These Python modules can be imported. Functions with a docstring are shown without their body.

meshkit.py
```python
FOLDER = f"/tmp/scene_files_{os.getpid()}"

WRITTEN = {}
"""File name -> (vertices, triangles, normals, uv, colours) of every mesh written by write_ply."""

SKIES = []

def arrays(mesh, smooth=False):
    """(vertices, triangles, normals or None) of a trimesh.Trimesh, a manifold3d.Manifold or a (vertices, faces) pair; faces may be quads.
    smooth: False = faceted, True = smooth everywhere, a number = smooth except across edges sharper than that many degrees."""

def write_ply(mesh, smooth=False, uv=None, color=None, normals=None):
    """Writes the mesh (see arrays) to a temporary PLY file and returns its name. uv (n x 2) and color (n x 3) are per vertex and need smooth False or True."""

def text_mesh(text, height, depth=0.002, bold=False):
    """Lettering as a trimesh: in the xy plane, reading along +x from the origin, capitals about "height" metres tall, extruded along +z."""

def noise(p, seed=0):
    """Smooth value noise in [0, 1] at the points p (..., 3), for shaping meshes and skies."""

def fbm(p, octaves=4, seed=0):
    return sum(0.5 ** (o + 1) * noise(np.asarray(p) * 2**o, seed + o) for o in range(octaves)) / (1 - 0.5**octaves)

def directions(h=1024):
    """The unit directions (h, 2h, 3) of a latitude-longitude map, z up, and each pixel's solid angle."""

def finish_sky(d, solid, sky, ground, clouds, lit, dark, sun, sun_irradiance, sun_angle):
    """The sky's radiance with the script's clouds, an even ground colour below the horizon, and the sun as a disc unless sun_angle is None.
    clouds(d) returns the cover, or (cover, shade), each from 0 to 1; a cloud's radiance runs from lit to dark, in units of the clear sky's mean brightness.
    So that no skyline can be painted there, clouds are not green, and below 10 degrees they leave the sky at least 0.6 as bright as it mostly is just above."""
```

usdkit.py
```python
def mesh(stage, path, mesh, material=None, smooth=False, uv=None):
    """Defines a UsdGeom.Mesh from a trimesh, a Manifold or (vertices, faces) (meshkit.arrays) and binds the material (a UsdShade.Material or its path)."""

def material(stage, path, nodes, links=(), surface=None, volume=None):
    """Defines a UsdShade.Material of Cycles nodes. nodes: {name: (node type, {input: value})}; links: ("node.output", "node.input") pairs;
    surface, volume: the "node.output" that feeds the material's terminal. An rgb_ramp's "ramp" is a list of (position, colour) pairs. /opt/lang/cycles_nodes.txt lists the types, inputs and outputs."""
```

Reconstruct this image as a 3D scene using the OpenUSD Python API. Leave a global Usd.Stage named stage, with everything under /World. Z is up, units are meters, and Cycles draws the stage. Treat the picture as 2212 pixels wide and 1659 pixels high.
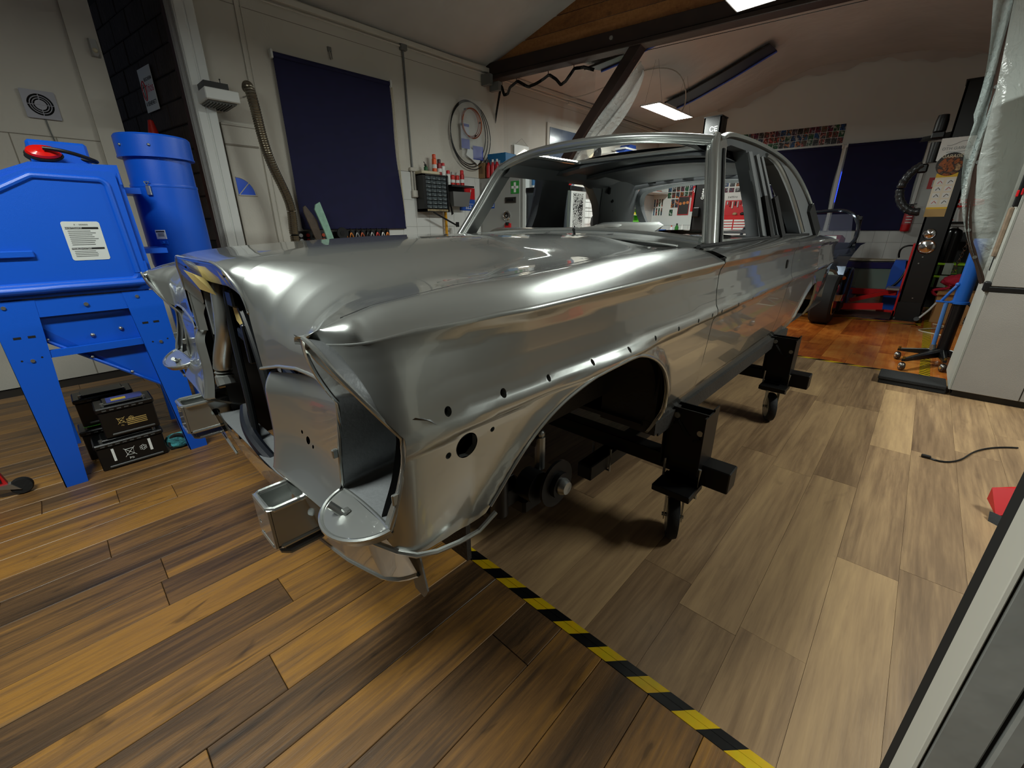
import math, random
import numpy as np, trimesh, usdkit, meshkit
from pxr import Usd, UsdGeom, UsdLux, UsdShade, Gf, Sdf, Vt
from shapely.geometry import Polygon, Point, box as sbox, LineString
from shapely import affinity
from shapely.ops import unary_union
from scipy.spatial import cKDTree

random.seed(7); rng = np.random.default_rng(7)
stage = Usd.Stage.CreateInMemory()
UsdGeom.SetStageUpAxis(stage, 'Z'); UsdGeom.SetStageMetersPerUnit(stage, 1.0)
UsdGeom.Xform.Define(stage, '/World'); UsdGeom.Scope.Define(stage, '/World/Looks')

# ---------------------------------------------------------------- camera, sky, exposure
FPX, PITCH, ROLL, YAW, CAMH = 907.0, math.radians(20.55), math.radians(-0.4), math.radians(43.3), 1.22
EXPOSURE = 0.85
cam = UsdGeom.Camera.Define(stage, '/World/camera')
cam.CreateHorizontalApertureAttr(36.0); cam.CreateFocalLengthAttr(36.0 * FPX / 2212)
cam.CreateClippingRangeAttr(Gf.Vec2f(0.05, 200)); cam.CreateExposureAttr(EXPOSURE)
_cp, _sp, _cr, _sr, _ca, _sa = math.cos(PITCH), math.sin(PITCH), math.cos(ROLL), math.sin(ROLL), math.cos(YAW), math.sin(YAW)
_Rz = np.array([[_ca, -_sa, 0], [_sa, _ca, 0], [0, 0, 1]])
_fw, _up, _rt = np.array([0, _cp, -_sp]), np.array([0, _sp, _cp]), np.array([1.0, 0, 0])
_r, _u, _f = _Rz @ (_cr * _rt + _sr * _up), _Rz @ (-_sr * _rt + _cr * _up), _Rz @ _fw
cam.AddTransformOp().Set(Gf.Matrix4d(*_r, 0, *_u, 0, *(-_f), 0, 0, 0, CAMH, 1))
dome = UsdLux.DomeLight.Define(stage, '/World/sky'); dome.CreateIntensityAttr(0.02); dome.CreateColorAttr(Gf.Vec3f(.5, .6, .8))
LED_STRENGTH = 46.0          # the ceiling's LED panels; they are the only lamps of the place

# ---------------------------------------------------------------- helpers
def lin(h):
    if not isinstance(h, str): return tuple(h)
    c = [int(h[i:i + 2], 16) / 255 for i in (1, 3, 5)]
    return tuple(x / 12.92 if x <= .04045 else ((x + .055) / 1.055) ** 2.4 for x in c)
class T:
    def __init__(s, path, loc): s.path, s.loc, s.n = path, np.asarray(loc, float), {}
    @property
    def prim(s): return stage.GetPrimAtPath(s.path)
ROOT = T('/World', (0, 0, 0)); ROOT.n = {}
def newpath(parent, name):
    k = parent.n.get(name, 0); parent.n[name] = k + 1
    return f'{parent.path}/{name}' + (f'_{k:03d}' if k else '')
def tag(t, label=None, cat=None, group=None, kind=None):
    for k, v in (('label', label), ('category', cat), ('group', group), ('kind', kind)):
        if v: t.prim.SetCustomDataByKey(k, v)
    return t
def thing(name, label, cat, loc=(0, 0, 0), group=None, kind=None):
    p = newpath(ROOT, name); x = UsdGeom.Xform.Define(stage, p); x.AddTranslateOp().Set(Gf.Vec3d(*map(float, loc)))
    return tag(T(p, loc), label, cat, group, kind)
def struct(name, label=None): return thing(name, label, None, kind='structure')
def part(parent, name, mesh, m, label=None, smooth=30, kind=None):
    """One mesh of the scene, given in world coordinates, as a child of parent."""
    p = newpath(parent, name)
    if len(mesh) == 3:
        v, f, n = mesh
        g = UsdGeom.Mesh.Define(stage, p)
        g.CreatePointsAttr(Vt.Vec3fArray.FromNumpy((v - parent.loc).astype(np.float32)))
        g.CreateFaceVertexCountsAttr(Vt.IntArray.FromNumpy(np.full(len(f), 3, np.int32)))
        g.CreateFaceVertexIndicesAttr(Vt.IntArray.FromNumpy(f.astype(np.int32).ravel()))
        g.CreateSubdivisionSchemeAttr('none')
        g.CreateNormalsAttr(Vt.Vec3fArray.FromNumpy(n.astype(np.float32))); g.SetNormalsInterpolation('vertex')
        UsdShade.MaterialBindingAPI.Apply(g.GetPrim()).Bind(m)
    else:
        usdkit.mesh(stage, p, (np.asarray(mesh[0], float) - parent.loc, mesh[1]), m, smooth=smooth)
    return tag(T(p, parent.loc), label, None, None, kind)
def single(name, label, cat, mesh, m, group=None, smooth=30, kind=None):
    """A thing that is one mesh."""
    v = np.asarray(mesh[0]); loc = np.array([v[:, 0].mean(), v[:, 1].mean(), v[:, 2].min()])
    p = newpath(ROOT, name)
    g = usdkit.mesh(stage, p, (v - loc, mesh[1]), m, smooth=smooth); g.AddTranslateOp().Set(Gf.Vec3d(*map(float, loc)))
    return tag(T(p, loc), label, cat, group, kind)
def dup(src, loc, rz=0, label=None, group=None, scale=None):
    name = src.path.rsplit('/', 1)[1]; name = name[:-4] if name[-4:-3] == '_' and name[-3:].isdigit() else name
    p = newpath(ROOT, name); was = src.prim.GetCustomData()
    x = UsdGeom.Xform.Define(stage, p); pr = x.GetPrim(); pr.GetReferences().AddInternalReference(src.path)
    x.ClearXformOpOrder(); x.AddTransformOp(opSuffix='place').Set(Gf.Matrix4d().SetScale(Gf.Vec3d(*(scale or (1, 1, 1)))) * Gf.Matrix4d().SetRotate(Gf.Rotation(Gf.Vec3d(0, 0, 1), rz)) * Gf.Matrix4d().SetTranslate(Gf.Vec3d(*map(float, loc))))
    pr.SetInstanceable(True)
    return tag(T(p, loc), label or was.get('label'), was.get('category'), group or was.get('group'))
def cat(*ms):
    vs, fs, k = [], [], 0
    for m in ms:
        v, f = np.asarray(m[0], float), np.asarray(m[1], int)
        vs.append(v); fs.append(f + k); k += len(v)
    return np.vstack(vs), np.vstack(fs)
def hull(p):
    p = np.asarray(p, float)
    if len(p) < 4 or np.linalg.matrix_rank(p - p[0], tol=1e-5) < 3: p = np.vstack([p, p + (.001, .002, .0015)])
    h = trimesh.convex.convex_hull(p); return np.array(h.vertices), np.array(h.faces)
_BX = np.array([[x, y, z] for x in (-.5, .5) for y in (-.5, .5) for z in (-.5, .5)])
_BF = np.array([[0, 1, 3], [0, 3, 2], [4, 6, 7], [4, 7, 5], [0, 4, 5], [0, 5, 1], [2, 3, 7], [2, 7, 6], [0, 2, 6], [0, 6, 4], [1, 5, 7], [1, 7, 3]])
def rotm(rx=0, ry=0, rz=0):
    return trimesh.transformations.euler_matrix(math.radians(rx), math.radians(ry), math.radians(rz), 'sxyz')[:3, :3]
def box(c, s, bev=0, R=None):
    s = np.asarray(s, float)
    if bev:
        bev = min(bev, s.min() * .45); pts = []
        for k in range(3):
            q = _BX * s; 
            for j in range(3):
                if j != k: q[:, j] -= np.sign(q[:, j]) * bev
            pts.append(q)
        v, f = hull(np.vstack(pts))
    else: v, f = _BX * s, _BF
    if R is not None: v = v @ np.asarray(R).T
    return v + np.asarray(c, float), f
def bb(x0, x1, y0, y1, z0, z1, bev=0): return box(((x0 + x1) / 2, (y0 + y1) / 2, (z0 + z1) / 2), (abs(x1 - x0), abs(y1 - y0), abs(z1 - z0)), bev)
def basis(d):
    d = np.asarray(d, float); d = d / np.linalg.norm(d); a = np.cross(d, [0, 0, 1.0] if abs(d[2]) < .9 else [1.0, 0, 0]); a /= np.linalg.norm(a)
    return a, np.cross(d, a), d
def lathe(prof, o=(0, 0, 0), axis=(0, 0, 1), n=24, cap=True):
    """prof: (radius, height) pairs along axis from o."""
    a, b, d = basis(axis); prof = np.asarray(prof, float); t = np.arange(n) * 2 * np.pi / n
    ring = np.cos(t)[:, None] * a + np.sin(t)[:, None] * b
    v = (np.asarray(o, float) + prof[:, 1][:, None, None] * d + prof[:, 0][:, None, None] * ring).reshape(-1, 3)
    f = []
    for i in range(len(prof) - 1):
        k = np.arange(n); k2 = (k + 1) % n
        A, B, C, D = i * n + k, i * n + k2, (i + 1) * n + k2, (i + 1) * n + k
        f += [np.stack([A, B, C], 1), np.stack([A, C, D], 1)]
    f = np.vstack(f)
    if cap:
        for i, rev in ((0, 1), (len(prof) - 1, 0)):
            if prof[i, 0] > 1e-6:
                c = len(v); v = np.vstack([v, np.asarray(o, float) + prof[i, 1] * d]); k = np.arange(n) + i * n; k2 = (np.arange(n) + 1) % n + i * n
                f = np.vstack([f, np.stack([np.full(n, c), k2, k] if rev else [np.full(n, c), k, k2], 1)])
    return v, f
def cyl(p0, p1, r, n=16, r2=None):
    p0, p1 = np.asarray(p0, float), np.asarray(p1, float); L = np.linalg.norm(p1 - p0)
    return lathe([(r, 0), (r if r2 is None else r2, L)], p0, p1 - p0, n)
def ball(c, r, k=2, s=(1, 1, 1)):
    m = trimesh.creation.icosphere(k, 1.0); return np.array(m.vertices) * r * np.asarray(s) + np.asarray(c, float), np.array(m.faces)
def spline(p, n=40):
    from scipy.interpolate import CubicSpline
    p = np.asarray(p, float); d = np.r_[0, np.cumsum(np.linalg.norm(np.diff(p, axis=0), axis=1))]
    return CubicSpline(d, p)(np.linspace(0, d[-1], n))
def sweep(path, sect, closed=False, up=(0, 0, 1), scale=None):
    """Sweep a closed 2D section (k,2: side, up) along a path."""
    p = np.asarray(path, float); n = len(p); sect = np.asarray(sect, float); k = len(sect)
    t = np.roll(p, -1, 0) - np.roll(p, 1, 0) if closed else np.gradient(p, axis=0)
    t /= np.linalg.norm(t, axis=1, keepdims=True) + 1e-12
    up = np.asarray(up, float); up = np.broadcast_to(up, p.shape)
    s = np.cross(t, up); bad = np.linalg.norm(s, axis=1) < 1e-3
    if bad.any(): s[bad] = np.cross(t[bad], [1.0, .2, 0])
    s /= np.linalg.norm(s, axis=1, keepdims=True); u = np.cross(s, t)
    sc = np.ones(n) if scale is None else np.asarray(scale, float)
    v = (p[:, None] + sc[:, None, None] * (sect[None, :, :1] * s[:, None] + sect[None, :, 1:] * u[:, None])).reshape(-1, 3)
    m = n if closed else n - 1
    i, j = np.meshgrid(np.arange(m), np.arange(k), indexing='ij'); i2, j2 = (i + 1) % n, (j + 1) % k
    A, B, C, D = i * k + j, i2 * k + j, i2 * k + j2, i * k + j2
    f = np.vstack([np.stack([A, B, C], -1).reshape(-1, 3), np.stack([A, C, D], -1).reshape(-1, 3)])
    if not closed:
        for e, rev in ((0, 0), (n - 1, 1)):
            c = len(v); v = np.vstack([v, p[e]]); q = np.arange(k) + e * k; q2 = (np.arange(k) + 1) % k + e * k
            f = np.vstack([f, np.stack([np.full(k, c), q2, q] if rev else [np.full(k, c), q, q2], 1)])
    return v, f
def circ(r, n=8): t = np.arange(n) * 2 * np.pi / n; return np.stack([r * np.cos(t), r * np.sin(t)], 1)
def rect(w, h): return np.array([(-w / 2, -h / 2), (w / 2, -h / 2), (w / 2, h / 2), (-w / 2, h / 2)])
def tube(path, r, n=8, closed=False): return sweep(path, circ(1, n), closed, scale=np.broadcast_to(r, (len(path),)))
class Fr:
    """A flat frame: origin, u across, v up, w out of the surface."""
    def __init__(s, o, u, v, w): s.o, s.u, s.v, s.w = (np.asarray(q, float) for q in (o, u, v, w))
    def p(s, u, v, w=0): return s.o + u * s.u + v * s.v + w * s.w
    def m(s, mesh): return s.o + np.asarray(mesh[0]) @ np.stack([s.u, s.v, s.w]), mesh[1]
    def box(s, u0, u1, v0, v1, w0, w1, bev=0): return s.m(bb(u0, u1, v0, v1, w0, w1, bev))
    def ext(s, pts, w0, w1): return s.m(extrude(pts, w0, w1))
    def disc(s, u, v, r, w0, w1, n=24): return cyl(s.p(u, v, w0), s.p(u, v, w1), r, n)
    def text(s, t, u, v, h, w=0, d=.0015, bold=False, center=True):
        m = meshkit.text_mesh(t, h, d, bold); q = np.array(m.vertices)
        if center: q[:, 0] -= (q[:, 0].min() + q[:, 0].max()) / 2
        return s.m((q + [u, v, w], np.array(m.faces)))
def extrude(pts, w0, w1):
    g = pts if hasattr(pts, 'geom_type') else Polygon(pts)
    ms = [trimesh.creation.extrude_polygon(q, w1 - w0, engine='earcut') for q in getattr(g, 'geoms', [g]) if q.geom_type == 'Polygon' and q.area > 1e-6]
    return cat(*[(np.array(m.vertices) + [0, 0, w0], np.array(m.faces)) for m in ms])
def gridmesh(P, flip=False):
    """(v, f, n) of a grid of points P[i, j] with smooth normals."""
    P = np.asarray(P, float); a, b = P.shape[:2]
    n = np.cross(np.gradient(P, axis=0), np.gradient(P, axis=1)); L = np.linalg.norm(n, axis=2, keepdims=True); n = n / np.maximum(L, 1e-12)
    i, j = np.meshgrid(np.arange(a - 1), np.arange(b - 1), indexing='ij')
    A, B, C, D = i * b + j, (i + 1) * b + j, (i + 1) * b + j + 1, i * b + j + 1
    f = np.vstack([np.stack([A, B, C], -1).reshape(-1, 3), np.stack([A, C, D], -1).reshape(-1, 3)])
    if flip: f, n = f[:, ::-1], -n
    return P.reshape(-1, 3), f, n.reshape(-1, 3)
def patch(fn, poly, du, dv, out=None):
    """Triangles of the surface fn(u, v) -> xyz over a polygon of the (u, v) plane, with smooth normals."""
    from shapely.prepared import prep
    u0, v0, u1, v1 = poly.bounds; pp = prep(poly); V, F = [], []; idx = {}
    def vid(u, v):
        k = (round(u, 6), round(v, 6))
        if k not in idx: idx[k] = len(V); V.append(k)
        return idx[k]
    us, vs = np.linspace(u0, u1, max(2, int((u1 - u0) / du) + 1)), np.linspace(v0, v1, max(2, int((v1 - v0) / dv) + 1))
    for a in range(len(us) - 1):
        for b in range(len(vs) - 1):
            c = sbox(us[a], vs[b], us[a + 1], vs[b + 1])
            if pp.contains(c):
                q = [vid(us[a], vs[b]), vid(us[a + 1], vs[b]), vid(us[a + 1], vs[b + 1]), vid(us[a], vs[b + 1])]
                F += [(q[0], q[1], q[2]), (q[0], q[2], q[3])]
            elif pp.intersects(c):
                g = poly.intersection(c)
                for h in getattr(g, 'geoms', [g]):
                    if h.geom_type != 'Polygon' or h.area < 1e-9: continue
                    tv, tf = trimesh.creation.triangulate_polygon(h, engine='earcut')
                    k = [vid(*x) for x in tv]
                    for t in tf:
                        e1, e2 = tv[t[1]] - tv[t[0]], tv[t[2]] - tv[t[0]]
                        s = e1[0] * e2[1] - e1[1] * e2[0]
                        if abs(s) > 1e-12: F.append((k[t[0]], k[t[1]], k[t[2]]) if s > 0 else (k[t[0]], k[t[2]], k[t[1]]))
    UV = np.array(V); h = 1e-3
    P = fn(UV[:, 0], UV[:, 1])
    n = np.cross(fn(UV[:, 0] + h, UV[:, 1]) - fn(UV[:, 0] - h, UV[:, 1]), fn(UV[:, 0], UV[:, 1] + h) - fn(UV[:, 0], UV[:, 1] - h))
    n /= np.maximum(np.linalg.norm(n, axis=1, keepdims=True), 1e-12); F = np.array(F)
    if out is not None and (n @ np.asarray(out, float)).mean() < 0: n, F = -n, F[:, ::-1]
    return P, F, n
def skirt(fn, poly, d):
    """The folded rim of a sheet: a strip along every edge of the polygon, going in by the vector d."""
    ms = []
    for ring in [poly.exterior, *poly.interiors]:
        L = ring.length; k = max(8, int(L / .02)); q = np.array([ring.interpolate(t).coords[0] for t in np.linspace(0, L, k)])
        P = fn(q[:, 0], q[:, 1]); ms.append(gridmesh(np.stack([P, P + np.asarray(d)], 1))[:2])
    return cat(*ms)
def mirror(mesh, x0):
    v = np.array(mesh[0], float); v[:, 0] = 2 * x0 - v[:, 0]; f = np.asarray(mesh[1])[:, ::-1]
    if len(mesh) == 3: n = np.array(mesh[2], float); n[:, 0] *= -1; return v, f, n
    return v, f

# ---------------------------------------------------------------- materials
MATS = {}
def mat(name, color, rough=.5, metal=0., bump=None, var=None, **kw):
    """Principled; bump=(scale, distance) noise relief; var=(scale, amount) mottled colour."""
    if name in MATS: return MATS[name]
    c = lin(color); nodes = {'p': ('principled_bsdf', dict(base_color=c, roughness=rough, metallic=metal, **kw))}; links = []
    if bump or var: nodes['tc'] = ('texture_coordinate', {})
    if var:
        nodes['n'] = ('noise_texture', {'scale': var[0], 'detail': 4.0}); links.append(('tc.object', 'n.vector'))
        nodes['r'] = ('rgb_ramp', {'ramp': [(.3, tuple(x * (1 - var[1]) for x in c)), (.7, tuple(min(1, x * (1 + var[1])) for x in c))]})
        links += [('n.fac', 'r.fac'), ('r.color', 'p.base_color')]
    if bump:
        nodes['bn'] = ('noise_texture', {'scale': bump[0], 'detail': 3.0}); nodes['b'] = ('bump', {'distance': bump[1], 'strength': 1.0})
        links += [('tc.object', 'bn.vector'), ('bn.fac', 'b.height'), ('b.normal', 'p.normal')]
    MATS[name] = usdkit.material(stage, '/World/Looks/' + name, nodes, links, surface='p.BSDF'); return MATS[name]
def emit(name, color, s):
    if name not in MATS: MATS[name] = usdkit.material(stage, '/World/Looks/' + name, {'e': ('emission', {'color': lin(color), 'strength': float(s)})}, surface='e.emission')
    return MATS[name]
def film(name, color, clear=.75, rough=.15, bump=None):
    """Thin clear plastic: mostly transparent, with a milky and a glossy share."""
    if name in MATS: return MATS[name]
    nodes = {'t': ('transparent_bsdf', {'color': (.96, .97, .97)}), 'd': ('principled_bsdf', {'base_color': lin(color), 'roughness': rough, 'specular_ior_level': .7}), 'm': ('mix_closure', {'fac': 1 - clear})}
    links = [('t.BSDF', 'm.closure1'), ('d.BSDF', 'm.closure2')]
    if bump:
        nodes |= {'tc': ('texture_coordinate', {}), 'n': ('noise_texture', {'scale': bump[0], 'detail': 4.0, 'distortion': .6}), 'b': ('bump', {'distance': bump[1]})}
        links += [('tc.object', 'n.vector'), ('n.fac', 'b.height'), ('b.normal', 'd.normal')]
    MATS[name] = usdkit.material(stage, '/World/Looks/' + name, nodes, links, surface='m.closure'); return MATS[name]
def wood(name, stops, knots, stretch=(9, 1.1, 9), fine=60., rough=.45, bumpd=.0006, streak=.5):
    """Printed wood planks: the grain runs along y and every plank has its own cut of it."""
    nodes = {'tc': ('texture_coordinate', {}), 'oi': ('object_info', {}), 'mul': ('vector_math', {'math_type': 'scale', 'vector1': (31.7, 17.3, 23.1)}),
             'add': ('vector_math', {'math_type': 'add'}), 'mp': ('mapping', {'scale': stretch}), 'mp2': ('mapping', {'scale': (fine, fine * .05, fine)}), 'mp3': ('mapping', {'scale': (fine * .22, fine * .055, fine * .22)}),
             'n1': ('noise_texture', {'scale': 1.0, 'detail': 6.0, 'roughness': .62, 'distortion': .5}), 'n2': ('noise_texture', {'scale': 1.0, 'detail': 4.0, 'roughness': .6}),
             'n3': ('noise_texture', {'scale': 1.0, 'detail': 3.0, 'distortion': 1.2}),
             'mx': ('mix_float', {'fac': .35}), 'tone': ('math', {'math_type': 'multiply_add', 'value2': .22, 'value3': -.11}), 'sum': ('math', {'math_type': 'add'}),
             'r': ('rgb_ramp', {'ramp': [(p, lin(c)) for p, c in stops]}), 'kr': ('rgb_ramp', {'ramp': [(.0, (0, 0, 0)), (.64, (0, 0, 0)), (.74, (1, 1, 1)), (1, (1, 1, 1))]}),
             'km': ('math', {'math_type': 'multiply', 'value2': streak}), 'k': ('mix_color', {'blend_type': 'mix', 'b': lin(knots)}),
             'b': ('bump', {'distance': bumpd, 'strength': 1.0}), 'p': ('principled_bsdf', {'roughness': rough})}
    links = [('oi.random', 'mul.scale'), ('tc.object', 'add.vector1'), ('mul.vector', 'add.vector2'), ('add.vector', 'mp.vector'), ('add.vector', 'mp2.vector'), ('add.vector', 'mp3.vector'),
             ('mp.vector', 'n1.vector'), ('mp2.vector', 'n2.vector'), ('mp3.vector', 'n3.vector'), ('n1.fac', 'mx.a'), ('n2.fac', 'mx.b'), ('oi.random', 'tone.value1'), ('mx.result', 'sum.value1'), ('tone.value', 'sum.value2'),
             ('sum.value', 'r.fac'), ('n3.fac', 'kr.fac'), ('kr.color', 'km.value1'), ('km.value', 'k.fac'), ('r.color', 'k.a'), ('k.result', 'p.base_color'), ('n2.fac', 'b.height'), ('b.normal', 'p.normal')]
    MATS[name] = usdkit.material(stage, '/World/Looks/' + name, nodes, links, surface='p.BSDF'); return MATS[name]
# ---------------------------------------------------------------- the room
WLX = -4.7                                                    # the long wall with the blind
LW = Fr((WLX, 0, 0), (0, 1, 0), (0, 0, 1), (1, 0, 0))
EX, NX = np.array([.988, .153, 0]), np.array([.153, -.988, 0]); EX /= np.linalg.norm(EX); NX /= np.linalg.norm(NX)
FW = Fr((WLX, 9.63, 0), EX, (0, 0, 1), NX)                    # the gable wall with the two blinds
M_wall = mat('wall_paint', '#c9c4b9', .7, bump=(60, .0008), var=(1.2, .05))
M_wall2 = mat('wall_paint_cool', '#ced2cf', .6, bump=(50, .0006), var=(1.0, .04))
M_tile = mat('white_tile', '#d4d5d2', .22, var=(3, .03)); M_grout = mat('tile_grout', '#8c8c88', .8)
M_white = mat('white_paint', '#dcdedb', .4); M_black = mat('black_paint', '#0b0b0c', .4); M_rubber = mat('black_rubber', '#0d0d0d', .75, bump=(90, .001))
M_grey = mat('grey_plastic', '#6f716f', .5); M_chrome = mat('chrome', '#d8d8d8', .12, 1.0); M_zinc = mat('zinc', '#a9aba8', .35, .9)
M_red = mat('red_paint', '#c4161c', .35); M_dark = mat('dark_steel', '#1c1b1b', .45, .6); M_blue = mat('machine_blue', '#0a55c8', .38, bump=(300, .0004))
M_paper = mat('white_paper', '#dfe1de', .7); M_ink = mat('black_ink', '#111111', .6); M_card = mat('cardboard', '#a57b4b', .8); M_orange = mat('orange_plastic', '#e0481c', .45)
M_green = mat('green_paint', '#2f8f3a', .5); M_bluep = mat('blue_plastic', '#1f4fa8', .45); M_cream = mat('cream_plastic', '#c9bfa2', .5)
W_dark = wood('dark_planks', [(.24, '#2c2117'), (.4, '#553e27'), (.52, '#78562f'), (.64, '#966a2c'), (.78, '#6b5640')], '#191310', (11, 1.0, 11), 70, .42, .0012, .55)
W_oak = wood('light_planks', [(.25, '#5d4732'), (.42, '#80664a'), (.55, '#9c7f5c'), (.72, '#b3946a'), (.85, '#8b7053')], '#3c2a1c', (7, .8, 7), 60, .4, .0004, .25)
W_red = wood('orange_planks', [(.25, '#7c3a14'), (.42, '#a8551c'), (.56, '#c4722c'), (.75, '#d08d42'), (.9, '#98491a')], '#3a160a', (5, 3, 5), 36, .25, .0002, .35)

fl = struct('floor', 'wood-look plank floor of three kinds, dark brown, light oak and orange')
part(fl, 'screed', bb(-7.5, 3.6, -4.2, 11.5, -.2, -.009), mat('screed', '#21170f', .9))
def planks(x0, x1, y0, y1, w, L, m, gap, bev):
    n = 0; x = x0
    while x < x1 - .01:
        y = y0 - rng.uniform(0, L); xe = min(x + w, x1)
        while y < y1 - .01:
            a, b = max(y, y0), min(y + L, y1)
            if b - a > .02:
                part(fl, 'plank', bb(x + gap, xe - gap, a + gap, b - gap, -.009, rng.uniform(-.0004, .0004), bev), m, smooth=False); n += 1
            y += L
        x += w
planks(-4.92, .48, -1.75, .832, .15, 1.21, W_dark, .0008, .0015)
planks(-4.7, 2.2, .832, 4.86, .182, 1.22, W_oak, .0004, 0)
planks(-4.7, 2.2, 4.86, 10.7, .2, 1.22, W_red, .0004, 0)

wl = struct('wall_left', 'long white wall with a blue roller blind and a tiled dado')
part(wl, 'plaster', bb(WLX - .2, WLX, 1.27, 10.2, 0, 3.25), M_wall)
part(wl, 'grout', LW.box(2.86, 9.62, .6, 1.845, 0, .004), M_grout)
y = 2.87
while y < 9.55:
    for r in range(3): part(wl, 'tile', LW.box(y + .0015, y + .1985, .9255 + r * .305, 1.2275 + r * .305, .002, .0085), M_tile, smooth=False)
    y += .2
part(wl, 'eave_rail', cat(LW.box(1.3, 9.6, 3.085, 3.135, 0, .05, .004), LW.m(tube([(1.3, 3.06, .02), (3.2, 3.065, .022), (6.4, 3.06, .02), (9.6, 3.065, .02)], .009))), M_wall)
part(wl, 'panel_joint', cat(LW.box(1.3, 9.6, 2.972, 2.977, 0, .0015), LW.box(3.27, 3.274, 1.85, 2.97, 0, .0015)), mat('joint_shadow', '#8f887c', .9))
wf = struct('wall_far', 'white gable wall at the end of the workshop with two blue roller blinds')
part(wf, 'plaster', FW.m((lambda e: (e[0], e[1]))(extrude([(0, 0), (7.4, 0), (7.4, 3.3), (4.1, 4.4), (2.4, 4.4), (0, 3.3)], -.2, 0))), M_wall2)
part(wf, 'grout', FW.box(.02, 5.2, 0, 1.225, 0, .004), M_grout)
for i in range(26):
    for r in range(4):
        part(wf, 'tile', FW.box(.02 + i * .2 + .002, .22 + i * .2 - .002, r * .305 + .002, (r + 1) * .305 - .002, .002, .0085), M_tile, smooth=False)
def blind(parent_fr, u0, u1, z0, z1, label, sag=0.):
    t = thing('roller_blind', label, 'blind', parent_fr.p((u0 + u1) / 2, z0, .03))
    m = mat('blind_fabric', '#12123c', .85, bump=(400, .0006), var=(9, .12))
    U, V = np.linspace(0, 1, 14), np.linspace(0, 1, 20)
    P = np.array([[parent_fr.p(u0 + (u1 - u0) * a + sag * (1 - b) ** 2 * a + .01 * math.sin(9 * b) * a, z0 + (z1 - z0) * b, .035 + .004 * math.sin(7 * a + 4 * b)) for b in V] for a in U])
    g = gridmesh(P); part(t, 'fabric', cat(g[:2], (g[0] - parent_fr.w * .003, g[1][:, ::-1])), m, smooth=True)
    part(t, 'roller', cyl(parent_fr.p(u0, z1, .03), parent_fr.p(u1, z1, .03), .022, 16), m)
    part(t, 'bottom_bar', cyl(parent_fr.p(u0 + .01, z0, .035), parent_fr.p(u1 + sag, z0, .035), .011, 10), m)
    for u in (u0 - .012, u1 + .012): part(t, 'bracket', parent_fr.box(u - .01, u + .01, z1 - .035, z1 + .035, 0, .055, .004), M_white)
    c = parent_fr; part(t, 'pull_chain', cat(tube([c.p(u1 + .022, z1, .03), c.p(u1 + .03, (z0 + z1) / 2, .022), c.p(u1 + .06, z0 + .15, .02)], .004, 5), tube([c.p(u1 + .036, z1, .03), c.p(u1 + .05, (z0 + z1) / 2, .022), c.p(u1 + .064, z0 + .15, .02)], .004, 5)), M_cream)
    return t
blind(LW, 1.86, 3.04, 1.215, 2.68, 'dark navy roller blind pulled down on the long wall beside the silver hose', .05)
blind(FW, 2.02, 3.24, 1.125, 2.50, 'dark navy roller blind on the gable wall below the photo strip')
blind(FW, 3.33, 4.36, 1.125, 2.51, 'dark navy roller blind on the gable wall beside the fire extinguisher')
tw = struct('trim_1', 'white and blue lit strip of window frame between the two blinds')
part(tw, 'frame', FW.box(3.255, 3.31, 1.1, 2.52, 0, .03, .003), M_white)
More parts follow.
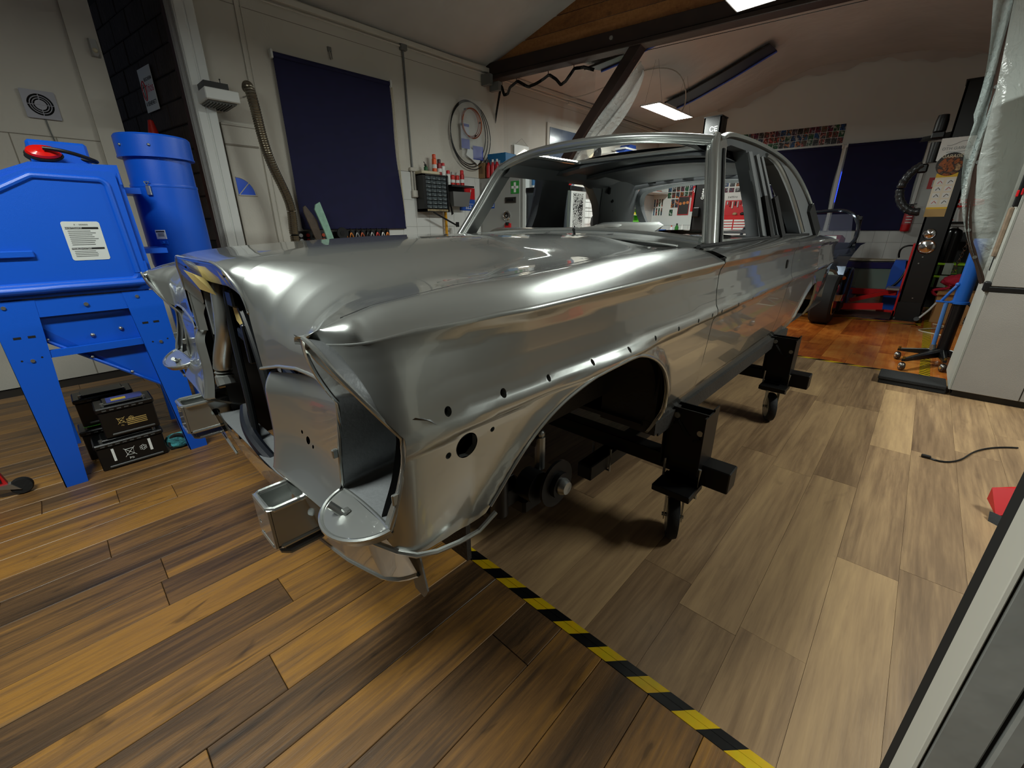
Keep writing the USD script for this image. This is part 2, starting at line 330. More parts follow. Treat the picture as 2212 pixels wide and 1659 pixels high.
part(tw, 'window_slit', FW.box(3.325, 3.345, 1.6, 2.1, 0, .012), emit('window_glow', '#2a4dff', 1.2))
# rear bay walls, the side walls and the wall behind the camera
wb = struct('wall_block', 'dark brown block wall behind the blue dust collector')
BW = Fr((WLX, 1.2, 0), EX, (0, 0, 1), NX)
M_block = mat('dark_block', '#3a302b', .85, bump=(25, .006), var=(6, .25))
part(wb, 'core', BW.box(-2.4, -.06, 0, 3.6, -.2, -.012), mat('block_mortar', '#191512', .9))
for r in range(11):
    z = 1.11 + r * .195; u = -2.4 + (.2 if r % 2 else 0)
    while u < -.1:
        part(wb, 'block', BW.box(u + .006, min(u + .4, -.07) - .006, z + .006, z + .189, -.02, rng.uniform(-.003, .005), .006), M_block, smooth=False); u += .4
wn = struct('wall_near', 'grey panelled wall with the extractor fan')
part(wn, 'board', bb(-5.33, -5.2, -2.6, .56, 0, 3.6), M_wall); part(wn, 'pilaster', bb(-5.34, -5.165, .56, .735, 0, 3.6), M_wall)
part(wn, 'panel_joint', cat(bb(-5.2, -5.197, -2.5, .56, 1.9, 1.906), *[bb(-5.2, -5.197, q, q + .006, 0, 1.9) for q in (-.3, .05, .3)]), mat('joint_shadow', '#8f887c', .9))
ww = struct('wall_right', 'plain grey side wall'); part(ww, 'plaster', bb(2.9, 3.1, -4.2, 11.2, 0, 4.6), mat('wall_grey', '#56534f', .7))
wk = struct('wall_back', 'plain grey wall'); part(wk, 'plaster', bb(-5.4, 3.0, -3.6, -3.4, 0, 5.2), mat('wall_grey', '#56534f', .7))
# white post at the end of the long wall: grooved grey face, white cladding, brown reveal
pt = struct('trim_2', 'white painted post with fluted side at the end of the long wall')
part(pt, 'cladding', cat(bb(-4.72, -4.6, 1.16, 1.225, 0, 3.4, .006), bb(-4.72, -4.603, 1.233, 1.30, 0, 3.4, .006), bb(-4.7, -4.61, 1.155, 1.3, 0, 3.4)), M_white)
part(pt, 'fluted_face', cat(bb(-4.71, -4.66, 1.13, 1.2, 0, 3.4, .004), *[bb(-4.80 + i * .02, -4.79 + i * .02, 1.146, 1.2, 0, 3.4, .003) for i in range(5)], bb(-4.81, -4.62, 1.15, 1.2, 0, 3.4)), mat('weathered_white', '#a9a9a8', .6, bump=(40, .001), var=(9, .08)))
part(pt, 'reveal', bb(-4.98, -4.8, 1.16, 1.2, 0, 3.4), mat('brown_reveal', '#3b1d10', .7, var=(14, .35)))
# ceiling: lining sheet in two bays
cl = struct('ceiling', 'grey-white sagging roof lining sheet')
M_sheet = mat('lining_sheet', '#b9b5b0', .65, bump=(5, .012), var=(2.2, .06))
def zfar(x, y):
    s = (x - WLX); b = np.interp(s, [0, 1.17, 2.6, 4.0, 4.8, 8], [3.13, 3.37, 3.80, 3.79, 3.60, 2.6])
    return b + .03 * (meshkit.noise(np.stack([x * 1.7, y * 1.1, 0 * x], -1), 3) - .5) - .035 * np.abs(np.sin((y - 4.8) * 1.9)) * (s > .4)
X, Y = np.meshgrid(np.linspace(WLX - .05, 3.0, 50), np.linspace(0, 1, 60), indexing='ij'); Yb = 4.72 + (X - WLX) * .155; YY = Yb + (5.06) * Y
part(cl, 'far_sheet', gridmesh(np.stack([X, YY, zfar(X, YY)], -1), True), M_sheet)
X, Y = np.meshgrid(np.linspace(WLX - .05, 3.05, 50), np.linspace(0, 1, 50), indexing='ij'); YY = -3.6 + (4.69 + (X - WLX) * .155 + 3.6) * Y
ZZ = np.minimum(3.16 + .36 * (X - WLX), 4.45 - .36 * (X + 0.6)) + .04 * (meshkit.noise(np.stack([X * 2, YY * 1.3, 0 * X], -1), 5) - .5)
part(cl, 'near_sheet', gridmesh(np.stack([X, YY, ZZ], -1), True), M_sheet)
nl = struct('ceiling_annex', 'low ceiling over the blast cabinet corner'); part(nl, 'board', bb(-7.6, -4.75, -3.4, 1.3, 3.45, 3.5), M_wall)
fb = thing('lining_flap', 'hem of roof lining sheet hanging over the gable wall', 'sheet', FW.p(2.9, 3.5, .05))
hem = np.array([[FW.p(u, float(np.interp(u, [1.1, 2.67, 4.0, 4.75], [3.36, 3.80, 3.77, 3.60])) - q * (.10 + .05 * math.sin(u * 5) + .02 * math.sin(u * 17)), .03 + .012 * math.sin(u * 11 + q)) for q in np.linspace(-.3, 1, 6)] for u in np.linspace(1.1, 4.75, 60)])
part(fb, 'hem', gridmesh(hem), M_sheet)
# truss: tie beam, boarding above it, knee brace
tr = struct('beam', 'dark brown timber tie beam with knee brace and orange boarding above')
BM = Fr((WLX, 4.6, 0), EX, (0, 0, 1), NX)
M_beam = mat('beam_brown', '#2b1b15', .55, bump=(30, .002), var=(8, .25))
M_board = wood('pine_boards', [(.3, '#6d3f1d'), (.5, '#96602f'), (.7, '#b27a43')], '#3c2110', (1.1, 7, 9), 30, .6)
part(tr, 'tie_beam', cat(BM.box(-.02, 7.2, 3.05, 3.19, -.06, .06, .006), BM.box(-.02, 7.2, 3.0, 3.045, -.085, .085, .006)), M_beam)
for i, z in enumerate((3.2, 3.345, 3.49, 3.635, 3.78, 3.925)):
    part(tr, 'board', BM.box(max(.02, (z - 3.15) / .36 - .15), 7.0, z + .003, z + .142, -.03 + .003 * (i % 2), .0, .004), M_board, smooth=False)
b0, b1 = BM.p(2.02, 3.06, -.02), BM.p(.08, .62, -.02)
part(tr, 'brace', sweep([b0, b1], rect(.10, .17), up=NX), M_beam)
part(tr, 'bolt', cat(BM.disc(1.7, 3.12, .022, .06, .075, 6), BM.disc(3.4, 3.12, .022, .06, .075, 6)), M_zinc)
# ---------------------------------------------------------------- LED panels
def led(x, y, z, label, L=1.2, W=.3, zc=None):
    t = thing('led_panel', label, 'ceiling light', (x, y, z), 'hanging LED panels')
    part(t, 'frame', cat(bb(x - W / 2, x - W / 2 + .008, y - L / 2, y + L / 2, z, z + .012), bb(x + W / 2 - .008, x + W / 2, y - L / 2, y + L / 2, z, z + .012), bb(x - W / 2, x + W / 2, y - L / 2, y - L / 2 + .008, z, z + .012), bb(x - W / 2, x + W / 2, y + L / 2 - .008, y + L / 2, z, z + .012), bb(x - W / 2, x + W / 2, y - L / 2, y + L / 2, z + .012, z + .02)), M_white)
    v = np.array([(x - W / 2 + .008, y - L / 2 + .008, z + .003), (x + W / 2 - .008, y - L / 2 + .008, z + .003), (x + W / 2 - .008, y + L / 2 - .008, z + .003), (x - W / 2 + .008, y + L / 2 - .008, z + .003)])
    part(t, 'diffuser', (v, np.array([[0, 2, 1], [0, 3, 2]])), emit('led_white', '#f4fbf4', LED_STRENGTH), smooth=False)
    if zc: part(t, 'wire', cat(*[tube([(x + sx * W * .45, y + sy * L * .42, z + .02), (x + sx * .02, y + sy * L * .42, zc)], .0018, 4) for sx in (-1, 1) for sy in (-1, 1)]), M_grey)
    return t
led(-3.36, 7.08, 2.84, 'lit white LED panel hanging over the back of the far bay', zc=3.4)
led(-1.386, 3.66, 2.80, 'lit white LED panel hanging beside the brown tie beam', zc=3.7)
led(-1.386, -.75, 2.8, 'lit white LED panel over the front of the silver body shell')
led(1.7, 3.4, 2.8, 'lit white LED panel over the light oak floor')
# ---------------------------------------------------------------- the car body shell
XC = -1.415                                                   # its centre line; the front end looks towards -y
M_paint = mat('silver_paint', '#b4b7b4', .30, .82, coat_weight=1.0, coat_roughness=.03, coat_ior=1.5)
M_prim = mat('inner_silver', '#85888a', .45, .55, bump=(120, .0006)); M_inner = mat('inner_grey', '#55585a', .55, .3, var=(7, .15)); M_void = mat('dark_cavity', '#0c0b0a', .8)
M_under = mat('underseal', '#2d2a27', .7, bump=(90, .002), var=(5, .2)); M_tube = mat('black_tube', '#101214', .35)
ip = lambda x, xs, ys: np.interp(x, xs, ys)
def w_(y): return ip(y, [.2, .35, .6, .94, 1.6, 3.0, 3.7, 4.4, 5.0, 5.25], [.862, .876, .892, .902, .906, .905, .897, .868, .82, .76])
def zs_(y): return ip(y, [.22, .3, .55, 1.1, 1.6, 2.9, 4.0, 5.2], [1.046, 1.050, 1.066, 1.080, 1.090, 1.107, 1.10, 1.06])
_PD = np.array([-.62, -.59, -.56, -.48, -.40, -.30, -.22, -.196, -.186, -.182, -.17, -.163, -.150, -.13, -.09, -.04, -.018, -.006, 0])
_PV = np.array([-.105, -.095, -.075, -.042, -.028, -.018, -.012, -.008, .001, .003, .003, .001, -.006, -.010, -.014, -.015, -.011, -.004, 0])
ARCHF = np.array([(.472, .62), (.507, .667), (.536, .701), (.594, .767), (.671, .822), (.793, .866), (.939, .888), (1.05, .884), (1.13, .862), (1.232, .809), (1.314, .724), (1.345, .66), (1.354, .627), (1.35, .57), (1.345, .50)])
ARCHR = np.array([(3.37, .49), (3.39, .56), (3.44, .65), (3.52, .74), (3.63, .80), (3.76, .82), (3.89, .80), (4.0, .74), (4.08, .65), (4.13, .56), (4.15, .49)])
_ak = cKDTree(np.vstack([spline(ARCHF, 300), spline(ARCHR, 300)]))
def v_(y, z):
    """Half width of the body side at station y and height z."""
    y, z = np.asarray(y, float), np.asarray(z, float); zs = zs_(y); d = z - zs
    k = np.clip((.62 - y) / .36, 0, 1); fade = np.clip((y - .26) / .2, .35, 1)
    v = w_(y) + np.interp(d, _PD, _PV) * fade - k * .055 * np.clip(1 + d / .16, 0, 1) ** 2
    v = v - .09 * np.clip((.322 - y) / .085, 0, 1.6) ** 2 * np.clip((z - .60) / .1, .6, 1)
    da = _ak.query(np.stack([y.ravel(), z.ravel()], 1))[0].reshape(y.shape)
    v = v + .013 * np.exp(-(da / .028) ** 2)
    return v + .035 * np.clip(d, 0, 1)
side = lambda y, z: np.stack([XC + v_(y, z), y, z], -1)
def gap_(y): return ip(y, [.236, .303, .359, .432, .545, .719, .858, 1.076, 1.286, 1.685], [.757, .755, .75, .745, .74, .735, .73, .725, .72, .70]), ip(y, [.236, .303, .359, .432, .545, .719, .858, 1.076, 1.286, 1.685, 2.0], [1.063, 1.085, 1.096, 1.101, 1.110, 1.116, 1.121, 1.130, 1.133, 1.136, 1.14])
# opening of the headlamp: (v, y, z), outer edge top to bottom, then the inner edge bottom to top
HO = np.array([(.757, .236, 1.063), (.79, .243, 1.043), (.81, .251, 1.020), (.83, .266, .989), (.845, .284, .957), (.862, .322, .897), (.864, .319, .851), (.863, .307, .801), (.86, .294, .762), (.855, .285, .730)])
HI = np.array([(.65, .299, .713), (.66, .30, .798), (.66, .306, .847), (.67, .307, .911), (.70, .271, .973), (.73, .246, 1.030)])
def wx(p): p = np.asarray(p, float); return np.stack([XC + p[..., 0], p[..., 1], p[..., 2]], -1)

car = thing('saloon_car', 'bare silver saloon car body shell without doors glass, lamps and grille, on a wheeled dolly', 'car', (XC, 2.6, .5))
def both(name, mesh, m, **kw):
    t = part(car, name, mesh, m, **kw); part(car, name, mirror(mesh, XC), m, **kw); return t
# front wings: side sheet with its holes, and the crown up to the bonnet gap
YD0, YD1, YD2 = 1.655, 2.845, 3.93                              # shut lines
zb = lambda y: .508
front_edge = [(y, z) for v, y, z in HO]
low = [(.284, .70), (.29, .685), (.313, .664), (.352, .650), (.40, .643), (.456, .64)]
outline = front_edge + low + [tuple(q) for q in spline(ARCHF, 60)[2:]] + [(1.36, .508), (YD0 + .02, .508), (YD0 + .012, .56), (YD0 - .002, .75), (YD0 - .004, 1.0), (YD0 - .004, 1.0895)] + [(y, float(zs_(y))) for y in np.linspace(YD0 - .02, .26, 40)]
wing = Polygon(outline).buffer(0)
HOLES = [(.4115, .918), (.541, .917), (.672, .915), (.83, .915), (.99, .914), (1.15, .914), (1.31, .914), (1.47, .914), (1.60, .914)]
for y, z in HOLES: wing = wing.difference(affinity.scale(Point(y, z).buffer(.0075 if y < .6 else .006, 6), 1, 1.25))
wing = wing.difference(Point(.452, .834).buffer(.026, 10)).difference(Point(.408, .830).buffer(.0065, 6)).difference(Point(.516, .845).buffer(.0055, 6))
wing_mesh = patch(side, wing, .02, .0095, (1, 0, 0))
crown = []
for y in np.r_[np.linspace(.236, .5, 28), np.linspace(.52, YD0 - .004, 50)]:
    vg, zg = gap_(y); v1 = float(v_(np.array([y]), np.array([zs_(y)]))[0]); z1 = float(zs_(y)); t = np.linspace(0, 1, 22)
    v = vg + (v1 - vg) * np.sin(t * np.pi / 2) ** 1.15 if y < .3 else vg + (v1 - vg) * t
    z = z1 + (zg - z1) * (1 - t ** 2.3) + .007 * np.sin(np.pi * t) * min(1, (y - .236) / .2)
    r = .011 * min(1, max(.3, (y - .236) / .15)); th = np.radians(np.linspace(32, 94, 9)); ve, ze = v1 - r + r * np.sin(th), z1 + r * (np.cos(th) - math.cos(th[-1]))
    v = vg + (v - vg) * (ve[0] - vg) / (v1 - vg + 1e-9); z = z + (ze[0] - z1) * t
    crown.append(np.stack([XC + np.r_[v, ve[1:]], np.full(30, y), np.r_[z, ze[1:]]], -1))
crown = np.array(crown); crown_mesh = gridmesh(crown, True)
for fl_, nm in ((0, 0), (1, 1)):
    f_ = (lambda m: mirror(m, XC)) if fl_ else (lambda m: m)
    wg = part(car, 'front_wing', f_(wing_mesh), M_paint)
    part(wg, 'wing_crown', f_(crown_mesh), M_paint)
    part(wg, 'folded_edge', f_(skirt(side, wing, (-.012, 0, 0))), M_paint)
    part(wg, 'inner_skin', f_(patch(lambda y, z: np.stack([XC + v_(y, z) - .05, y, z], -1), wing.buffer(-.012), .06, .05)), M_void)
    arch = spline(ARCHF[1:-1], 70); ap = np.stack([XC + v_(arch[:, 0], arch[:, 1]) - .002, arch[:, 0], arch[:, 1]], -1)
    part(wg, 'arch_lip', f_(tube(ap, .006, 8)), M_paint)
# bonnet
AS = [0, .2, .28, .32, .36, .42, .50, .58, .66, .71, .757]
YF = [.262, .266, .274, .284, .290, .293, .296, .298, .296, .264, .238]
RY = [.06, .06, .06, .075, .11, .16, .19, .17, .10, .05, .02]
RZ = [.012, .012, .02, .05, .10, .13, .13, .11, .07, .04, .012]
def zc_(y): return ip(y, [.26, .4, .6, .9, 1.2, 1.5, 1.8], [1.150, 1.166, 1.177, 1.189, 1.193, 1.190, 1.182])
def ztop(y, a):
    zg = gap_(np.maximum(y, .236))[1] + .002; t = np.clip((a - .18) / .54, 0, 1); S = t * t * (3 - 2 * t)
    dip = .008 * np.exp(-((a - .60) / .10) ** 2) * np.clip((1.25 - y) / .8, 0, 1)
    return zc_(y) * (1 - S) + (zg - .002) * S - dip
def bonnet_col(a, zlow, nt=64, na=26, nd=12):
    yf, ry, rz = ip(a, AS, YF), ip(a, AS, RY), ip(a, AS, RZ); y0 = yf + ry; yr = ip(a, [0, .35, .70, .757], [1.765, 1.745, 1.69, 1.665])
    y = np.linspace(yr, y0, nt); z = ztop(y, np.full(nt, a)); slope = (z[-1] - z[-2]) / (y[-1] - y[-2])
    t = np.linspace(0, np.pi / 2, na)[1:]; ya = y0 - ry * np.sin(t); zt = z[-1] + slope * (ya - y0); za = zt - rz * (1 - np.cos(t))
    zd = za[-1] + (zlow - za[-1]) * np.linspace(0, 1, nd)[1:]; yd = np.full(nd - 1, yf) - .0 * zd
    yy = np.r_[y, ya, yd]; gv = gap_(np.maximum(yy, .236))[0]; av = a if a <= .32 else .32 + (a - .32) * (gv - .32) / (.757 - .32)
    return np.stack([np.full(len(yy), a) if a <= .32 else av, yy, np.r_[z, za, zd]], -1)
def archz(a): return 1.146 if a < .17 else 1.04 + .106 * math.sqrt(max(0, 1 - ((a - .17) / .15) ** 2))
A1 = np.r_[np.linspace(0, .17, 8), .17 + .15 * np.sin(np.linspace(0, np.pi / 2, 22))[1:]]
def zlowB(a): return ip(a, [.32, .36, .42, .52, .62, .66, .685, .70, .73, .757], [.905, .915, .930, .946, .95, .938, .952, .973, 1.03, 1.060])
A2 = np.linspace(.32, .757, 40)
colA = np.array([bonnet_col(a, archz(a)) for a in A1]); colB = np.array([bonnet_col(a, zlowB(a)) for a in A2])
full = np.concatenate([colA, colB[1:]]); g = gridmesh(wx(np.concatenate([full[:0:-1] * [-1, 1, 1], full])))
# the centre part ends at the grille opening, the outer parts run on down to the lower edge
nA = len(A1)
def bonnet_half(C, s):
    m = gridmesh(wx(C)); m = (m[0], m[1][:, ::-1], -m[2]) if m[2][:, 2].mean() < 0 else m
    return m if s > 0 else mirror(m, XC)
def cat3(*ms):
    a = cat(*[(m[0], m[1]) for m in ms]); return a[0], a[1], np.vstack([m[2] for m in ms])
gn = gridmesh(wx(full)); nn = gn[2].reshape(full.shape); nn = nn if nn[..., 2].mean() > 0 else -nn
nn[0, :, 0] = 0; nn /= np.linalg.norm(nn, axis=2, keepdims=True)
gf = gn[1] if gridmesh(wx(full))[2][:, 2].mean() > 0 else gn[1][:, ::-1]
half = (gn[0], gf, nn.reshape(-1, 3))
bn = part(car, 'bonnet', cat3(half, mirror(half, XC)), M_paint)
rim = []
rim += [np.array([(a, ip(a, AS, YF), archz(a)) for a in A1])]
R_out = np.vstack([rim[0], [(.32, .292, z) for z in np.linspace(1.03, .90, 8)]])
def inn(p):
    a, y, z = p; k = min(1, max(0, (1.06 - z) / .1)); a2 = a - (.05 if a > .2 else .05 * a / .2) * (1 - .6 * k); return (max(a2, 0), y + .022 + .012 * (1 - k), z - .060 * (1 - k) - .004)
R_in = np.array([inn(p) for p in R_out])
for s in (1, -1):
    P = wx(np.stack([R_out * [s, 1, 1], (R_out * .75 + R_in * .25) * [s, 1, 1] + [0, .0, -.002], (R_out * .3 + R_in * .7) * [s, 1, 1], R_in * [s, 1, 1]], 1))
    part(bn, 'grille_flange', gridmesh(P)[:2], M_paint, smooth=50)
    part(bn, 'edge_bead', tube(wx(R_out * [s, 1, 1]), .0035, 8), M_paint)
    part(bn, 'side_bracket', cat(box((XC + s * .268, .345, .985), (.012, .05, .20), .002), box((XC + s * .283, .335, .98), (.03, .004, .21), .001)), M_prim)
lowe = np.array([(a, ip(a, AS, YF), zlowB(a)) for a in np.linspace(.32, .66, 30)])
for s in (1, -1): part(bn, 'lower_edge', tube(wx(lowe * [s, 1, 1]), .004, 8), M_paint)
gapl = np.array([(*gap_(y), y) for y in np.linspace(.30, 1.66, 60)])
for s in (1, -1): part(bn, 'shut_gap', tube(np.stack([XC + s * (gapl[:, 0]), gapl[:, 2], gapl[:, 1] - .0022], -1), .0034, 6), M_void)
for a, y, z in ((0, .268, 1.128), (.2, .274, 1.115), (-.2, .274, 1.115)): part(bn, 'clip_hole', cyl((XC + a, y - .006 + .012, z), (XC + a, y + .02, z), .0055, 8), M_void)
part(bn, 'masking_tape', cat(hull([(XC - .13, .262, 1.11), (XC - .02, .262, 1.105), (XC - .05, .275, 1.06), (XC - .08, .30, 1.085), (XC + .0, .30, 1.045)]), hull([(XC + .10, .30, 1.10), (XC + .14, .298, 1.112), (XC + .15, .30, 1.09)])), mat('masking_tape', '#d9c27a', .8))
# headlamp bucket, shelf
ring0 = np.vstack([HO, spline(np.vstack([HO[-1], [(.755, .296, .716)], HI[0]]), 6)[1:-1], HI]); ring0 = np.vstack([spline(np.vstack([HO[:6]]), 16), spline(HO[5:], 12)[1:], spline(np.vstack([HO[-1], [(.755, .298, .718)], HI[0]]), 9)[1:], spline(HI[:4], 12)[1:], spline(np.vstack([HI[3:], HO[:1]]), 14)[1:-1]])
cen = np.array([.762, .30, .86]); B = [ring0]
for k, dy, dz in ((.985, .012, 0), (.95, .05, .0), (.86, .105, -.004), (.66, .15, -.012), (.35, .165, -.012), (.02, .168, -.012)):
    r = cen + (ring0 - cen) * [k, .25 * k, k]; r[:, 1] = ring0[:, 1] * max(0, .55 - dy * 3) + (1 - max(0, .55 - dy * 3)) * .30 + dy; r[:, 2] += dz
    up = ring0[:, 2] > .93; r[up, 1] -= dy * .35; r[up, 2] -= dy * .7 * np.clip((ring0[up, 2] - .93) / .1, 0, 1); r[up, 0] += dy * .35; B.append(r)
B = np.array(B); B = np.concatenate([B, B[:, :1]], 1)
nz = meshkit.noise(B * 34, 4) - .5; B[2:, :, 1] += nz[2:] * .018
bucket = gridmesh(wx(B)); sh = np.linspace(0, np.pi, 24); c0, c1 = HO[-1], HI[0]; ch = (c1 - c0) / 2; md = (c0 + c1) / 2
shelf2 = np.array([md - ch * math.cos(t) + np.array([-.018, -.072, -.022]) * math.sin(t) for t in sh]); shelfP = np.vstack([shelf2, [c1, c0]])
sv = wx(np.vstack([shelf2 + [0, 0, .0], shelf2 + [0, .004, -.014]])); n_ = len(shelf2)
sf = [(0, i, i + 1) for i in range(1, n_ - 1)] + [(n_, n_ + i + 1, n_ + i) for i in range(1, n_ - 1)] + [q for i in range(n_ - 1) for q in ((i, n_ + i, n_ + i + 1), (i, n_ + i + 1, i + 1))]
shelf_m = (sv, np.array(sf)); pegc = np.array([XC + .722, .262, .708])
for s in (0, 1):
    f_ = (lambda m: mirror(m, XC)) if s else (lambda m: m)
    bu = part(car, 'headlamp_bucket', f_(bucket), M_prim)
    part(bu, 'rim', f_(tube(wx(ring0), .0042, 7, True)), M_paint)
    part(bu, 'lamp_shelf', f_(shelf_m), M_paint, smooth=20)
    part(bu, 'shelf_lip', f_(tube(wx(shelf2), .005, 7)), M_paint)
    part(bu, 'adjuster', f_(cat(cyl(pegc, pegc + [-.02, -.016, .02], .0075, 10), box(pegc + [.006, .004, .0], (.016, .014, .022), .002), box(pegc + [.03, .012, .002], (.03, .022, .003), .001))), M_zinc)
    part(bu, 'cable_hole', f_(ball((XC + .80, .345, .90), .020, 2, (1, .5, 1))), M_void)
    part(bu, 'clip', f_(cat(box((XC + .862, .298, .79), (.006, .014, .022), .002), box((XC + .655, .292, .80), (.008, .012, .02), .002))), M_zinc)
# panel between grille and headlamp, with its rolled lower lip, and the apron below
def nose(u, t):
    """u across 0..1 from grille to headlamp, t down 0..1"""
    vi = ip(t, [0, .5, 1], [.322, .318, .318]); vo = ip(t, [0, .25, .8, 1, 1.2], [.668, .662, .652, .66, .68])
    v = vi + (vo - vi) * u; z = ip(t, [0, 1, 1.35], [.897, .650, .60]) + u * (.03 * np.clip(1 - t * 2, 0, 1) + .012)
    y = .270 + .036 * u + .022 * np.sin(np.pi * u) * np.clip(1 - t, 0, 1) ** .5 + .018 * np.clip(1 - t * 5, 0, 1) ** 2 - .045 * np.clip((t - .55) / .45, 0, 1) ** 1.6 * (.35 + .65 * u) + .09 * np.clip((t - 1.0) / .35, 0, 1) ** 1.2 + .03 * np.clip(1 - u * 14, 0, 1) ** 2
    return np.stack([XC + v, y, z], -1)
npoly = sbox(0, 0, 1, 1.35)
for q, r in (((.50, .56), .03), ((.43, .50), .014), ((.565, .60), .014)): npoly = npoly.difference(affinity.scale(Point(q).buffer(r, 8), .8, 1.3))
nose_m = patch(nose, npoly, .03, .03, (0, -1, 0))
def apron(u, t):
    """lower apron from the grille side round to the wing: u 0..1, t down"""
    v = .26 + .56 * u; y = ip(u, [0, .6, .85, 1], [.262, .268, .285, .315]) + .035 * t; z = ip(u, [0, .4, .75, 1], [.61, .645, .675, .675]) * (1 - t) + t * ip(u, [0, .36, .73, .84, .93, 1], [.44, .464, .50, .512, .53, .56])
    return np.stack([XC + v, y, z], -1)
apron_m = patch(apron, sbox(0, 0, 1, 1), .025, .06, (0, -1, 0))
for s in (0, 1):
    f_ = (lambda m: mirror(m, XC)) if s else (lambda m: m)
    npn = part(car, 'nose_panel', f_(nose_m), M_paint)
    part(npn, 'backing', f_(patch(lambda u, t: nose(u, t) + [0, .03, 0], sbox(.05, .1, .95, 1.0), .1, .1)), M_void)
    ap = part(car, 'front_apron', f_(apron_m), M_paint)
    part(ap, 'flange', f_(hull([(XC + v, y, z) for v, z in ((.775, .62), (.825, .62), (.845, .53), (.83, .505), (.80, .51)) for y in (.352, .356)])), M_prim)
    part(ap, 'lower_edge', f_(tube(apron(np.linspace(0, 1, 24), np.ones(24)), .005, 6)), M_paint)
    part(ap, 'rolled_lip', f_(tube(np.vstack([nose(np.array([1.0]), np.array([1.02])), wx([(.70, .262, .668), (.76, .266, .676), (.82, .276, .685), (.858, .293, .680), (.872, .32, .662), (.878, .36, .648), (.882, .41, .640), (.885, .46, .638), (.89, .505, .662)])]), .0055, 7)), M_paint)
    # bumper bracket: open-topped box with rounded edges and lightening holes
    hol = sbox(.196, .522, .40, .625).difference(Point(.285, .578).buffer(.014, 10))
    def plate(x): v, f = extrude(hol, x, x + .006); return np.stack([XC + v[:, 2], v[:, 0], v[:, 1]], -1), f[:, ::-1]
    fhol = sbox(.378, .522, .482, .625).difference(Point(.40, .56).buffer(.006, 6)).difference(Point(.41, .53).buffer(.006, 6))
    v, f = extrude(fhol, .190, .197); fp = (np.stack([XC + v[:, 0], v[:, 2], v[:, 1]], -1), f)
    br = part(car, 'bumper_bracket', f_(cat(plate(.378), plate(.476), fp, bb(XC + .378, XC + .482, .196, .40, .520, .526))), M_paint)
    edge = [(.381, .40, .624), (.381, .205, .624), (.392, .194, .624), (.468, .194, .624), (.479, .205, .624), (.479, .40, .624)]
    part(br, 'rolled_edge', f_(tube(wx(edge), .007, 8)), M_paint); part(br, 'bottom_edge', f_(tube(wx(np.array(edge) + [0, 0, -.101]), .007, 8)), M_paint)
    part(br, 'stiffener', f_(cat(bb(XC + .385, XC + .475, .215, .42, .492, .498), tube(wx([(.476, .42, .495), (.476, .22, .495), (.462, .208, .495), (.398, .208, .495), (.384, .22, .495), (.384, .42, .495)]), .006, 7))), M_prim)
# lower front crossmember between the brackets
xm = part(car, 'front_crossmember', gridmesh(np.array([[(XC + v, .275 + .03 * t * t + .015 * (abs(v) / .4) ** 2, .58 - .13 * t + .02 * (abs(v) / .4) ** 2) for t in np.linspace(0, 1, 8)] for v in np.linspace(-.36, .36, 30)])), M_paint)
part(xm, 'upper_flange', bb(XC - .34, XC + .34, .285, .36, .575, .582, .002), M_prim)
# grille cavity: radiator support, latch brace, rods
cav = part(car, 'radiator_support', cat(bb(XC - .62, XC + .62, .62, .63, .42, 1.10), bb(XC - .60, XC + .60, .36, .63, 1.065, 1.072), bb(XC - .345, XC - .335, .33, .63, .46, 1.05), bb(XC + .335, XC + .345, .36, .63, .46, 1.03)), mat('rusty_black', '#16110e', .8, var=(9, .4)))
part(cav, 'cross_tube', cyl((XC - .31, .40, 1.00), (XC + .31, .40, .985), .022, 14), M_tube)
part(cav, 'upper_rail', hull([(XC + .02, .42, 1.05), (XC + .31, .42, 1.02), (XC + .31, .47, .99), (XC + .02, .47, 1.02), (XC + .02, .45, 1.06), (XC + .31, .45, 1.03)]), M_inner)
part(cav, 'latch_brace', cat(tube(spline([(XC - .22, .36, 1.07), (XC - .20, .345, .96), (XC - .21, .34, .9), (XC - .28, .33, .80), (XC - .285, .325, .70)], 30), np.linspace(.024, .030, 30), 10)), M_paint)
part(cav, 'brace_rod', tube(spline([(XC - .13, .36, 1.06), (XC - .10, .34, .9), (XC - .04, .325, .72), (XC + .0, .31, .55)], 30), .011, 10), M_tube)
part(cav, 'brace_rod', tube(spline([(XC - .06, .36, 1.05), (XC + .08, .35, .88), (XC + .18, .33, .70), (XC + .255, .30, .56)], 30), .014, 10), M_tube)
part(cav, 'latch_cable', tube(spline([(XC - .30, .37, .95), (XC - .1, .38, .88), (XC + .12, .39, .84), (XC + .30, .40, .78)], 30), .013, 8), mat('blue_black', '#10182a', .4))
part(cav, 'hose', tube(spline([(XC - .12, .33, .66), (XC + .02, .30, .60), (XC + .12, .305, .57), (XC + .29, .32, .50)], 24), .019, 10), mat('hose_blue_black', '#0d1119', .4))
part(cav, 'latch', cat(box((XC - .02, .345, 1.03), (.06, .03, .05), .006), box((XC + .02, .345, .90), (.02, .02, .12), .004)), M_tube)
part(cav, 'tape_scrap', hull([(XC - .10, .352, 1.03), (XC - .04, .35, 1.03), (XC - .05, .345, .96), (XC - .0, .345, .94), (XC + .0, .35, .99)]), mat('masking_tape', '#d9c27a', .8))
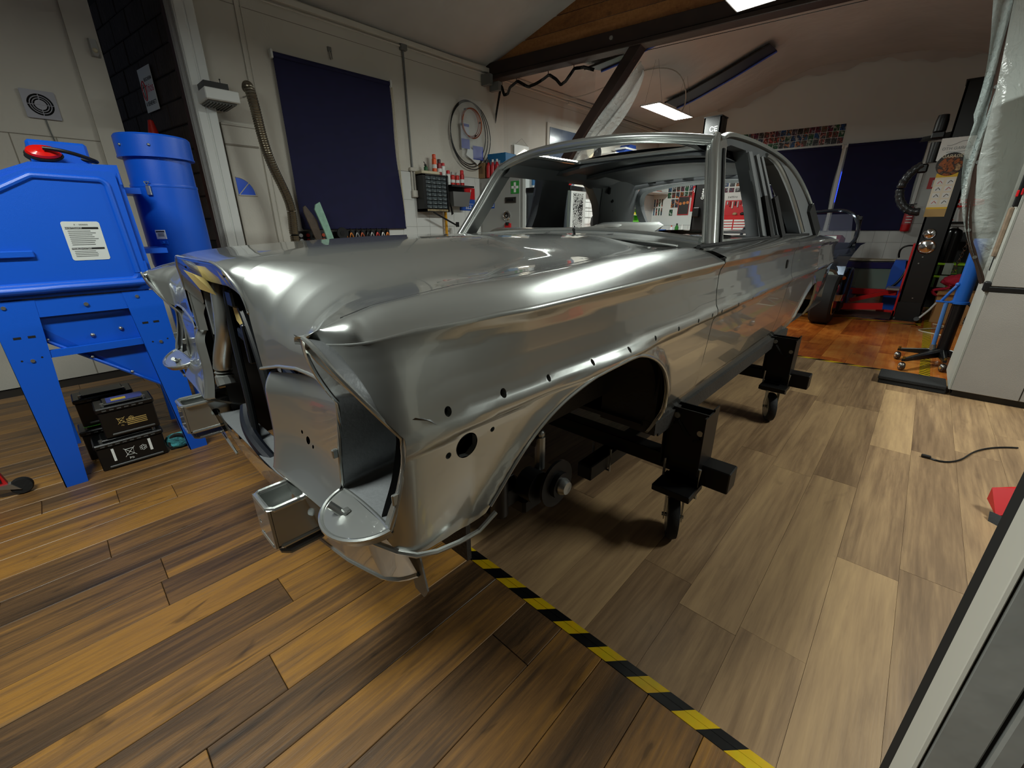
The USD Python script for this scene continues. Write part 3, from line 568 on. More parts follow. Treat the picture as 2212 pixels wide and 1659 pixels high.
# doors, rear wing, sills
def side_panel(name, y0, y1, ztop_, holes=(), extra=None):
    pts = [(y0, .515), (y1, .515), (y1, 1.0)] + [(y, ztop_(y)) for y in np.linspace(y1, y0, 24)]
    if extra is not None: pts = extra
    pg = Polygon(pts).buffer(0)
    for y, z in holes: pg = pg.difference(affinity.scale(Point(y, z).buffer(.006, 6), 1, 1.2))
    m = patch(side, pg, .03, .0095, (1, 0, 0)); sk = skirt(side, pg, (-.014, 0, 0))
    inner = patch(lambda y, z: np.stack([XC + v_(y, z) - .09, y, z], -1), pg.buffer(-.01), .08, .05, (-1, 0, 0))
    top = np.array([[(XC + float(v_(np.array([y]), np.array([ztop_(y)]))[0]) - q * .10, y, ztop_(y) + .028 * math.sin(q * np.pi / 2)) for q in np.linspace(0, 1, 10)] for y in np.linspace(y0, y1, 30)])
    out = []
    for s in (0, 1):
        f_ = (lambda m: mirror(m, XC)) if s else (lambda m: m)
        t = part(car, name, f_(m), M_paint); part(t, 'folded_edge', f_(sk), M_paint); part(t, 'inner_skin', f_(inner), M_inner); part(t, 'window_ledge', f_(gridmesh(top, True)), M_paint)
        if name != 'rear_wing': part(t, 'window_seal', f_(tube(np.array([top[i, -1] + [-.004, 0, .004] for i in range(30)]), .009, 6)), M_rubber)
        out.append(t)
    return out
zst = lambda y: float(zs_(y)) + .022
fd = side_panel('front_door', YD0 + .003, YD1 - .003, zst, [(y, .914) for y in (1.70, 1.9, 2.1, 2.3, 2.5, 2.7)])
rr = [(YD1 + .003, .515), (3.375, .515)] + [tuple(q) for q in spline(ARCHR, 50) if q[0] < 3.9 and q[1] > .515 and q[0] > 3.375 and q[0] < 3.62] + [(YD2 - .3, .83)]
rear_pts = [(YD1 + .003, .515), (3.37, .515)] + [tuple(q) for q in spline(ARCHR, 60) if q[1] > .515 and q[0] < 3.66] + [(3.67, .90), (3.68, 1.0), (3.69, zst(3.69))] + [(y, zst(y)) for y in np.linspace(3.69, YD1 + .003, 20)]
rd = side_panel('rear_door', YD1 + .003, 3.69, zst, [(y, .914) for y in (2.95, 3.15, 3.35, 3.55)], rear_pts)
rw_pts = [(3.676, .905)] + [tuple(q) for q in spline(ARCHR, 60) if q[0] > 3.665 and q[1] > .52] + [(4.16, .52), (5.12, .56), (5.2, .75), (5.19, .95), (5.16, 1.06)] + [(y, zst(y)) for y in np.linspace(5.14, 3.696, 30)] + [(3.686, 1.0)]
rwg = side_panel('rear_wing', 3.696, 5.14, zst, [(y, .914) for y in (4.3, 4.6, 4.9)], rw_pts)
for t in fd[:1] + rd[:1]: pass
hd = part(fd[0], 'handle_hole', bb(XC + .885, XC + .8975, 2.70, 2.725, 1.0, 1.045, .003), M_void); part(fd[1], 'handle_hole', bb(XC - .8975, XC - .885, 2.70, 2.725, 1.0, 1.045, .003), M_void)
for s in (-1, 1):
    for y in (YD0, YD1): part(car, 'shut_gap', tube(np.array([(XC + s * (float(v_(np.array([y]), np.array([z]))[0]) - .012), y, z) for z in np.linspace(.515, 1.11, 30)]), .008, 6), M_void)
    sl = part(car, 'sill', cat(sweep([(XC + s * .80, 1.36, .52), (XC + s * .80, 3.40, .52)], rect(.10, .05)), bb(XC + s * .845 - .003, XC + s * .845 + .003, 1.40, 3.38, .478, .51)), M_under)
# greenhouse: side frames with window openings
vz = lambda z: .80 - .14 * (z - 1.14) / .43
gh = Polygon([(1.80, 1.125), (1.845, 1.15), (2.085, 1.545), (2.13, 1.585), (2.25, 1.60), (2.5, 1.612), (2.85, 1.61), (3.2, 1.59), (3.42, 1.555), (3.56, 1.51), (3.68, 1.465), (3.79, 1.40), (3.9, 1.31), (3.98, 1.21), (4.02, 1.125)])
fwin = Polygon([(1.95, 1.165), (2.155, 1.50), (2.19, 1.545), (2.25, 1.558), (2.47, 1.56), (2.495, 1.45), (2.50, 1.3), (2.475, 1.165)])
rwin = Polygon([(2.89, 1.165), (2.83, 1.33), (2.80, 1.45), (2.775, 1.563), (2.86, 1.565), (2.98, 1.548), (3.07, 1.515), (3.16, 1.456), (3.25, 1.39), (3.335, 1.29), (3.40, 1.20), (3.42, 1.165)])
frame = gh.difference(fwin).difference(rwin)
def frame_slab(pg, th, off=0):
    v, f = extrude(pg, 0, th); zz = v[:, 1]; return np.stack([XC + vz(zz) - off - v[:, 2] * (1 - .0), v[:, 0], zz], -1), f[:, ::-1]
Apil = frame.intersection(sbox(1.7, 1.1, 2.2, 1.7)); Bpil = frame.intersection(sbox(2.44, 1.1, 2.95, 1.562)); Cpil = frame.intersection(sbox(3.0, 1.1, 4.1, 1.7).difference(sbox(2.9, 1.56, 3.3, 1.7))); rail = frame.difference(unary_union([Apil, Bpil, Cpil]).buffer(1e-4))
rp = np.array([(2.11, 1.568), (2.2, 1.592), (2.35, 1.606), (2.6, 1.613), (2.9, 1.610), (3.2, 1.59), (3.42, 1.555), (3.6, 1.498), (3.79, 1.40), (3.9, 1.31), (3.98, 1.21), (4.0, 1.15)])
rps = spline(rp, 60)
for s in (0, 1):
    f_ = (lambda m: mirror(m, XC)) if s else (lambda m: m)
    a = part(car, 'windscreen_pillar', f_(frame_slab(Apil, .045)), M_paint, smooth=20)
    ax = np.array([(1.83, 1.14), (1.9, 1.25), (2.0, 1.415), (2.085, 1.545), (2.12, 1.58)]); axs = spline(ax, 30)
    part(a, 'screen_channel', f_(tube(np.stack([XC + vz(axs[:, 1]) - .012, axs[:, 0] - .004, axs[:, 1]], -1), .019, 12)), M_paint)
    part(a, 'screen_flange', f_(tube(np.stack([XC + vz(axs[:, 1]) - .045, axs[:, 0] + .012, axs[:, 1]], -1), .009, 8)), M_paint)
    part(a, 'door_seal', f_(tube(np.stack([XC + vz(axs[:, 1]) + .001, axs[:, 0] + .062, axs[:, 1]], -1)[:-4], .009, 8)), M_rubber)
    b = part(car, 'door_pillar', f_(frame_slab(Bpil, .06)), M_inner, smooth=20)
    for yy, w in ((.0, .05), (.17, .045), (.29, .03)): part(b, 'pillar_rib', f_(sweep([(XC + vz(1.165) + .004, 2.52 + yy, 1.165), (XC + vz(1.35) + .004, 2.53 + yy * .86, 1.35), (XC + vz(1.555) + .004, 2.505 + yy * .72, 1.555)], rect(w, .016), up=(1, 0, 0))), M_prim)
    part(b, 'seal_strip', f_(sweep([(XC + vz(1.16) + .012, 2.655, 1.16), (XC + vz(1.36) + .012, 2.645, 1.36)], rect(.06, .014), up=(1, 0, 0))), M_rubber)
    part(b, 'seal_strip', f_(sweep([(XC + vz(1.16) + .02, 2.85, 1.16), (XC + vz(1.36) + .02, 2.80, 1.36)], rect(.06, .02), up=(1, 0, 0))), M_rubber)
    c = part(car, 'rear_pillar', f_(frame_slab(Cpil, .07)), M_prim, smooth=20)
    part(c, 'seal_strip', f_(sweep([(XC + vz(1.16) + .012, 3.90, 1.16), (XC + vz(1.33) + .012, 3.78, 1.33)], rect(.10, .03), up=(1, 0, 0))), M_rubber)
    cr = spline([(2.80, 1.575), (3.0, 1.555), (3.1, 1.52), (3.22, 1.44), (3.33, 1.33), (3.44, 1.17)], 24)
    part(c, 'frame_rib', f_(tube(np.stack([XC + vz(cr[:, 1]) + .003, cr[:, 0] + .035, cr[:, 1]], -1), .012, 8)), M_paint)
    part(c, 'frame_rib', f_(tube(np.stack([XC + vz(cr[:, 1]) + .003, cr[:, 0] + .085, cr[:, 1] + .004], -1), .007, 8)), M_void)
    r_ = part(car, 'roof_rail', f_(frame_slab(rail, .06)), M_inner, smooth=20)
    part(r_, 'drip_gutter', f_(sweep(np.stack([XC + vz(rps[:, 1]) + .008, rps[:, 0], rps[:, 1]], -1), np.array([(-.012, -.008), (.012, -.008), (.014, .006), (0, .012), (-.012, .010)]), up=(0, 0, 1))), M_paint)
    part(r_, 'inner_rail', f_(gridmesh(np.array([[(XC + .625 - .10 * q ** .7, y, 1.515 + (.10 * q) - .02 * abs(y - 2.7) * q + (-.02 if y > 3.0 else 0)) for q in np.linspace(0, 1, 6)] for y in np.linspace(2.1, 3.4, 20)]))[:2]), M_prim)
    for y in (2.2, 2.33, 2.42, 2.56, 2.72, 2.84, 2.97, 3.08): part(r_, 'rail_hole', f_(hull(np.array([(XC + .595 + a_ * .012 - b_ * .008, y + c_ * .018, 1.548 + b_ * .012) for a_ in (-.4, .4) for b_ in (-1, 1) for c_ in (-1, 1)]))), M_void)
    # rear quarter seen from inside, with its slots
    q_ = part(car, 'inner_quarter', f_(gridmesh(np.array([[(XC + vz(z) - .075 - .06 * math.sin(np.pi * t), 3.38 + .60 * t - .36 * (z - 1.1) , z) for z in np.linspace(1.10, 1.56, 12)] for t in np.linspace(0, 1, 10)]))[:2]), M_prim)
    for z, y in ((1.20, 3.50), (1.28, 3.47), (1.36, 3.44), (1.43, 3.39), (1.49, 3.30)): part(q_, 'slot', f_(box((XC + vz(z) - .10, y, z), (.02, .035, .055), .008)), M_void)
# roof: windscreen header, front rail of the sunroof, roof skin, inner panels, rear header
def rz_(v, y): return 1.578 + .062 * (1 - (np.abs(v) / .66) ** 2.2) - .05 * np.clip((y - 2.9) / .9, 0, 1) ** 2 - .016 * np.clip((2.2 - y) / .22, 0, 1) ** 1.5
hy = lambda v: 1.985 + .125 * (abs(v) / .66) ** 2.2
roofpoly = Polygon([(v, hy(v)) for v in np.linspace(-.655, .655, 40)] + [(.655, y) for y in np.linspace(2.15, 3.45, 10)] + [(v, 3.62 + .1 * (1 - (v / .655) ** 2)) for v in np.linspace(.655, -.655, 30)])
sunroof = sbox(-.39, 2.085, .41, 2.565).buffer(-.03).buffer(.03)
rs = part(car, 'roof_skin', patch(lambda v, y: np.stack([XC + v, y, rz_(v, y)], -1), roofpoly.difference(sunroof), .04, .04, (0, 0, 1)), M_paint)
part(rs, 'roof_lining_panel', patch(lambda v, y: np.stack([XC + v, y, rz_(v, y) - .022], -1), roofpoly.difference(sunroof.buffer(.006)).buffer(-.01), .08, .06, (0, 0, -1)), M_inner)
sr = np.array(sunroof.exterior.coords)[:-1]; part(rs, 'sunroof_edge', tube(np.stack([XC + sr[:, 0], sr[:, 1], rz_(sr[:, 0], sr[:, 1]) - .010], -1), .013, 7, True), M_paint)
hv = np.linspace(-.66, .66, 50); hp = np.array([(XC + v, hy(v) - .008, float(rz_(v, hy(v))) - .012) for v in hv])
part(rs, 'screen_header', tube(hp, .017, 12), M_paint); part(rs, 'header_flange', tube(hp + [0, .014, -.016], .008, 8), M_paint)
for y in (2.63, 3.0): part(rs, 'roof_bow', sweep([(XC + v, y, float(rz_(v, y)) - .035) for v in np.linspace(-.62, .62, 20)], rect(.10, .018)), M_inner)
rhd = [(XC + v, 3.66 + .1 * (1 - (v / .655) ** 2), float(rz_(v, 3.6)) - .02) for v in np.linspace(-.62, .62, 24)]
part(rs, 'rear_header', sweep(rhd, rect(.05, .07)), M_prim)
for v in (-.42, -.28, -.12, .06, .2, .34): part(rs, 'header_hole', hull([(XC + v + a_ * .045, 3.655 + .1 * (1 - (v / .655) ** 2) - .026, float(rz_(v, 3.6)) - .02 + b_ * .012) for a_ in (-1, 1) for b_ in (-1, 1)] + [(XC + v, 3.655 + .1 * (1 - (v / .655) ** 2) - .024, float(rz_(v, 3.6)) - .02)]), M_void)
rwf = np.array([(-.56, 4.04, 1.14), (-.60, 3.93, 1.30), (-.585, 3.84, 1.44), (-.54, 3.80, 1.50), (-.40, 3.80, 1.545), (0, 3.82, 1.57), (.40, 3.80, 1.545), (.54, 3.80, 1.50), (.585, 3.84, 1.44), (.60, 3.93, 1.30), (.56, 4.04, 1.14)])
part(car, 'rear_screen_frame', sweep(wx(spline(rwf, 60)), rect(.06, .05), up=(0, -1, .4)), M_prim)
# scuttle, dash, parcel shelf, floor, boot
def scut(v, t): return np.stack([XC + v, ip(np.abs(v), [0, .35, .75], [1.775, 1.755, 1.70]) + t * (.235 - .10 * (np.abs(v) / .75) ** 2), 1.176 - .04 * (np.abs(v) / .75) ** 2 + .022 * t], -1)
sc = part(car, 'scuttle_panel', patch(scut, sbox(-.76, 0, .76, 1), .05, .1, (0, 0, 1)), M_paint)
part(sc, 'front_lip', tube(scut(np.linspace(-.70, .70, 40), np.full(40, .03)) + [0, 0, .002], .006, 8), M_paint)
part(sc, 'screen_ledge', tube(scut(np.linspace(-.74, .74, 40), np.full(40, 1.0)) + [0, 0, .004], .012, 8), M_paint)
for v in (-.42, -.1, .3): part(sc, 'slot', hull(scut(np.array([v - .02, v + .02, v - .015, v + .015]), np.array([.5, .5, .58, .58])) + [[0, 0, .003], [0, 0, .003], [0, 0, .001], [0, 0, .006]]), M_void)
part(sc, 'washer_jet', cat(cyl((XC + .165, 1.775, 1.178), (XC + .16, 1.772, 1.203), .006, 8), ball((XC + .16, 1.772, 1.205), .008, 1)), M_rubber)
dsh = part(car, 'dash_cowl', hull([(XC + .05, 2.0, 1.176), (XC + .03, 2.04, 1.214), (XC + .16, 2.10, 1.232), (XC + .40, 2.17, 1.238), (XC + .445, 2.13, 1.222), (XC + .38, 2.02, 1.150), (XC + .12, 1.99, 1.150), (XC + .3, 2.3, 1.15), (XC + .05, 2.3, 1.15)]), M_paint, smooth=12)
part(dsh, 'dash_top', gridmesh(np.array([[(XC + v, 2.02 + .35 * t, 1.17 + .045 * math.sin(np.pi * min(1, t * 1.3)) * (1 if v < .1 else .2)) for t in np.linspace(0, 1, 10)] for v in np.linspace(-.72, .72, 30)])), M_paint)
part(dsh, 'binnacle', lathe([(.0, .03), (.10, .026), (.145, .012), (.16, 0)], (XC + .16, 2.22, 1.212), (0, 0, 1), 28), M_paint)
shf = part(car, 'parcel_shelf', bb(XC - .68, XC + .68, 3.80, 4.10, 1.105, 1.115), M_paint)
part(shf, 'front_beam', bb(XC - .68, XC + .68, 3.70, 3.80, 1.045, 1.10, .008), M_paint)
for i in range(9): part(shf, 'slot', bb(XC - .44 + i * .11, XC - .37 + i * .11, 3.86, 3.93, 1.113, 1.118), M_void)
part(car, 'seat_wall', bb(XC - .70, XC + .70, 3.66, 3.70, .55, 1.03), mat('black_gold_mat', '#14130d', .9, var=(40, .9)))
part(car, 'floor_pan', cat(bb(XC - .80, XC + .80, 1.34, 5.0, .52, .535), bb(XC - .72, XC + .72, 1.70, 1.74, .5, 1.14)), M_under)
for s in (-1, 1):
    wh = part(car, 'wheelhouse', cat(bb(XC + s * .62 - .01, XC + s * .62 + .01, .45, 1.42, .60, 1.07), *[box((XC + s * .735, 0.935 + .47 * math.cos(a), .60 + .36 * math.sin(a)), (.22, .13, .012), 0, rotm(-math.degrees(math.atan2(-.36 * math.cos(a), .47 * math.sin(a))) if 0 else math.degrees(math.atan2(.36 * math.cos(a), -.47 * math.sin(a))))) for a in np.linspace(.0, np.pi, 13)]), M_under)
    part(wh, 'bulkhead_box', hull([(XC + s * q, y, z) for q in (.62, .842) for y, z in ((1.375, .86), (1.42, .88), (1.36, .50), (1.50, .50))]), M_under)
    part(wh, 'chassis_leg', bb(XC + s * .46, XC + s * .56, .42, 1.6, .56, .66, .01), M_under)
    part(car, 'rear_wheelhouse', cat(bb(XC + s * .62 - .01, XC + s * .62 + .01, 3.3, 4.2, .5, 1.0), bb(XC + s * .62, XC + s * .86, 3.36, 4.16, .92, .93)), M_under)
part(car, 'boot_lid', gridmesh(np.array([[(XC + v, y, 1.165 - .05 * ((y - 4.05) / 1.1) ** 2 + .02 * (1 - (v / .78) ** 2) - .03 * max(0, abs(v) - .68) / .1) for y in np.linspace(4.05, 5.15, 14)] for v in np.linspace(-.78, .78, 24)]), True), M_paint)
part(car, 'tail_panel', gridmesh(np.array([[(XC + v, 5.17 - .12 * (abs(v) / .8) ** 4, z) for z in np.linspace(.56, 1.12, 8)] for v in np.linspace(-.79, .79, 20)])), M_paint)
# suspension hanging in the wheel arch
for s in (1, -1):
    X = lambda v: XC + s * v
    su = part(car, 'front_suspension', cat(bb(X(.50), X(.62), .90, 1.02, .28, .34, .01), cyl((X(.60), .93, .40), (X(.66), .93, .40), .055, 16), box((X(.52), .86, .36), (.14, .16, .12), .03)), M_dark)
    part(su, 'spring_strut', cat(cyl((X(.54), .83, .30), (X(.54), .83, .72), .042, 16), lathe([(.05, 0), (.06, .02), (.06, .05), (.045, .07)], (X(.54), .83, .56), (0, 0, 1), 16)), M_black)
    part(su, 'damper', cat(cyl((X(.60), .80, .34), (X(.60), .80, .62), .03, 14), cyl((X(.60), .80, .52), (X(.60), .80, .56), .031, 14)), M_black)
    part(su, 'ball_joint', cat(cyl((X(.62), .98, .44), (X(.62), .98, .56), .018, 10), ball((X(.62), .98, .57), .017, 1)), M_zinc)
    part(su, 'upper_arm', sweep([(X(.50), .92, .58), (X(.62), .97, .55)], rect(.05, .03)), M_black)
    ds = part(su, 'brake_disc', lathe([(.03, 0), (.083, 0), (.083, .010), (.046, .012), (.046, .03), (.03, .03)], (X(.685), .985, .405), (s, 0, 0), 36), M_dark)
    part(su, 'hub', lathe([(.0, 0), (.030, 0), (.030, .006), (.022, .022), (.0, .024)], (X(.715), .985, .405), (s, 0, 0), 20), M_zinc)
# ---------------------------------------------------------------- floor tapes
def stripes(name, period, duty, slant, axis, y0=0., c1='#d9b310', c2='#0c0c0c'):
    """flat print: slanted stripes across a tape; axis 0 runs along x, 1 along y"""
    nodes = {'tc': ('geometry', {}), 's': ('separate_xyz', {}), 'k': ('math', {'math_type': 'multiply_add', 'value2': slant, 'value3': y0}), 'a': ('math', {'math_type': 'add'}), 'd': ('math', {'math_type': 'divide', 'value2': period}), 'f': ('math', {'math_type': 'floored_modulo', 'value2': 1.0}), 'l': ('math', {'math_type': 'less_than', 'value2': duty}),
             'm': ('mix_color', {'a': lin(c2), 'b': lin(c1)}), 'n': ('noise_texture', {'scale': 30., 'detail': 3.}), 'w': ('mix_color', {'blend_type': 'multiply', 'fac': .35}), 'p': ('principled_bsdf', {'roughness': .35})}
    u, v = ('x', 'y') if axis == 0 else ('y', 'x')
    links = [('tc.position', 's.vector'), (f's.{v}', 'k.value1'), (f's.{u}', 'a.value1'), ('k.value', 'a.value2'), ('a.value', 'd.value1'), ('d.value', 'f.value1'), ('f.value', 'l.value1'), ('l.value', 'm.fac'), ('tc.position', 'n.vector'), ('m.result', 'w.a'), ('n.color', 'w.b'), ('w.result', 'p.base_color')]
    return usdkit.material(stage, '/World/Looks/' + name, nodes, links, surface='p.BSDF')
TZ = .0012
t1 = single('hazard_tape', 'worn yellow and black hazard tape between the dark and the light planks', 'floor tape', cat(bb(-3.6, .40, .831, .856, -.001, TZ), bb(-3.6, .40, .8562, .877, -.001, TZ + .0008)), stripes('hazard_front', .1335, .49, -1.0, 0, .737 + .833), smooth=False)
t2 = single('hazard_tape', 'yellow and black hazard tape between the light and the orange planks', 'floor tape', bb(-3.6, .03, 4.825, 4.875, -.001, TZ), stripes('hazard_far', .20, .5, -1.6, 0, 0), smooth=False)
t3 = single('hazard_tape', 'yellow and black hazard tape edging the lift bay', 'floor tape', bb(-3.4, .16, 7.40, 7.47, -.001, TZ), stripes('hazard_bay', .25, .5, -1.6, 0, 0), smooth=False)
t4 = single('hazard_tape', 'finely striped yellow and black tape running away beside the transmission jack', 'floor tape', bb(.215, .285, 4.9, 9.2, -.001, TZ), stripes('hazard_fine', .062, .62, .5, 1, 0), smooth=False)
t5 = single('hazard_tape', 'short piece of finely striped tape beside the lift foot', 'floor tape', bb(.14, .19, 7.40, 7.85, -.001, TZ), stripes('hazard_fine2', .062, .62, .5, 1, .02), smooth=False)

# ---------------------------------------------------------------- dolly under the car body: two cross frames with castors
dl = thing('body_dolly', 'black steel dolly frame with castors carrying the silver body shell', 'dolly', (XC, 2.2, 0))
def castor(x, y, rz, dia=.19):
    R = rotm(0, 0, rz); c = np.array([x, y, 0]); h = dia / 2
    w = part(dl, 'castor', tuple([c + [0, 0, h] + np.asarray(m) @ R.T if k == 0 else m for k, m in enumerate(lathe([(.0, -.022), (h * .72, -.022), (h * .94, -.02), (h, -.008), (h, .008), (h * .94, .02), (h * .72, .022), (.0, .022)], (0, 0, 0), (1, 0, 0), 36))]), M_rubber)
    mv = lambda m: (c + np.asarray(m[0]) @ R.T, m[1])
    part(w, 'hub', mv(cat(lathe([(.0, -.024), (h * .7, -.024), (h * .7, .024), (.0, .024)], (0, 0, h), (1, 0, 0), 28), cyl((-.042, 0, h), (.042, 0, h), .008, 10))), M_zinc)
    part(w, 'fork', mv(cat(*[hull([(sx * .034, -.03, dia + .03), (sx * .034, .035, dia + .03), (sx * .036, -.016, h - .015), (sx * .036, .016, h - .015), (sx * .031, -.03, dia + .03), (sx * .031, .035, dia + .03), (sx * .033, -.016, h - .015), (sx * .033, .016, h - .015)]) for sx in (-1, 1)], bb(-.045, .045, -.04, .045, dia + .025, dia + .032))), M_zinc)
def cross(y, yc):
    part(dl, 'cross_tube', bb(XC - 1.03, XC + 1.03, y - .035, y + .035, .255, .325, .004), M_dark)
    for s in (-1, 1):
        X = XC + s * .91
        castor(X, yc, 25 if s > 0 else -40)
        part(dl, 'castor_plate', cat(bb(X - .075, X + .075, yc - .07, yc + .07, .222, .25, .003), bb(X - .06, X + .06, y - .055, y + .055, .25, .258)), M_dark)
        pl = part(dl, 'clamp_post', cat(bb(X - .085, X + .065, y - .062, y - .056, .30, .555), bb(X - .09, X - .085, y - .085, y - .03, .30, .55), bb(X + .06, X + .066, y - .09, y + .0, .30, .55), bb(X - .085, X + .065, y - .0, y + .006, .30, .555), bb(X + .06, X + .066, y + .0, y + .05, .30, .56)), M_dark)
        arc = [(X - .045 + .08 * q, y - .0625, .505 - .07 * math.sin(q * np.pi * .5)) for q in np.linspace(0, .62, 8)]
        part(pl, 'curved_slot', tube(arc, .008, 6), M_void); part(pl, 'curved_slot', tube([(X + .025, y - .0625, .432), (X + .045, y - .0625, .452)], .008, 6), M_void)
        for bx, bz in ((-.05, .525), (.045, .475)): part(pl, 'bolt', cyl((X + bx, y - .062, bz), (X + bx, y - .07, bz), .012, 10), M_zinc)
        part(dl, 'u_bolt', tube([(X - .07, y - .075, .33), (X - .07, y - .075, .20), (X + .07, y - .075, .20), (X + .07, y - .075, .33)], .006, 7), M_zinc)
        part(dl, 'end_sleeve', cat(bb(X + s * .02, X + s * .17, y - .045, y + .045, .245, .335, .004) if s > 0 else bb(X - .17, X - .02, y - .045, y + .045, .245, .335, .004)), M_dark)
cross(1.60, 1.50); cross(3.10, 3.02)
for s in (-1, 1):
    part(dl, 'long_tube', bb(XC + s * .56 - .035, XC + s * .56 + .035, 1.36, 3.2, .185, .255, .004), M_dark)
    part(dl, 'tube_mouth', bb(XC + s * .56 - .029, XC + s * .56 + .029, 1.357, 1.37, .191, .249), M_void)
    part(dl, 'u_bolt', tube([(XC + s * .56 - .045, 1.50, .29), (XC + s * .56 - .045, 1.50, .18), (XC + s * .56 + .045, 1.50, .18), (XC + s * .56 + .045, 1.50, .29)], .006, 7), M_zinc)
    part(dl, 'saddle', cat(bb(XC + s * .85 - .03, XC + s * .85 + .03, 1.57, 1.63, .325, .523), bb(XC + s * .85 - .03, XC + s * .85 + .03, 3.07, 3.13, .325, .523)), M_dark)

# ---------------------------------------------------------------- blast cabinet on the left, with its dust collector
CX = -2.88
SB = Fr((CX, 0, 0), (0, 1, 0), (0, 0, 1), (1, 0, 0))
bc = thing('blast_cabinet', 'blue sandblasting cabinet on splayed legs with a riveted hopper', 'blasting cabinet', (CX - .3, 0, 0))
outl = [(.36, .93), (.345, 1.505), (.055, 1.495), (-.16, 1.40), (-.36, 1.22), (-.36, .93)]
part(bc, 'body', SB.ext(outl, -.62, -.012), M_blue, smooth=20)
doorp = Polygon([(.335, .965), (.325, 1.475), (.05, 1.47), (-.15, 1.375), (-.34, 1.20), (-.34, .955)]).buffer(-.02).buffer(.02)
dr = part(bc, 'side_door', SB.ext(doorp, -.012, .006), M_blue, smooth=20)
bead = np.array(Polygon([(.30, .985), (.285, 1.435), (.045, 1.44), (-.14, 1.335), (-.31, 1.17), (-.31, .985)]).buffer(-.03).buffer(.03).exterior.coords)[:-1]
def tubular(pts, r, m, parent, name): part(parent, name, tube(np.array([SB.p(a, b, .004) for a, b in pts]), r, 10, True), m)
tubular(bead, .014, M_blue, dr, 'pressed_rib')
part(dr, 'bottom_lip', tube([SB.p(q, .968 + .002 * (q > 0), .012) for q in np.linspace(-.35, .315, 12)], .020, 12), M_blue)
part(dr, 'hinge', cat(*[cyl(SB.p(.338, z, .004), SB.p(.338, z + .05, .004), .006, 8) for z in (1.02, 1.42)]), M_blue)
part(dr, 'latch_handle', cat(SB.box(-.16, -.03, 1.105, 1.135, .006, .022, .004)), M_blue)
lb = part(dr, 'instruction_label', SB.ext(sbox(.085, 1.085, .215, 1.255).buffer(-.01).buffer(.01), .006, .0075), mat('label_silver', '#c9cdca', .35))
part(lb, 'label_print', cat(SB.box(.094, .206, 1.222, 1.231, .0075, .0082), SB.box(.094, .206, 1.133, 1.141, .0075, .0082)), M_ink)
part(lb, 'label_print', cat(*[SB.box(.10, .10 + .1 * rng.uniform(.7, 1), 1.212 - i * .0085, 1.2155 - i * .0085, .0075, .008) for i in range(8)], *[SB.box(.10, .10 + .1 * rng.uniform(.7, 1), 1.124 - i * .0075, 1.127 - i * .0075, .0075, .008) for i in range(4)]), mat('grey_print', '#6b6e6c', .6), kind='stuff')
part(lb, 'label_title', SB.text('X - SERIES', .15, 1.238, .0065, .0075, .0006), M_ink); part(lb, 'label_title', SB.text('MAINTENANCE', .122, 1.2238, .0055, .0083, .0004), M_paper); part(lb, 'label_title', SB.text('TROUBLESHOOTING', .126, 1.1345, .005, .0083, .0004), M_paper)
legL, legR = [(-.235, .925), (-.085, .925), (-.149, 0), (-.232, 0)], [(.215, .925), (.366, .925), (.374, 0), (.289, 0)]
for pts in (legL, legR):
    lg = part(bc, 'leg', cat(SB.ext(pts, -.004, .0), SB.m(hull([(q[0], q[1], w) for q in (pts[0], pts[3]) for w in (0, -.06)] + [(pts[0][0] + .004, pts[0][1], -.06), (pts[3][0] + .004, 0, 0)]))), M_blue)
    for a in (.35, .65): part(lg, 'slot', SB.box(pts[0][0] + .15 * a - .012, pts[0][0] + .15 * a + .012, .758, .768, -.002, .0008), M_void)
    for a, z, r in ((.5, .655, .008), (.25, .66, .004), (.75, .665, .004), (.35, .90, .008)): part(lg, 'bolt', SB.disc(pts[0][0] * (z / .925) + pts[3][0] * (1 - z / .925) + .13 * a + .005, z, r, -.002, .005 if r > .005 else .0008, 8), M_zinc if r > .005 else M_void)
for y_ in (-.235, .30): part(bc, 'leg', bb(CX - .62, CX - .60, y_, y_ + .09, 0, .925), M_blue)
part(bc, 'top_rail', SB.box(-.1, .23, .845, .925, -.006, -.002), M_blue); part(bc, 'mid_rail', SB.box(-.13, .27, .655, .688, -.03, -.004), M_blue)
part(bc, 'bolt', SB.disc(.075, .885, .009, -.002, .006, 8), M_zinc)
hp_ = hull([(CX - .03, -.18, .86), (CX - .03, .33, .86), (CX - .58, -.18, .86), (CX - .58, .33, .86), (CX - .30, .24, .34), (CX - .36, .30, .34)])
hpz = part(bc, 'hopper', hull([(CX - .03, -.2, .90), (CX - .03, .33, .90), (CX - .58, -.2, .90), (CX - .58, .33, .90), (CX - .05, -.14, .76), (CX - .05, .30, .37), (CX - .40, .30, .37), (CX - .40, -.10, .70)]), M_blue, smooth=15)
part(hpz, 'hopper_flange', tube([(CX - .035, -.14, .765), (CX - .035, .31, .372)], .008, 6), M_blue)
for q in (.1, .38, .66, .9): part(hpz, 'rivet', ball((CX - .028, -.14 + .45 * q, .775 - .393 * q), .008, 1), M_zinc)
for y_, z_ in ((.06, .73), (.17, .745)): part(hpz, 'rivet', ball((CX - .035, y_, z_), .010, 1), M_zinc)
part(bc, 'lamp_box', bb(CX - .40, CX - .14, .07, .27, 1.48, 1.60, .01), M_blue)
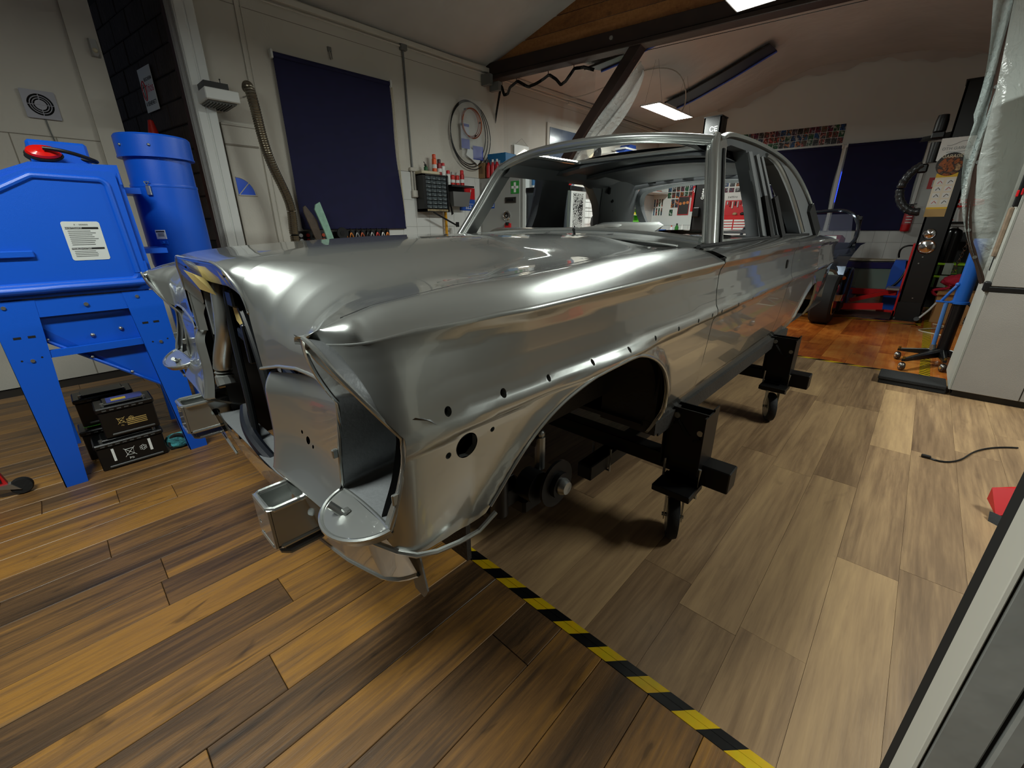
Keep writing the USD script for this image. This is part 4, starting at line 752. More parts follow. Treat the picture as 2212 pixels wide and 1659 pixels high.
# ear defenders on the cabinet
em = thing('ear_defenders', 'red ear defenders with black headband lying on the blasting cabinet', 'ear defenders', (CX - .1, .16, 1.5))
for q, dx in ((0, 0), (.0, -.09)):
    c_ = np.array([CX - .07 + dx, .115 + q, 1.545]); cu = part(em, 'ear_cup', (lambda m: (c_ + (m[0] * [.8, 1.15, .72]), m[1]))(lathe([(0, .022), (.030, .020), (.046, .008), (.050, -.006), (.048, -.012), (0, -.012)], (0, 0, 0), (.75, 0, .66), 24)), mat('glossy_red', '#d8140e', .25))
    part(cu, 'cushion', (lambda m: (c_ + (m[0] * [.8, 1.15, .72]), m[1]))(lathe([(0, -.012), (.052, -.012), (.055, -.022), (.048, -.034), (0, -.034)], (0, 0, 0), (.75, 0, .66), 24)), M_rubber)
part(em, 'headband', cat(tube(spline([(CX - .04, .115, 1.555), (CX - .03, .18, 1.548), (CX - .045, .25, 1.53), (CX - .09, .285, 1.52), (CX - .14, .25, 1.53), (CX - .15, .13, 1.55)], 24), .008, 8)), M_black)
# dust collector
DC = np.array([-3.42, .60, 0])
dc = thing('dust_collector', 'tall blue drum dust collector with wide lid beside the blasting cabinet', 'dust collector', DC)
part(dc, 'lower_drum', lathe([(.02, .90), (.14, .93), (.160, 1.02), (.160, 1.46)], DC, (0, 0, 1), 40), M_blue); part(dc, 'upper_drum', lathe([(.157, 1.455), (.157, 1.62), (.152, 1.66)], DC, (0, 0, 1), 40), M_blue)
part(dc, 'lid', lathe([(.178, 1.60), (.178, 1.705), (.170, 1.715), (.0, 1.72)], DC, (0, 0, 1), 44), M_blue); part(dc, 'lid_rim', lathe([(.181, 1.598), (.181, 1.606), (.17, 1.606)], DC, (0, 0, 1), 44), M_blue)
part(dc, 'seam', lathe([(.1615, 1.445), (.1625, 1.452), (.1615, 1.46)], DC, (0, 0, 1), 40), M_blue)
fd_ = np.array([.80, -.60, 0]); sd_ = np.array([.60, .80, 0]); lt = Fr(DC + fd_ * .162, sd_, (0, 0, 1), fd_)
dlb = part(dc, 'drum_label', lt.box(-.03, .02, 1.165, 1.215, -.003, .002), M_paper); part(dlb, 'label_print', cat(lt.box(-.027, .017, 1.202, 1.209, .002, .0026), *[lt.box(-.02, .012, 1.193 - i * .006, 1.196 - i * .006, .002, .0025) for i in range(3)]), M_ink, kind='stuff')
part(dc, 'lid_clip', cat(lt.box(-.012, .012, 1.40, 1.45, -.002, .012, .003), tube([lt.p(-.012, 1.47, .008), lt.p(0, 1.45, .014), lt.p(.012, 1.47, .008), lt.p(-.012, 1.47, .008)], .003, 6)), M_zinc)
part(dc, 'drain_tap', cat(lt.box(-.02, .02, 1.135, 1.155, -.003, .004), lt.disc(0, 1.145, .008, 0, .02, 10)), M_blue)
part(dc, 'bracket', cat(bb(-3.44, -3.2, .36, .45, 1.40, 1.43), bb(-3.3, -2.98, .36, .46, 1.10, 1.125)), M_blue)
for k in (-.5, .35): part(dc, 'rivet', ball(DC + .179 * (fd_ * math.cos(k) + sd_ * math.sin(k)) + [0, 0, 1.655], .008, 1), M_zinc)
part(dc, 'stand', cat(*[bb(DC[0] + dx - .015, DC[0] + dx + .015, DC[1] + dy - .015, DC[1] + dy + .015, 0, 1.0) for dx in (-.11, .11) for dy in (-.11, .11)]), M_blue)
# batteries under the cabinet
BT = Fr((-2.935, 0, 0), (0, 1, 0), (0, 0, 1), (1, 0, 0))
def battery(name_label, y0, y1, z0, h, w, x_off, sign):
    R = (lambda m: m)
    t = thing('car_battery', name_label, 'battery', (-2.935 - x_off - w / 2, (y0 + y1) / 2, z0))
    F = Fr((-2.935 - x_off, 0, z0), (0, 1, 0), (0, 0, 1), (1, 0, 0)); m = mat('battery_black', '#0d0d0e', .35, bump=(200, .0003))
    part(t, 'case', F.box(y0, y1, 0, h * .78, -w, 0, .004), m); part(t, 'lid', F.box(y0 - .006, y1 + .006, h * .78, h * .93, -w - .004, .006, .006), m); part(t, 'lid_step', F.box(y0 + .03, y1 - .03, h * .93, h, -w + .02, -.02, .006), m)
    part(t, 'foot_ridge', F.box(y0 + .03, y1 - .02, .012, .022, 0, .008, .002), mat('battery_grey', '#4a4a49', .4))
    part(t, 'carry_rib', cat(*[F.box(y0 + .02 + i * .03, y0 + .038 + i * .03, h * .83, h * .86, .006, .009) for i in range(int((y1 - y0 - .04) / .03))]), mat('battery_grey', '#4a4a49', .4), kind='stuff')
    part(t, 'terminal', cat(cyl(F.p(y0 + .03, h * .93, -.03), F.p(y0 + .03, h * 1.02, -.03), .009, 12), cyl(F.p(y1 - .03, h * .93, -.03), F.p(y1 - .03, h * 1.02, -.03), .009, 12)), M_zinc)
    ink = mat('gold_print', '#c3a765', .4, .3) if sign == 'gold' else M_paper
    if sign:
        yc, zc = y0 + (y1 - y0) * (.35 if sign == 'gold' else .45), h * .45; d = .018 if sign == 'white' else .013
        bin_ = [F.p(yc - d, zc + d, .001), F.p(yc - d * .7, zc - d, .001), F.p(yc + d * .7, zc - d, .001), F.p(yc + d, zc + d, .001), F.p(yc - d, zc + d, .001)]
        part(t, 'waste_bin_mark', cat(tube(bin_, .0013, 5), tube([F.p(yc - d * 1.3, zc + d * 1.4, .001), F.p(yc + d * 1.3, zc - d * 1.4, .001)], .0013, 5), tube([F.p(yc - d * 1.3, zc - d * 1.4, .001), F.p(yc + d * 1.3, zc + d * 1.4, .001)], .0013, 5)), ink)
        rc = yc + d * 3.2
        part(t, 'recycling_mark', cat(*[tube([F.p(rc + d * .52 * (cx_ + .58 * math.cos(a)), zc + d * .2 + d * .52 * (cy_ + .58 * math.sin(a)), .001) for a in np.linspace(0, 2 * np.pi, 7)], .001, 4) for cx_, cy_ in ((0, 1.15), (1, .58), (1, -.58), (0, -1.15), (-1, -.58), (-1, .58))]), ink)
        part(t, 'letters', F.text('Pb', yc, zc - d * 2.4, .012 if sign == 'white' else .007, .0005, .001), ink)
    if sign == 'white': part(t, 'white_bar', cat(F.box(y0 + .055, y0 + .066, h * .26, h * .70, 0, .0015), F.box(y1 - .07, y1 - .058, h * .30, h * .72, 0, .0015)), M_paper)
    if sign == 'gold':
        part(t, 'gold_line', cat(*[F.box(y0 + .10, y0 + .185, h * .27 + i * .010, h * .27 + .005 + i * .010, 0, .001) for i in range(4)]), ink)
        part(t, 'lid_sticker', cat(F.box(y0 + .05, y1 - .03, h, h + .001, -w + .03, -.03)), mat('battery_sticker', '#31418f', .4)); part(t, 'lid_sticker', F.box(y0 + .07, y0 + .13, h + .0008, h + .002, -.09, -.05), mat('sticker_yellow', '#c8a83a', .5))
    return t
battery('black car battery with white Pb mark and white bars standing on the floor', -.085, .195, 0, .165, .17, 0, 'white')
battery('black car battery with gold print stacked on top of another', -.03, .20, .17, .185, .16, .015, 'gold')
b3 = battery('black car battery with a green lid sticker behind the front stack', -.12, .10, 0, .19, .16, .21, None); part(b3, 'lid_sticker', bb(-3.29, -3.16, -.10, .0, .19, .1915), mat('sticker_green', '#58b13c', .5))
battery('black car battery lying in the dark under the hopper', -.10, .14, .195, .17, .16, .23, None)
gv = thing('work_gloves', 'crumpled turquoise and black work gloves beside the batteries', 'gloves', (-3.0, .27, 0))
gm = trimesh.creation.icosphere(3, .055); gv_ = np.array(gm.vertices) * [1.0, 1.3, .75]; gv_ *= (1 + .55 * (meshkit.fbm(gv_ * 30, 3, 3) - .5))[:, None]; gv_[:, 2] -= gv_[:, 2].min()
part(gv, 'glove', (gv_ + [-2.985, .265, 0], np.array(gm.faces)), mat('glove_cloth', '#3f8f96', .9, var=(22, .95), bump=(90, .004)))
part(gv, 'cuff', tube(spline([(-2.95, .31, .03), (-2.94, .285, .075), (-2.95, .25, .09), (-2.96, .22, .06), (-2.95, .215, .02)], 20), .010, 7), M_rubber)
# red floor jack in the shadow at the left edge
fj = thing('floor_jack', 'red trolley jack with steel castor half out of the picture beside the blasting cabinet', 'trolley jack', (-2.95, -.52, 0))
part(fj, 'side_plate', hull([(-3.0, -.75, .05), (-3.0, -.41, .07), (-3.0, -.43, .18), (-3.0, -.75, .22), (-2.97, -.75, .05), (-2.97, -.41, .07), (-2.97, -.43, .18), (-2.97, -.75, .22)]), M_red)
part(fj, 'socket', bb(-2.969, -2.965, -.46, -.425, .085, .115), M_void)
part(fj, 'castor_fork', hull([(-2.99, -.47, .07), (-2.99, -.40, .07), (-2.955, -.40, .07), (-2.955, -.47, .07), (-2.955, -.375, .03), (-2.965, -.375, .03)]), M_zinc); part(fj, 'castor_wheel', lathe([(0, -.018), (.036, -.018), (.040, -.01), (.040, .01), (.036, .018), (0, .018)], (-2.98, -.372, .04), (1, 0, .1), 24), M_rubber)
# things on the block wall
sg = thing('wall_sign', 'white notice with red and black lettering on the block wall', 'sign', BW.p(-.80, 2.27, 0)); SG = Fr(BW.p(-.86, 2.42, .02), EX, (0, 0, 1), NX)
part(sg, 'board', SG.box(-.145, .145, -.17, .17, 0, .004), M_paper)
part(sg, 'red_letters', cat(SG.text('Trios', .045, -.02, .055, .0042, .0006, True)), M_red); part(sg, 'black_letters', cat(SG.text('BESCHERM', .045, .065, .024, .0042, .0006, True), SG.text('A BEMENET!', .0, -.12, .03, .0042, .0006, True)), M_ink)
part(sg, 'ring_mark', cat(tube([SG.p(-.085 + .04 * math.cos(a), .0 + .075 * math.sin(a), .005) for a in np.linspace(0, 2 * np.pi, 28)], .005, 6)), M_red); part(sg, 'cross_mark', cat(tube([SG.p(-.085, .05, .005), SG.p(-.085, -.06, .005)], .003, 5), tube([SG.p(-.10, .025, .005), SG.p(-.07, .025, .005)], .003, 5)), M_ink)
cl_ = thing('rag_bundle', 'crumpled red and blue rags on the dark block wall behind the dust collector', 'rags', BW.p(-.98, 1.9, .1))
for i, (u_, z_, c_) in enumerate(((-1.0, 2.0, '#a01822'), (-.95, 1.93, '#2a3a8a'), (-1.02, 1.88, '#8e1c28'), (-.95, 1.82, '#b02a30'))):
    gm = trimesh.creation.icosphere(3, .06); q = np.array(gm.vertices) * [1, .8, .6]; q *= (1 + .8 * (meshkit.fbm(q * 26 + i * 3, 3, 3) - .5))[:, None]; part(cl_, 'rag', (q + BW.p(u_, z_, .08), np.array(gm.faces)), mat(f'rag_{i}', c_, .9))
cn = thing('traffic_cone', 'red traffic cone with grey band leaning by the white post', 'cone', BW.p(-.62, 1.5, .12))
part(cn, 'cone', lathe([(.13, 0), (.10, .25), (.085, .37), (.02, .70), (.0, .71)], BW.p(-.66, 1.43, .14), (0, 0, 1), 28), mat('cone_red', '#c8281c', .5)); part(cn, 'band', lathe([(.112, .16), (.088, .37), (.062, .50)], BW.p(-.66, 1.43, .14), (0, 0, 1), 28, False), mat('cone_band', '#a89c95', .5))
part(cn, 'shelf_bracket', BW.box(-.85, -.45, 1.40, 1.43, 0, .28), M_dark)
# extractor fan, detector
NW = Fr((-5.2, 0, 0), (0, 1, 0), (0, 0, 1), (1, 0, 0))
ef = thing('extractor_fan', 'square grey extractor fan with round grille on the near wall', 'extractor fan', NW.p(.275, 2.11, 0))
part(ef, 'cover', NW.ext(sbox(.185, 2.02, .372, 2.208).buffer(-.008).buffer(.008).difference(Point(.278, 2.113).buffer(.072, 16)), 0, .022), mat('fan_plastic', '#a3a3ad', .35)); part(ef, 'duct', NW.disc(.278, 2.113, .073, .0, .004, 32), M_void)
part(ef, 'grille_ring', cat(*[tube([NW.p(.278 + r * math.cos(a), 2.113 + r * math.sin(a), .018) for a in np.linspace(0, 2 * np.pi, 32)], .0035, 6) for r in (.058, .044)]), mat('fan_plastic', '#a3a3ad', .35)); part(ef, 'grille_bar', cat(*[tube([NW.p(.278 - .07 * math.cos(a), 2.113 - .07 * math.sin(a), .018), NW.p(.278 + .07 * math.cos(a), 2.113 + .07 * math.sin(a), .018)], .003, 6) for a in (0, np.pi / 2)]), mat('fan_plastic', '#a3a3ad', .35)); part(ef, 'motor_hub', NW.disc(.278, 2.113, .033, .004, .02, 20), mat('fan_plastic', '#a3a3ad', .35))
part(ef, 'cable', tube(spline([NW.p(.278, 2.02, .006), NW.p(.285, 1.9, .008), NW.p(.30, 1.8, .008)], 10), .005, 6), M_grey)
pd = thing('motion_detector', 'small white motion detector on the pilaster', 'detector', NW.p(.69, 2.57, .04)); part(pd, 'housing', NW.m((lambda h: h)(hull([(.665, 2.62, .035), (.715, 2.62, .035), (.662, 2.5, .035), (.718, 2.5, .035), (.672, 2.615, .07), (.708, 2.615, .07), (.67, 2.52, .085), (.71, 2.52, .085), (.68, 2.50, .07), (.70, 2.50, .07)]))), mat('detector_white', '#a9a9a6', .4)); part(pd, 'lens', (lambda m: m)(ball(NW.p(.69, 2.535, .082), .017, 2)), M_cream)
# close grey steel post at the right edge of the view
gp = thing('steel_post', 'grey painted steel door post with dark joints close to the viewer', 'post', (.22, .70, 0))
M_gp = mat('post_grey', '#9a9b97', .45, .2, bump=(20, .0015), var=(14, .12))
part(gp, 'edge_strip', bb(.1505, .156, .62, .70, 0, 2.4, .001), mat('post_edge', '#d6d2c6', .5)); part(gp, 'face_plate', bb(.1585, .197, .622, .76, 0, 2.4, .0015), M_gp); part(gp, 'joint', bb(.154, .30, .628, .76, 0, 2.4), M_void); part(gp, 'cover_plate', bb(.2015, .225, .618, .75, 0, 2.4, .003), M_gp); part(gp, 'cover_plate', bb(.226, .34, .624, .75, 0, 2.4, .002), mat('post_brown', '#6d5f58', .5))
# black lead and red thing at the right edge
ld = thing('test_lead', 'thin black lead with small plug lying on the light planks', 'cable', (.5, 3.1, 0))
L0 = [onf for onf in ((.285, 3.06, .006), (.33, 3.05, .006), (.40, 3.12, .006), (.46, 3.28, .006), (.53, 3.42, .006), (.66, 3.55, .006))]
part(ld, 'wire', tube(spline(L0, 30), .0045, 6), M_black); part(ld, 'plug', box((.275, 3.06, .009), (.04, .018, .016), .003), M_black)
rj = thing('red_pedestal', 'red tool stand with black foot at the right edge', 'stand', (.60, 2.6, 0)); part(rj, 'leg', hull([(.475, 2.66, .04), (.50, 2.55, .02), (.475, 2.66, .10), (.9, 2.7, .3), (.9, 2.6, .02), (.9, 2.6, .3)]), M_red); part(rj, 'foot', hull([(.48, 2.52, 0), (.56, 2.46, 0), (.48, 2.56, .03), (.6, 2.5, .03), (.62, 2.6, 0)]), M_rubber)
# ---------------------------------------------------------------- along the long wall
dw = struct('door_1', 'plain white door with a blue arched pane beside the white post')
part(dw, 'leaf', LW.box(1.33, 1.61, 0, 2.08, 0, .02, .004), M_wall); part(dw, 'rail', cat(LW.box(1.33, 1.60, 2.06, 2.066, .02, .022), LW.box(1.33, 1.60, 1.905, 1.92, .02, .026)), mat('joint_shadow', '#8f887c', .9)); part(dw, 'frame', cat(LW.box(1.625, 1.66, 0, 3.05, 0, .012, .003), LW.box(1.672, 1.68, 0, 3.05, 0, .006)), M_wall)
arc_ = lambda r: [(1.355 + r * math.cos(a) * .95, 1.505 + r * math.sin(a)) for a in np.linspace(0, np.pi / 2, 14)]
part(dw, 'pane', LW.ext([(1.355, 1.505)] + arc_(.15), .018, .024), mat('blue_pane', '#2e5fe0', .15)); part(dw, 'glazing_bar', cat(tube([LW.p(*q, .025) for q in arc_(.15)], .005, 6), tube([LW.p(1.355, 1.505, .025), LW.p(1.46, 1.615, .025)], .004, 6), tube([LW.p(1.355, 1.505, .025), LW.p(1.505, 1.505, .025)], .005, 6)), M_wall)
ah = thing('wall_heater', 'white wall-mounted heater box with louvred underside and black tray on top', 'heater', LW.p(1.36, 2.15, .2))
part(ah, 'case', bb(-4.7, -4.36, 1.18, 1.42, 2.175, 2.255, .006), M_white); part(ah, 'underside', bb(-4.68, -4.40, 1.20, 1.40, 2.165, 2.176), mat('louvre_grey', '#5f625f', .5)); part(ah, 'louvre', cat(*[bb(-4.67, -4.41, 1.215 + i * .022, 1.223 + i * .022, 2.158, 2.166) for i in range(8)]), M_grey, kind='stuff')
part(ah, 'tray', cat(bb(-4.66, -4.42, 1.20, 1.37, 2.255, 2.31)), M_black); part(ah, 'aerial', cat(cyl((-4.5, 1.34, 2.31), (-4.5, 1.34, 2.35), .003, 6), ball((-4.5, 1.34, 2.352), .006, 1)), M_black)
hs = thing('metal_hose', 'corrugated silver exhaust hose hanging down the wall beside the blind', 'hose', LW.p(1.6, 1.0, .25))
hp0 = spline([(-4.55, 1.555, 2.335), (-4.47, 1.54, 2.33), (-4.44, 1.545, 2.22), (-4.45, 1.565, 1.99), (-4.45, 1.60, 1.77), (-4.45, 1.66, 1.58), (-4.45, 1.70, 1.40), (-4.45, 1.69, 1.19), (-4.45, 1.70, 1.0), (-4.45, 1.72, .6)], 300)
part(hs, 'tube', tube(hp0, .040 + .0025 * np.sin(np.arange(300) * 2.1), 18), mat('hose_metal', '#8f8878', .3, .9)); part(hs, 'hook', tube([(-4.69, 1.555, 2.30), (-4.5, 1.555, 2.285), (-4.47, 1.555, 2.31)], .006, 6), M_zinc)
cdt = thing('conduit', 'white surface conduit with junction box running down the wall', 'conduit', LW.p(3.27, 1.5, .02))
part(cdt, 'pipe', cat(tube([LW.p(3.265, 3.05, .014), LW.p(3.265, 1.88, .014)], .011, 8)), M_grey); part(cdt, 'junction_box', LW.box(3.225, 3.305, 3.03, 3.085, 0, .05, .006), M_grey); part(cdt, 'junction_box', LW.box(3.22, 3.31, 1.845, 1.885, .0, .045, .006), M_wall)
for q in (3.245, 3.285): part(cdt, 'pipe', tube([LW.p(q, 1.85, .02), LW.p(q, 1.63, .02)], .011, 8), M_wall)
part(cdt, 'socket', LW.box(3.225, 3.31, 1.56, 1.64, .008, .05, .008), M_wall)
wc = thing('wall_clip', 'small grey spring clip screwed to the wall above the blind', 'clip', LW.p(2.42, 2.8, .01)); part(wc, 'plate', LW.box(2.40, 2.44, 2.83, 2.87, 0, .01, .003), M_grey); part(wc, 'spring', tube([LW.p(2.41, 2.83, .015), LW.p(2.415, 2.76, .02), LW.p(2.43, 2.77, .02), LW.p(2.43, 2.83, .015)], .006, 6), M_zinc)
# tool rail under the blind
trl = thing('tool_rail', 'black tool rail on the wall under the navy blind', 'tool rail', LW.p(2.3, 1.1, .1))
part(trl, 'board', LW.box(1.80, 2.86, 1.02, 1.19, .01, .03), M_black); part(trl, 'lip', LW.box(1.80, 2.86, 1.02, 1.06, .03, .16, .004), M_dark)
pts_ = [(1.83, '#c9c9c9', 0), (1.90, '#8a1d1d', 0), (1.98, '#c8c8c8', 0), (2.06, '#b5482a', 0), (2.16, '#222222', 0), (2.30, '#c26a22', 1), (2.37, '#c9752a', 1), (2.44, '#8a8a8a', 1), (2.50, '#ad4f2c', 1), (2.57, '#2a2a2a', 1), (2.62, '#9a9a98', 1), (2.69, '#c62a22', 1), (2.76, '#bfbfbc', 1), (2.82, '#d9782a', 1)]
for i, (u_, c_, k_) in enumerate(pts_):
    t = thing('pliers' if k_ else 'spanner', f"{['steel', 'red-handled', 'chrome', 'rust-red', 'black', 'orange-handled', 'amber-handled', 'grey', 'brown-handled', 'dark', 'silver', 'bright red', 'pale', 'orange'][i]} {'pliers' if k_ else 'spanner'} number {i + 1} along the tool rail under the blind", 'hand tool', LW.p(u_, 1.08, .06), 'tools on the rail under the blind'); m = mat(f'tool_{i}', c_, .4, .3)
    if k_: part(t, 'handle', cat(tube(spline([LW.p(u_ - .016, 1.07, .05), LW.p(u_ - .02, 1.12, .055), LW.p(u_, 1.17, .05)], 10), .007, 6), tube(spline([LW.p(u_ + .016, 1.07, .05), LW.p(u_ + .02, 1.12, .055), LW.p(u_, 1.17, .05)], 10), .007, 6)), m); part(t, 'jaw', hull([LW.p(u_ + a, 1.17 + b, .05 + c) for a, b in ((-.012, 0), (.012, 0), (.004, .045), (-.004, .045)) for c in (-.006, .006)]), M_dark)
    else: part(t, 'shaft', LW.box(u_ - .02, u_ + .02, 1.06 + .01 * (i % 3), 1.07 + .01 * (i % 3), .04, .1), m); part(t, 'head', cat(LW.disc(u_, 1.10, .018, .04, .055, 12), LW.disc(u_, 1.15, .018, .04, .055, 12)), m)
gdw = thing('grinding_disc', 'black grinding disc leaning on the tool rail', 'grinding disc', LW.p(2.235, 1.1, .1)); part(gdw, 'disc', LW.m(lathe([(.006, -.006), (.058, -.008), (.060, 0), (.058, .008), (.006, .006)], (2.235, 1.165, .12), (0, 0, 1), 32)), M_rubber); part(gdw, 'label', LW.m(lathe([(.006, 0), (.024, 0), (.024, .002), (.006, .002)], (2.235, 1.165, .128), (0, 0, 1), 24)), M_dark)
s1 = single('leaf_spring_blade', 'dark brown round-topped steel blade standing by the silver hose', 'blade', LW.m(extrude([(1.99, 1.05), (1.95, 1.30), (1.86, 1.425), (1.84, 1.41), (1.84, 1.36), (1.93, 1.05)], .18, .20)), mat('brown_blade', '#4a3a2c', .5, var=(20, .3)))
s2 = single('scraper', 'pale green round-topped plastic blade standing before the blind', 'blade', LW.m(extrude([(2.10, 1.03), (2.035, 1.30), (1.99, 1.46), (1.945, 1.435), (1.93, 1.39), (1.99, 1.20), (2.03, 1.03)], .22, .24)), mat('green_blade', '#8fb7a3', .3, var=(25, .15)))
# small-parts cabinet with cans on top
BNF = Fr((-4.535, 0, 0), (0, 1, 0), (0, 0, 1), (1, 0, 0))
bnc = thing('small_parts_cabinet', 'black small-parts cabinet with four columns of clear grey drawers on the tiled wall', 'drawer cabinet', (-4.6, 3.48, 1.4))
part(bnc, 'case', cat(BNF.box(3.295, 3.335, 1.40, 1.815, -.155, 0), BNF.box(3.655, 3.675, 1.40, 1.815, -.155, .0), BNF.box(3.295, 3.675, 1.40, 1.43, -.155, 0), BNF.box(3.295, 3.675, 1.80, 1.815, -.155, 0), BNF.box(3.3, 3.67, 1.40, 1.81, -.155, -.14)), M_black)
for r in range(8):
    for c in range(4):
        u0, z0 = 3.342 + c * .078, 1.437 + r * .0455
        d_ = part(bnc, 'drawer', BNF.box(u0, u0 + .072, z0, z0 + .040, -.13, -.002, .003), mat('drawer_grey', '#4e5558', .2, var=(60, .4)), smooth=False); part(d_, 'pull', BNF.box(u0 + .018, u0 + .054, z0 + .006, z0 + .014, -.002, .010, .002), mat('drawer_pull', '#8b9498', .3), smooth=False)
part(bnc, 'sticker', BNF.box(3.335, 3.655, 1.405, 1.428, 0, .001), mat('bin_sticker', '#8a7a5a', .6, var=(40, .5)))
ty = single('tray', 'cream plastic tray on the small-parts cabinet', 'tray', BNF.box(3.29, 3.56, 1.816, 1.85, -.15, .0, .008), M_cream)
gb = thing('green_bottle', 'dark green spray bottle on the cream tray', 'bottle', (-4.6, 3.40, 1.85)); part(gb, 'body', lathe([(.022, 0), (.024, .01), (.024, .04), (.01, .055)], (-4.6, 3.40, 1.851), (0, 0, 1), 16), mat('dark_green', '#1d5a30', .4)); part(gb, 'trigger', cat(box((-4.6, 3.395, 1.915), (.012, .03, .02), .003), tube([(-4.6, 3.40, 1.92), (-4.6, 3.375, 1.95)], .004, 6)), M_black)
shl = thing('wall_shelf', 'black wall shelf with grey box below beside the small-parts cabinet', 'shelf', (-4.58, 3.87, 1.7)); part(shl, 'board', bb(-4.69, -4.48, 3.69, 4.06, 1.695, 1.715), M_black); part(shl, 'back', bb(-4.69, -4.67, 3.70, 4.05, 1.63, 1.70), M_black)
gx = single('grey_bin', 'grey plastic bin under the black wall shelf', 'bin', hull([(-4.68, 3.72, 1.64), (-4.68, 4.02, 1.64), (-4.50, 3.72, 1.64), (-4.50, 4.02, 1.64), (-4.68, 3.75, 1.47), (-4.68, 4.0, 1.47), (-4.53, 3.75, 1.47), (-4.53, 4.0, 1.47)]), mat('bin_grey', '#6d6d6c', .5))
cans = [(3.515, 1.85, .19, '#e0481c', '#e05a2a', 'tall orange'), (3.588, 1.818, .175, '#3a2220', '#8c2a2a', 'dark red'), (3.645, 1.818, .14, '#c8161c', '#d8d8d4', 'red and white'), (3.72, 1.716, .165, '#c8161c', '#d0d0cc', 'red-capped'), (3.79, 1.716, .155, '#b0b0aa', '#c6322a', 'white-capped'), (3.865, 1.716, .155, '#b9b9b2', '#c6322a', 'white-topped'), (3.945, 1.716, .185, '#d0161c', '#b83030', 'long red')]
for i, (u_, z_, h_, cc, cb, nm) in enumerate(cans):
    t = thing('spray_can', f'{nm} spray can in the row by the small-parts cabinet', 'spray can', (-4.58, u_, z_), 'spray cans beside the small-parts cabinet')
    part(t, 'can', lathe([(.026, 0), (.028, .004), (.028, h_ * .72), (.02, h_ * .78)], (-4.58, u_, z_), (0, 0, 1), 20), mat(f'can_{i}', cb, .3, .2)); part(t, 'cap', lathe([(.022, h_ * .77), (.022, h_ * .97), (.018, h_)], (-4.58, u_, z_), (0, 0, 1), 20), mat(f'cap_{i}', cc, .35)); part(t, 'label', lathe([(.0285, h_ * .2), (.0285, h_ * .42)], (-4.58, u_, z_), (0, 0, 1), 20, False), M_paper)
lv = single('yellow_level', 'yellow spirit level standing under the small-parts cabinet', 'level', LW.box(3.675, 3.70, 1.05, 1.44, .05, .08, .002), mat('yellow_paint', '#d99a12', .4))
qc = thing('quick_clamp', 'black bar clamp hanging under the small-parts cabinet', 'clamp', LW.p(3.7, 1.3, .12)); part(qc, 'bar', sweep([LW.p(3.42, 1.39, .17), LW.p(3.80, 1.23, .17)], rect(.012, .018)), M_black); part(qc, 'jaw', cat(hull([LW.p(3.68, 1.52, .17), LW.p(3.70, 1.36, .17), LW.p(3.735, 1.38, .17), LW.p(3.72, 1.44, .17), LW.p(3.69, 1.45, .2)]), box(LW.p(3.79, 1.25, .17), (.03, .04, .06), .004)), M_black)
# coil of brake pipe in a plastic bag
cb_ = thing('pipe_coil', 'coil of copper brake pipe in a clear bag hanging on the wall', 'pipe coil', LW.p(4.15, 2.0, .08)); CLF = LW
def ringp(cu, cv, a, b, w, n=60, tilt=0): return np.array([LW.p(cu + a * math.cos(q), cv + b * math.sin(q), w + tilt * math.cos(2 * q)) for q in np.linspace(0, 2 * np.pi, n, endpoint=False)])
for i in range(3): part(cb_, 'copper_pipe', tube(ringp(4.165 + .008 * i, 2.47 - .006 * i, .145 + .008 * i, .155 + .006 * i, .07 + .012 * i), .0065, 8, True), mat('copper', '#a9542e', .35, .85))
part(cb_, 'cable_tie', cat(*[box(LW.p(4.165 + .155 * math.cos(a), 2.47 + .16 * math.sin(a), .082), (.03, .012, .02), .002) for a in (.1, 2.2, 3.4, 5.2)]), M_black)
part(cb_, 'leaflet', LW.box(4.02, 4.16, 2.17, 2.46, .05, .053), mat('leaflet_white', '#c3c7d4', .5)); part(cb_, 'leaflet_print', cat(LW.box(4.02, 4.16, 2.17, 2.28, .0535, .0545), LW.box(4.02, 4.16, 2.42, 2.45, .0535, .0545)), mat('leaflet_blue', '#3545a8', .5))
part(cb_, 'bag', gridmesh(np.array([[LW.p(3.98 + .36 * a + .0 * b, 2.06 + .66 * b, .095 + .03 * (meshkit.noise(np.array([a * 7, b * 9, 1.0]), 3) - .5)) for b in np.linspace(0, 1, 24)] for a in np.linspace(0, 1, 18)]))[:2], film('bag_film', '#d9dcdc', .78, .12, (40, .01)), smooth=True)
ch = thing('cable_coil', 'large loop of thin black cable with blue leaflets around the copper pipe', 'cable coil', LW.p(4.2, 1.97, .04))
for i in range(3): part(ch, 'cable', tube(ringp(4.17 + .012 * i, 2.36 - .02 * i, .30 + .022 * i, .36 + .012 * i, .03 + .01 * i), .0055, 6, True), M_black)
part(ch, 'leaflet', LW.box(4.22, 4.40, 2.06, 2.22, .045, .048), mat('leaflet_blue', '#3545a8', .5)); part(ch, 'leaflet', LW.m((lambda m: m)(hull([(4.10, 2.10, .045), (4.3, 2.0, .045), (4.38, 2.1, .045), (4.14, 2.2, .045)]))), M_paper)
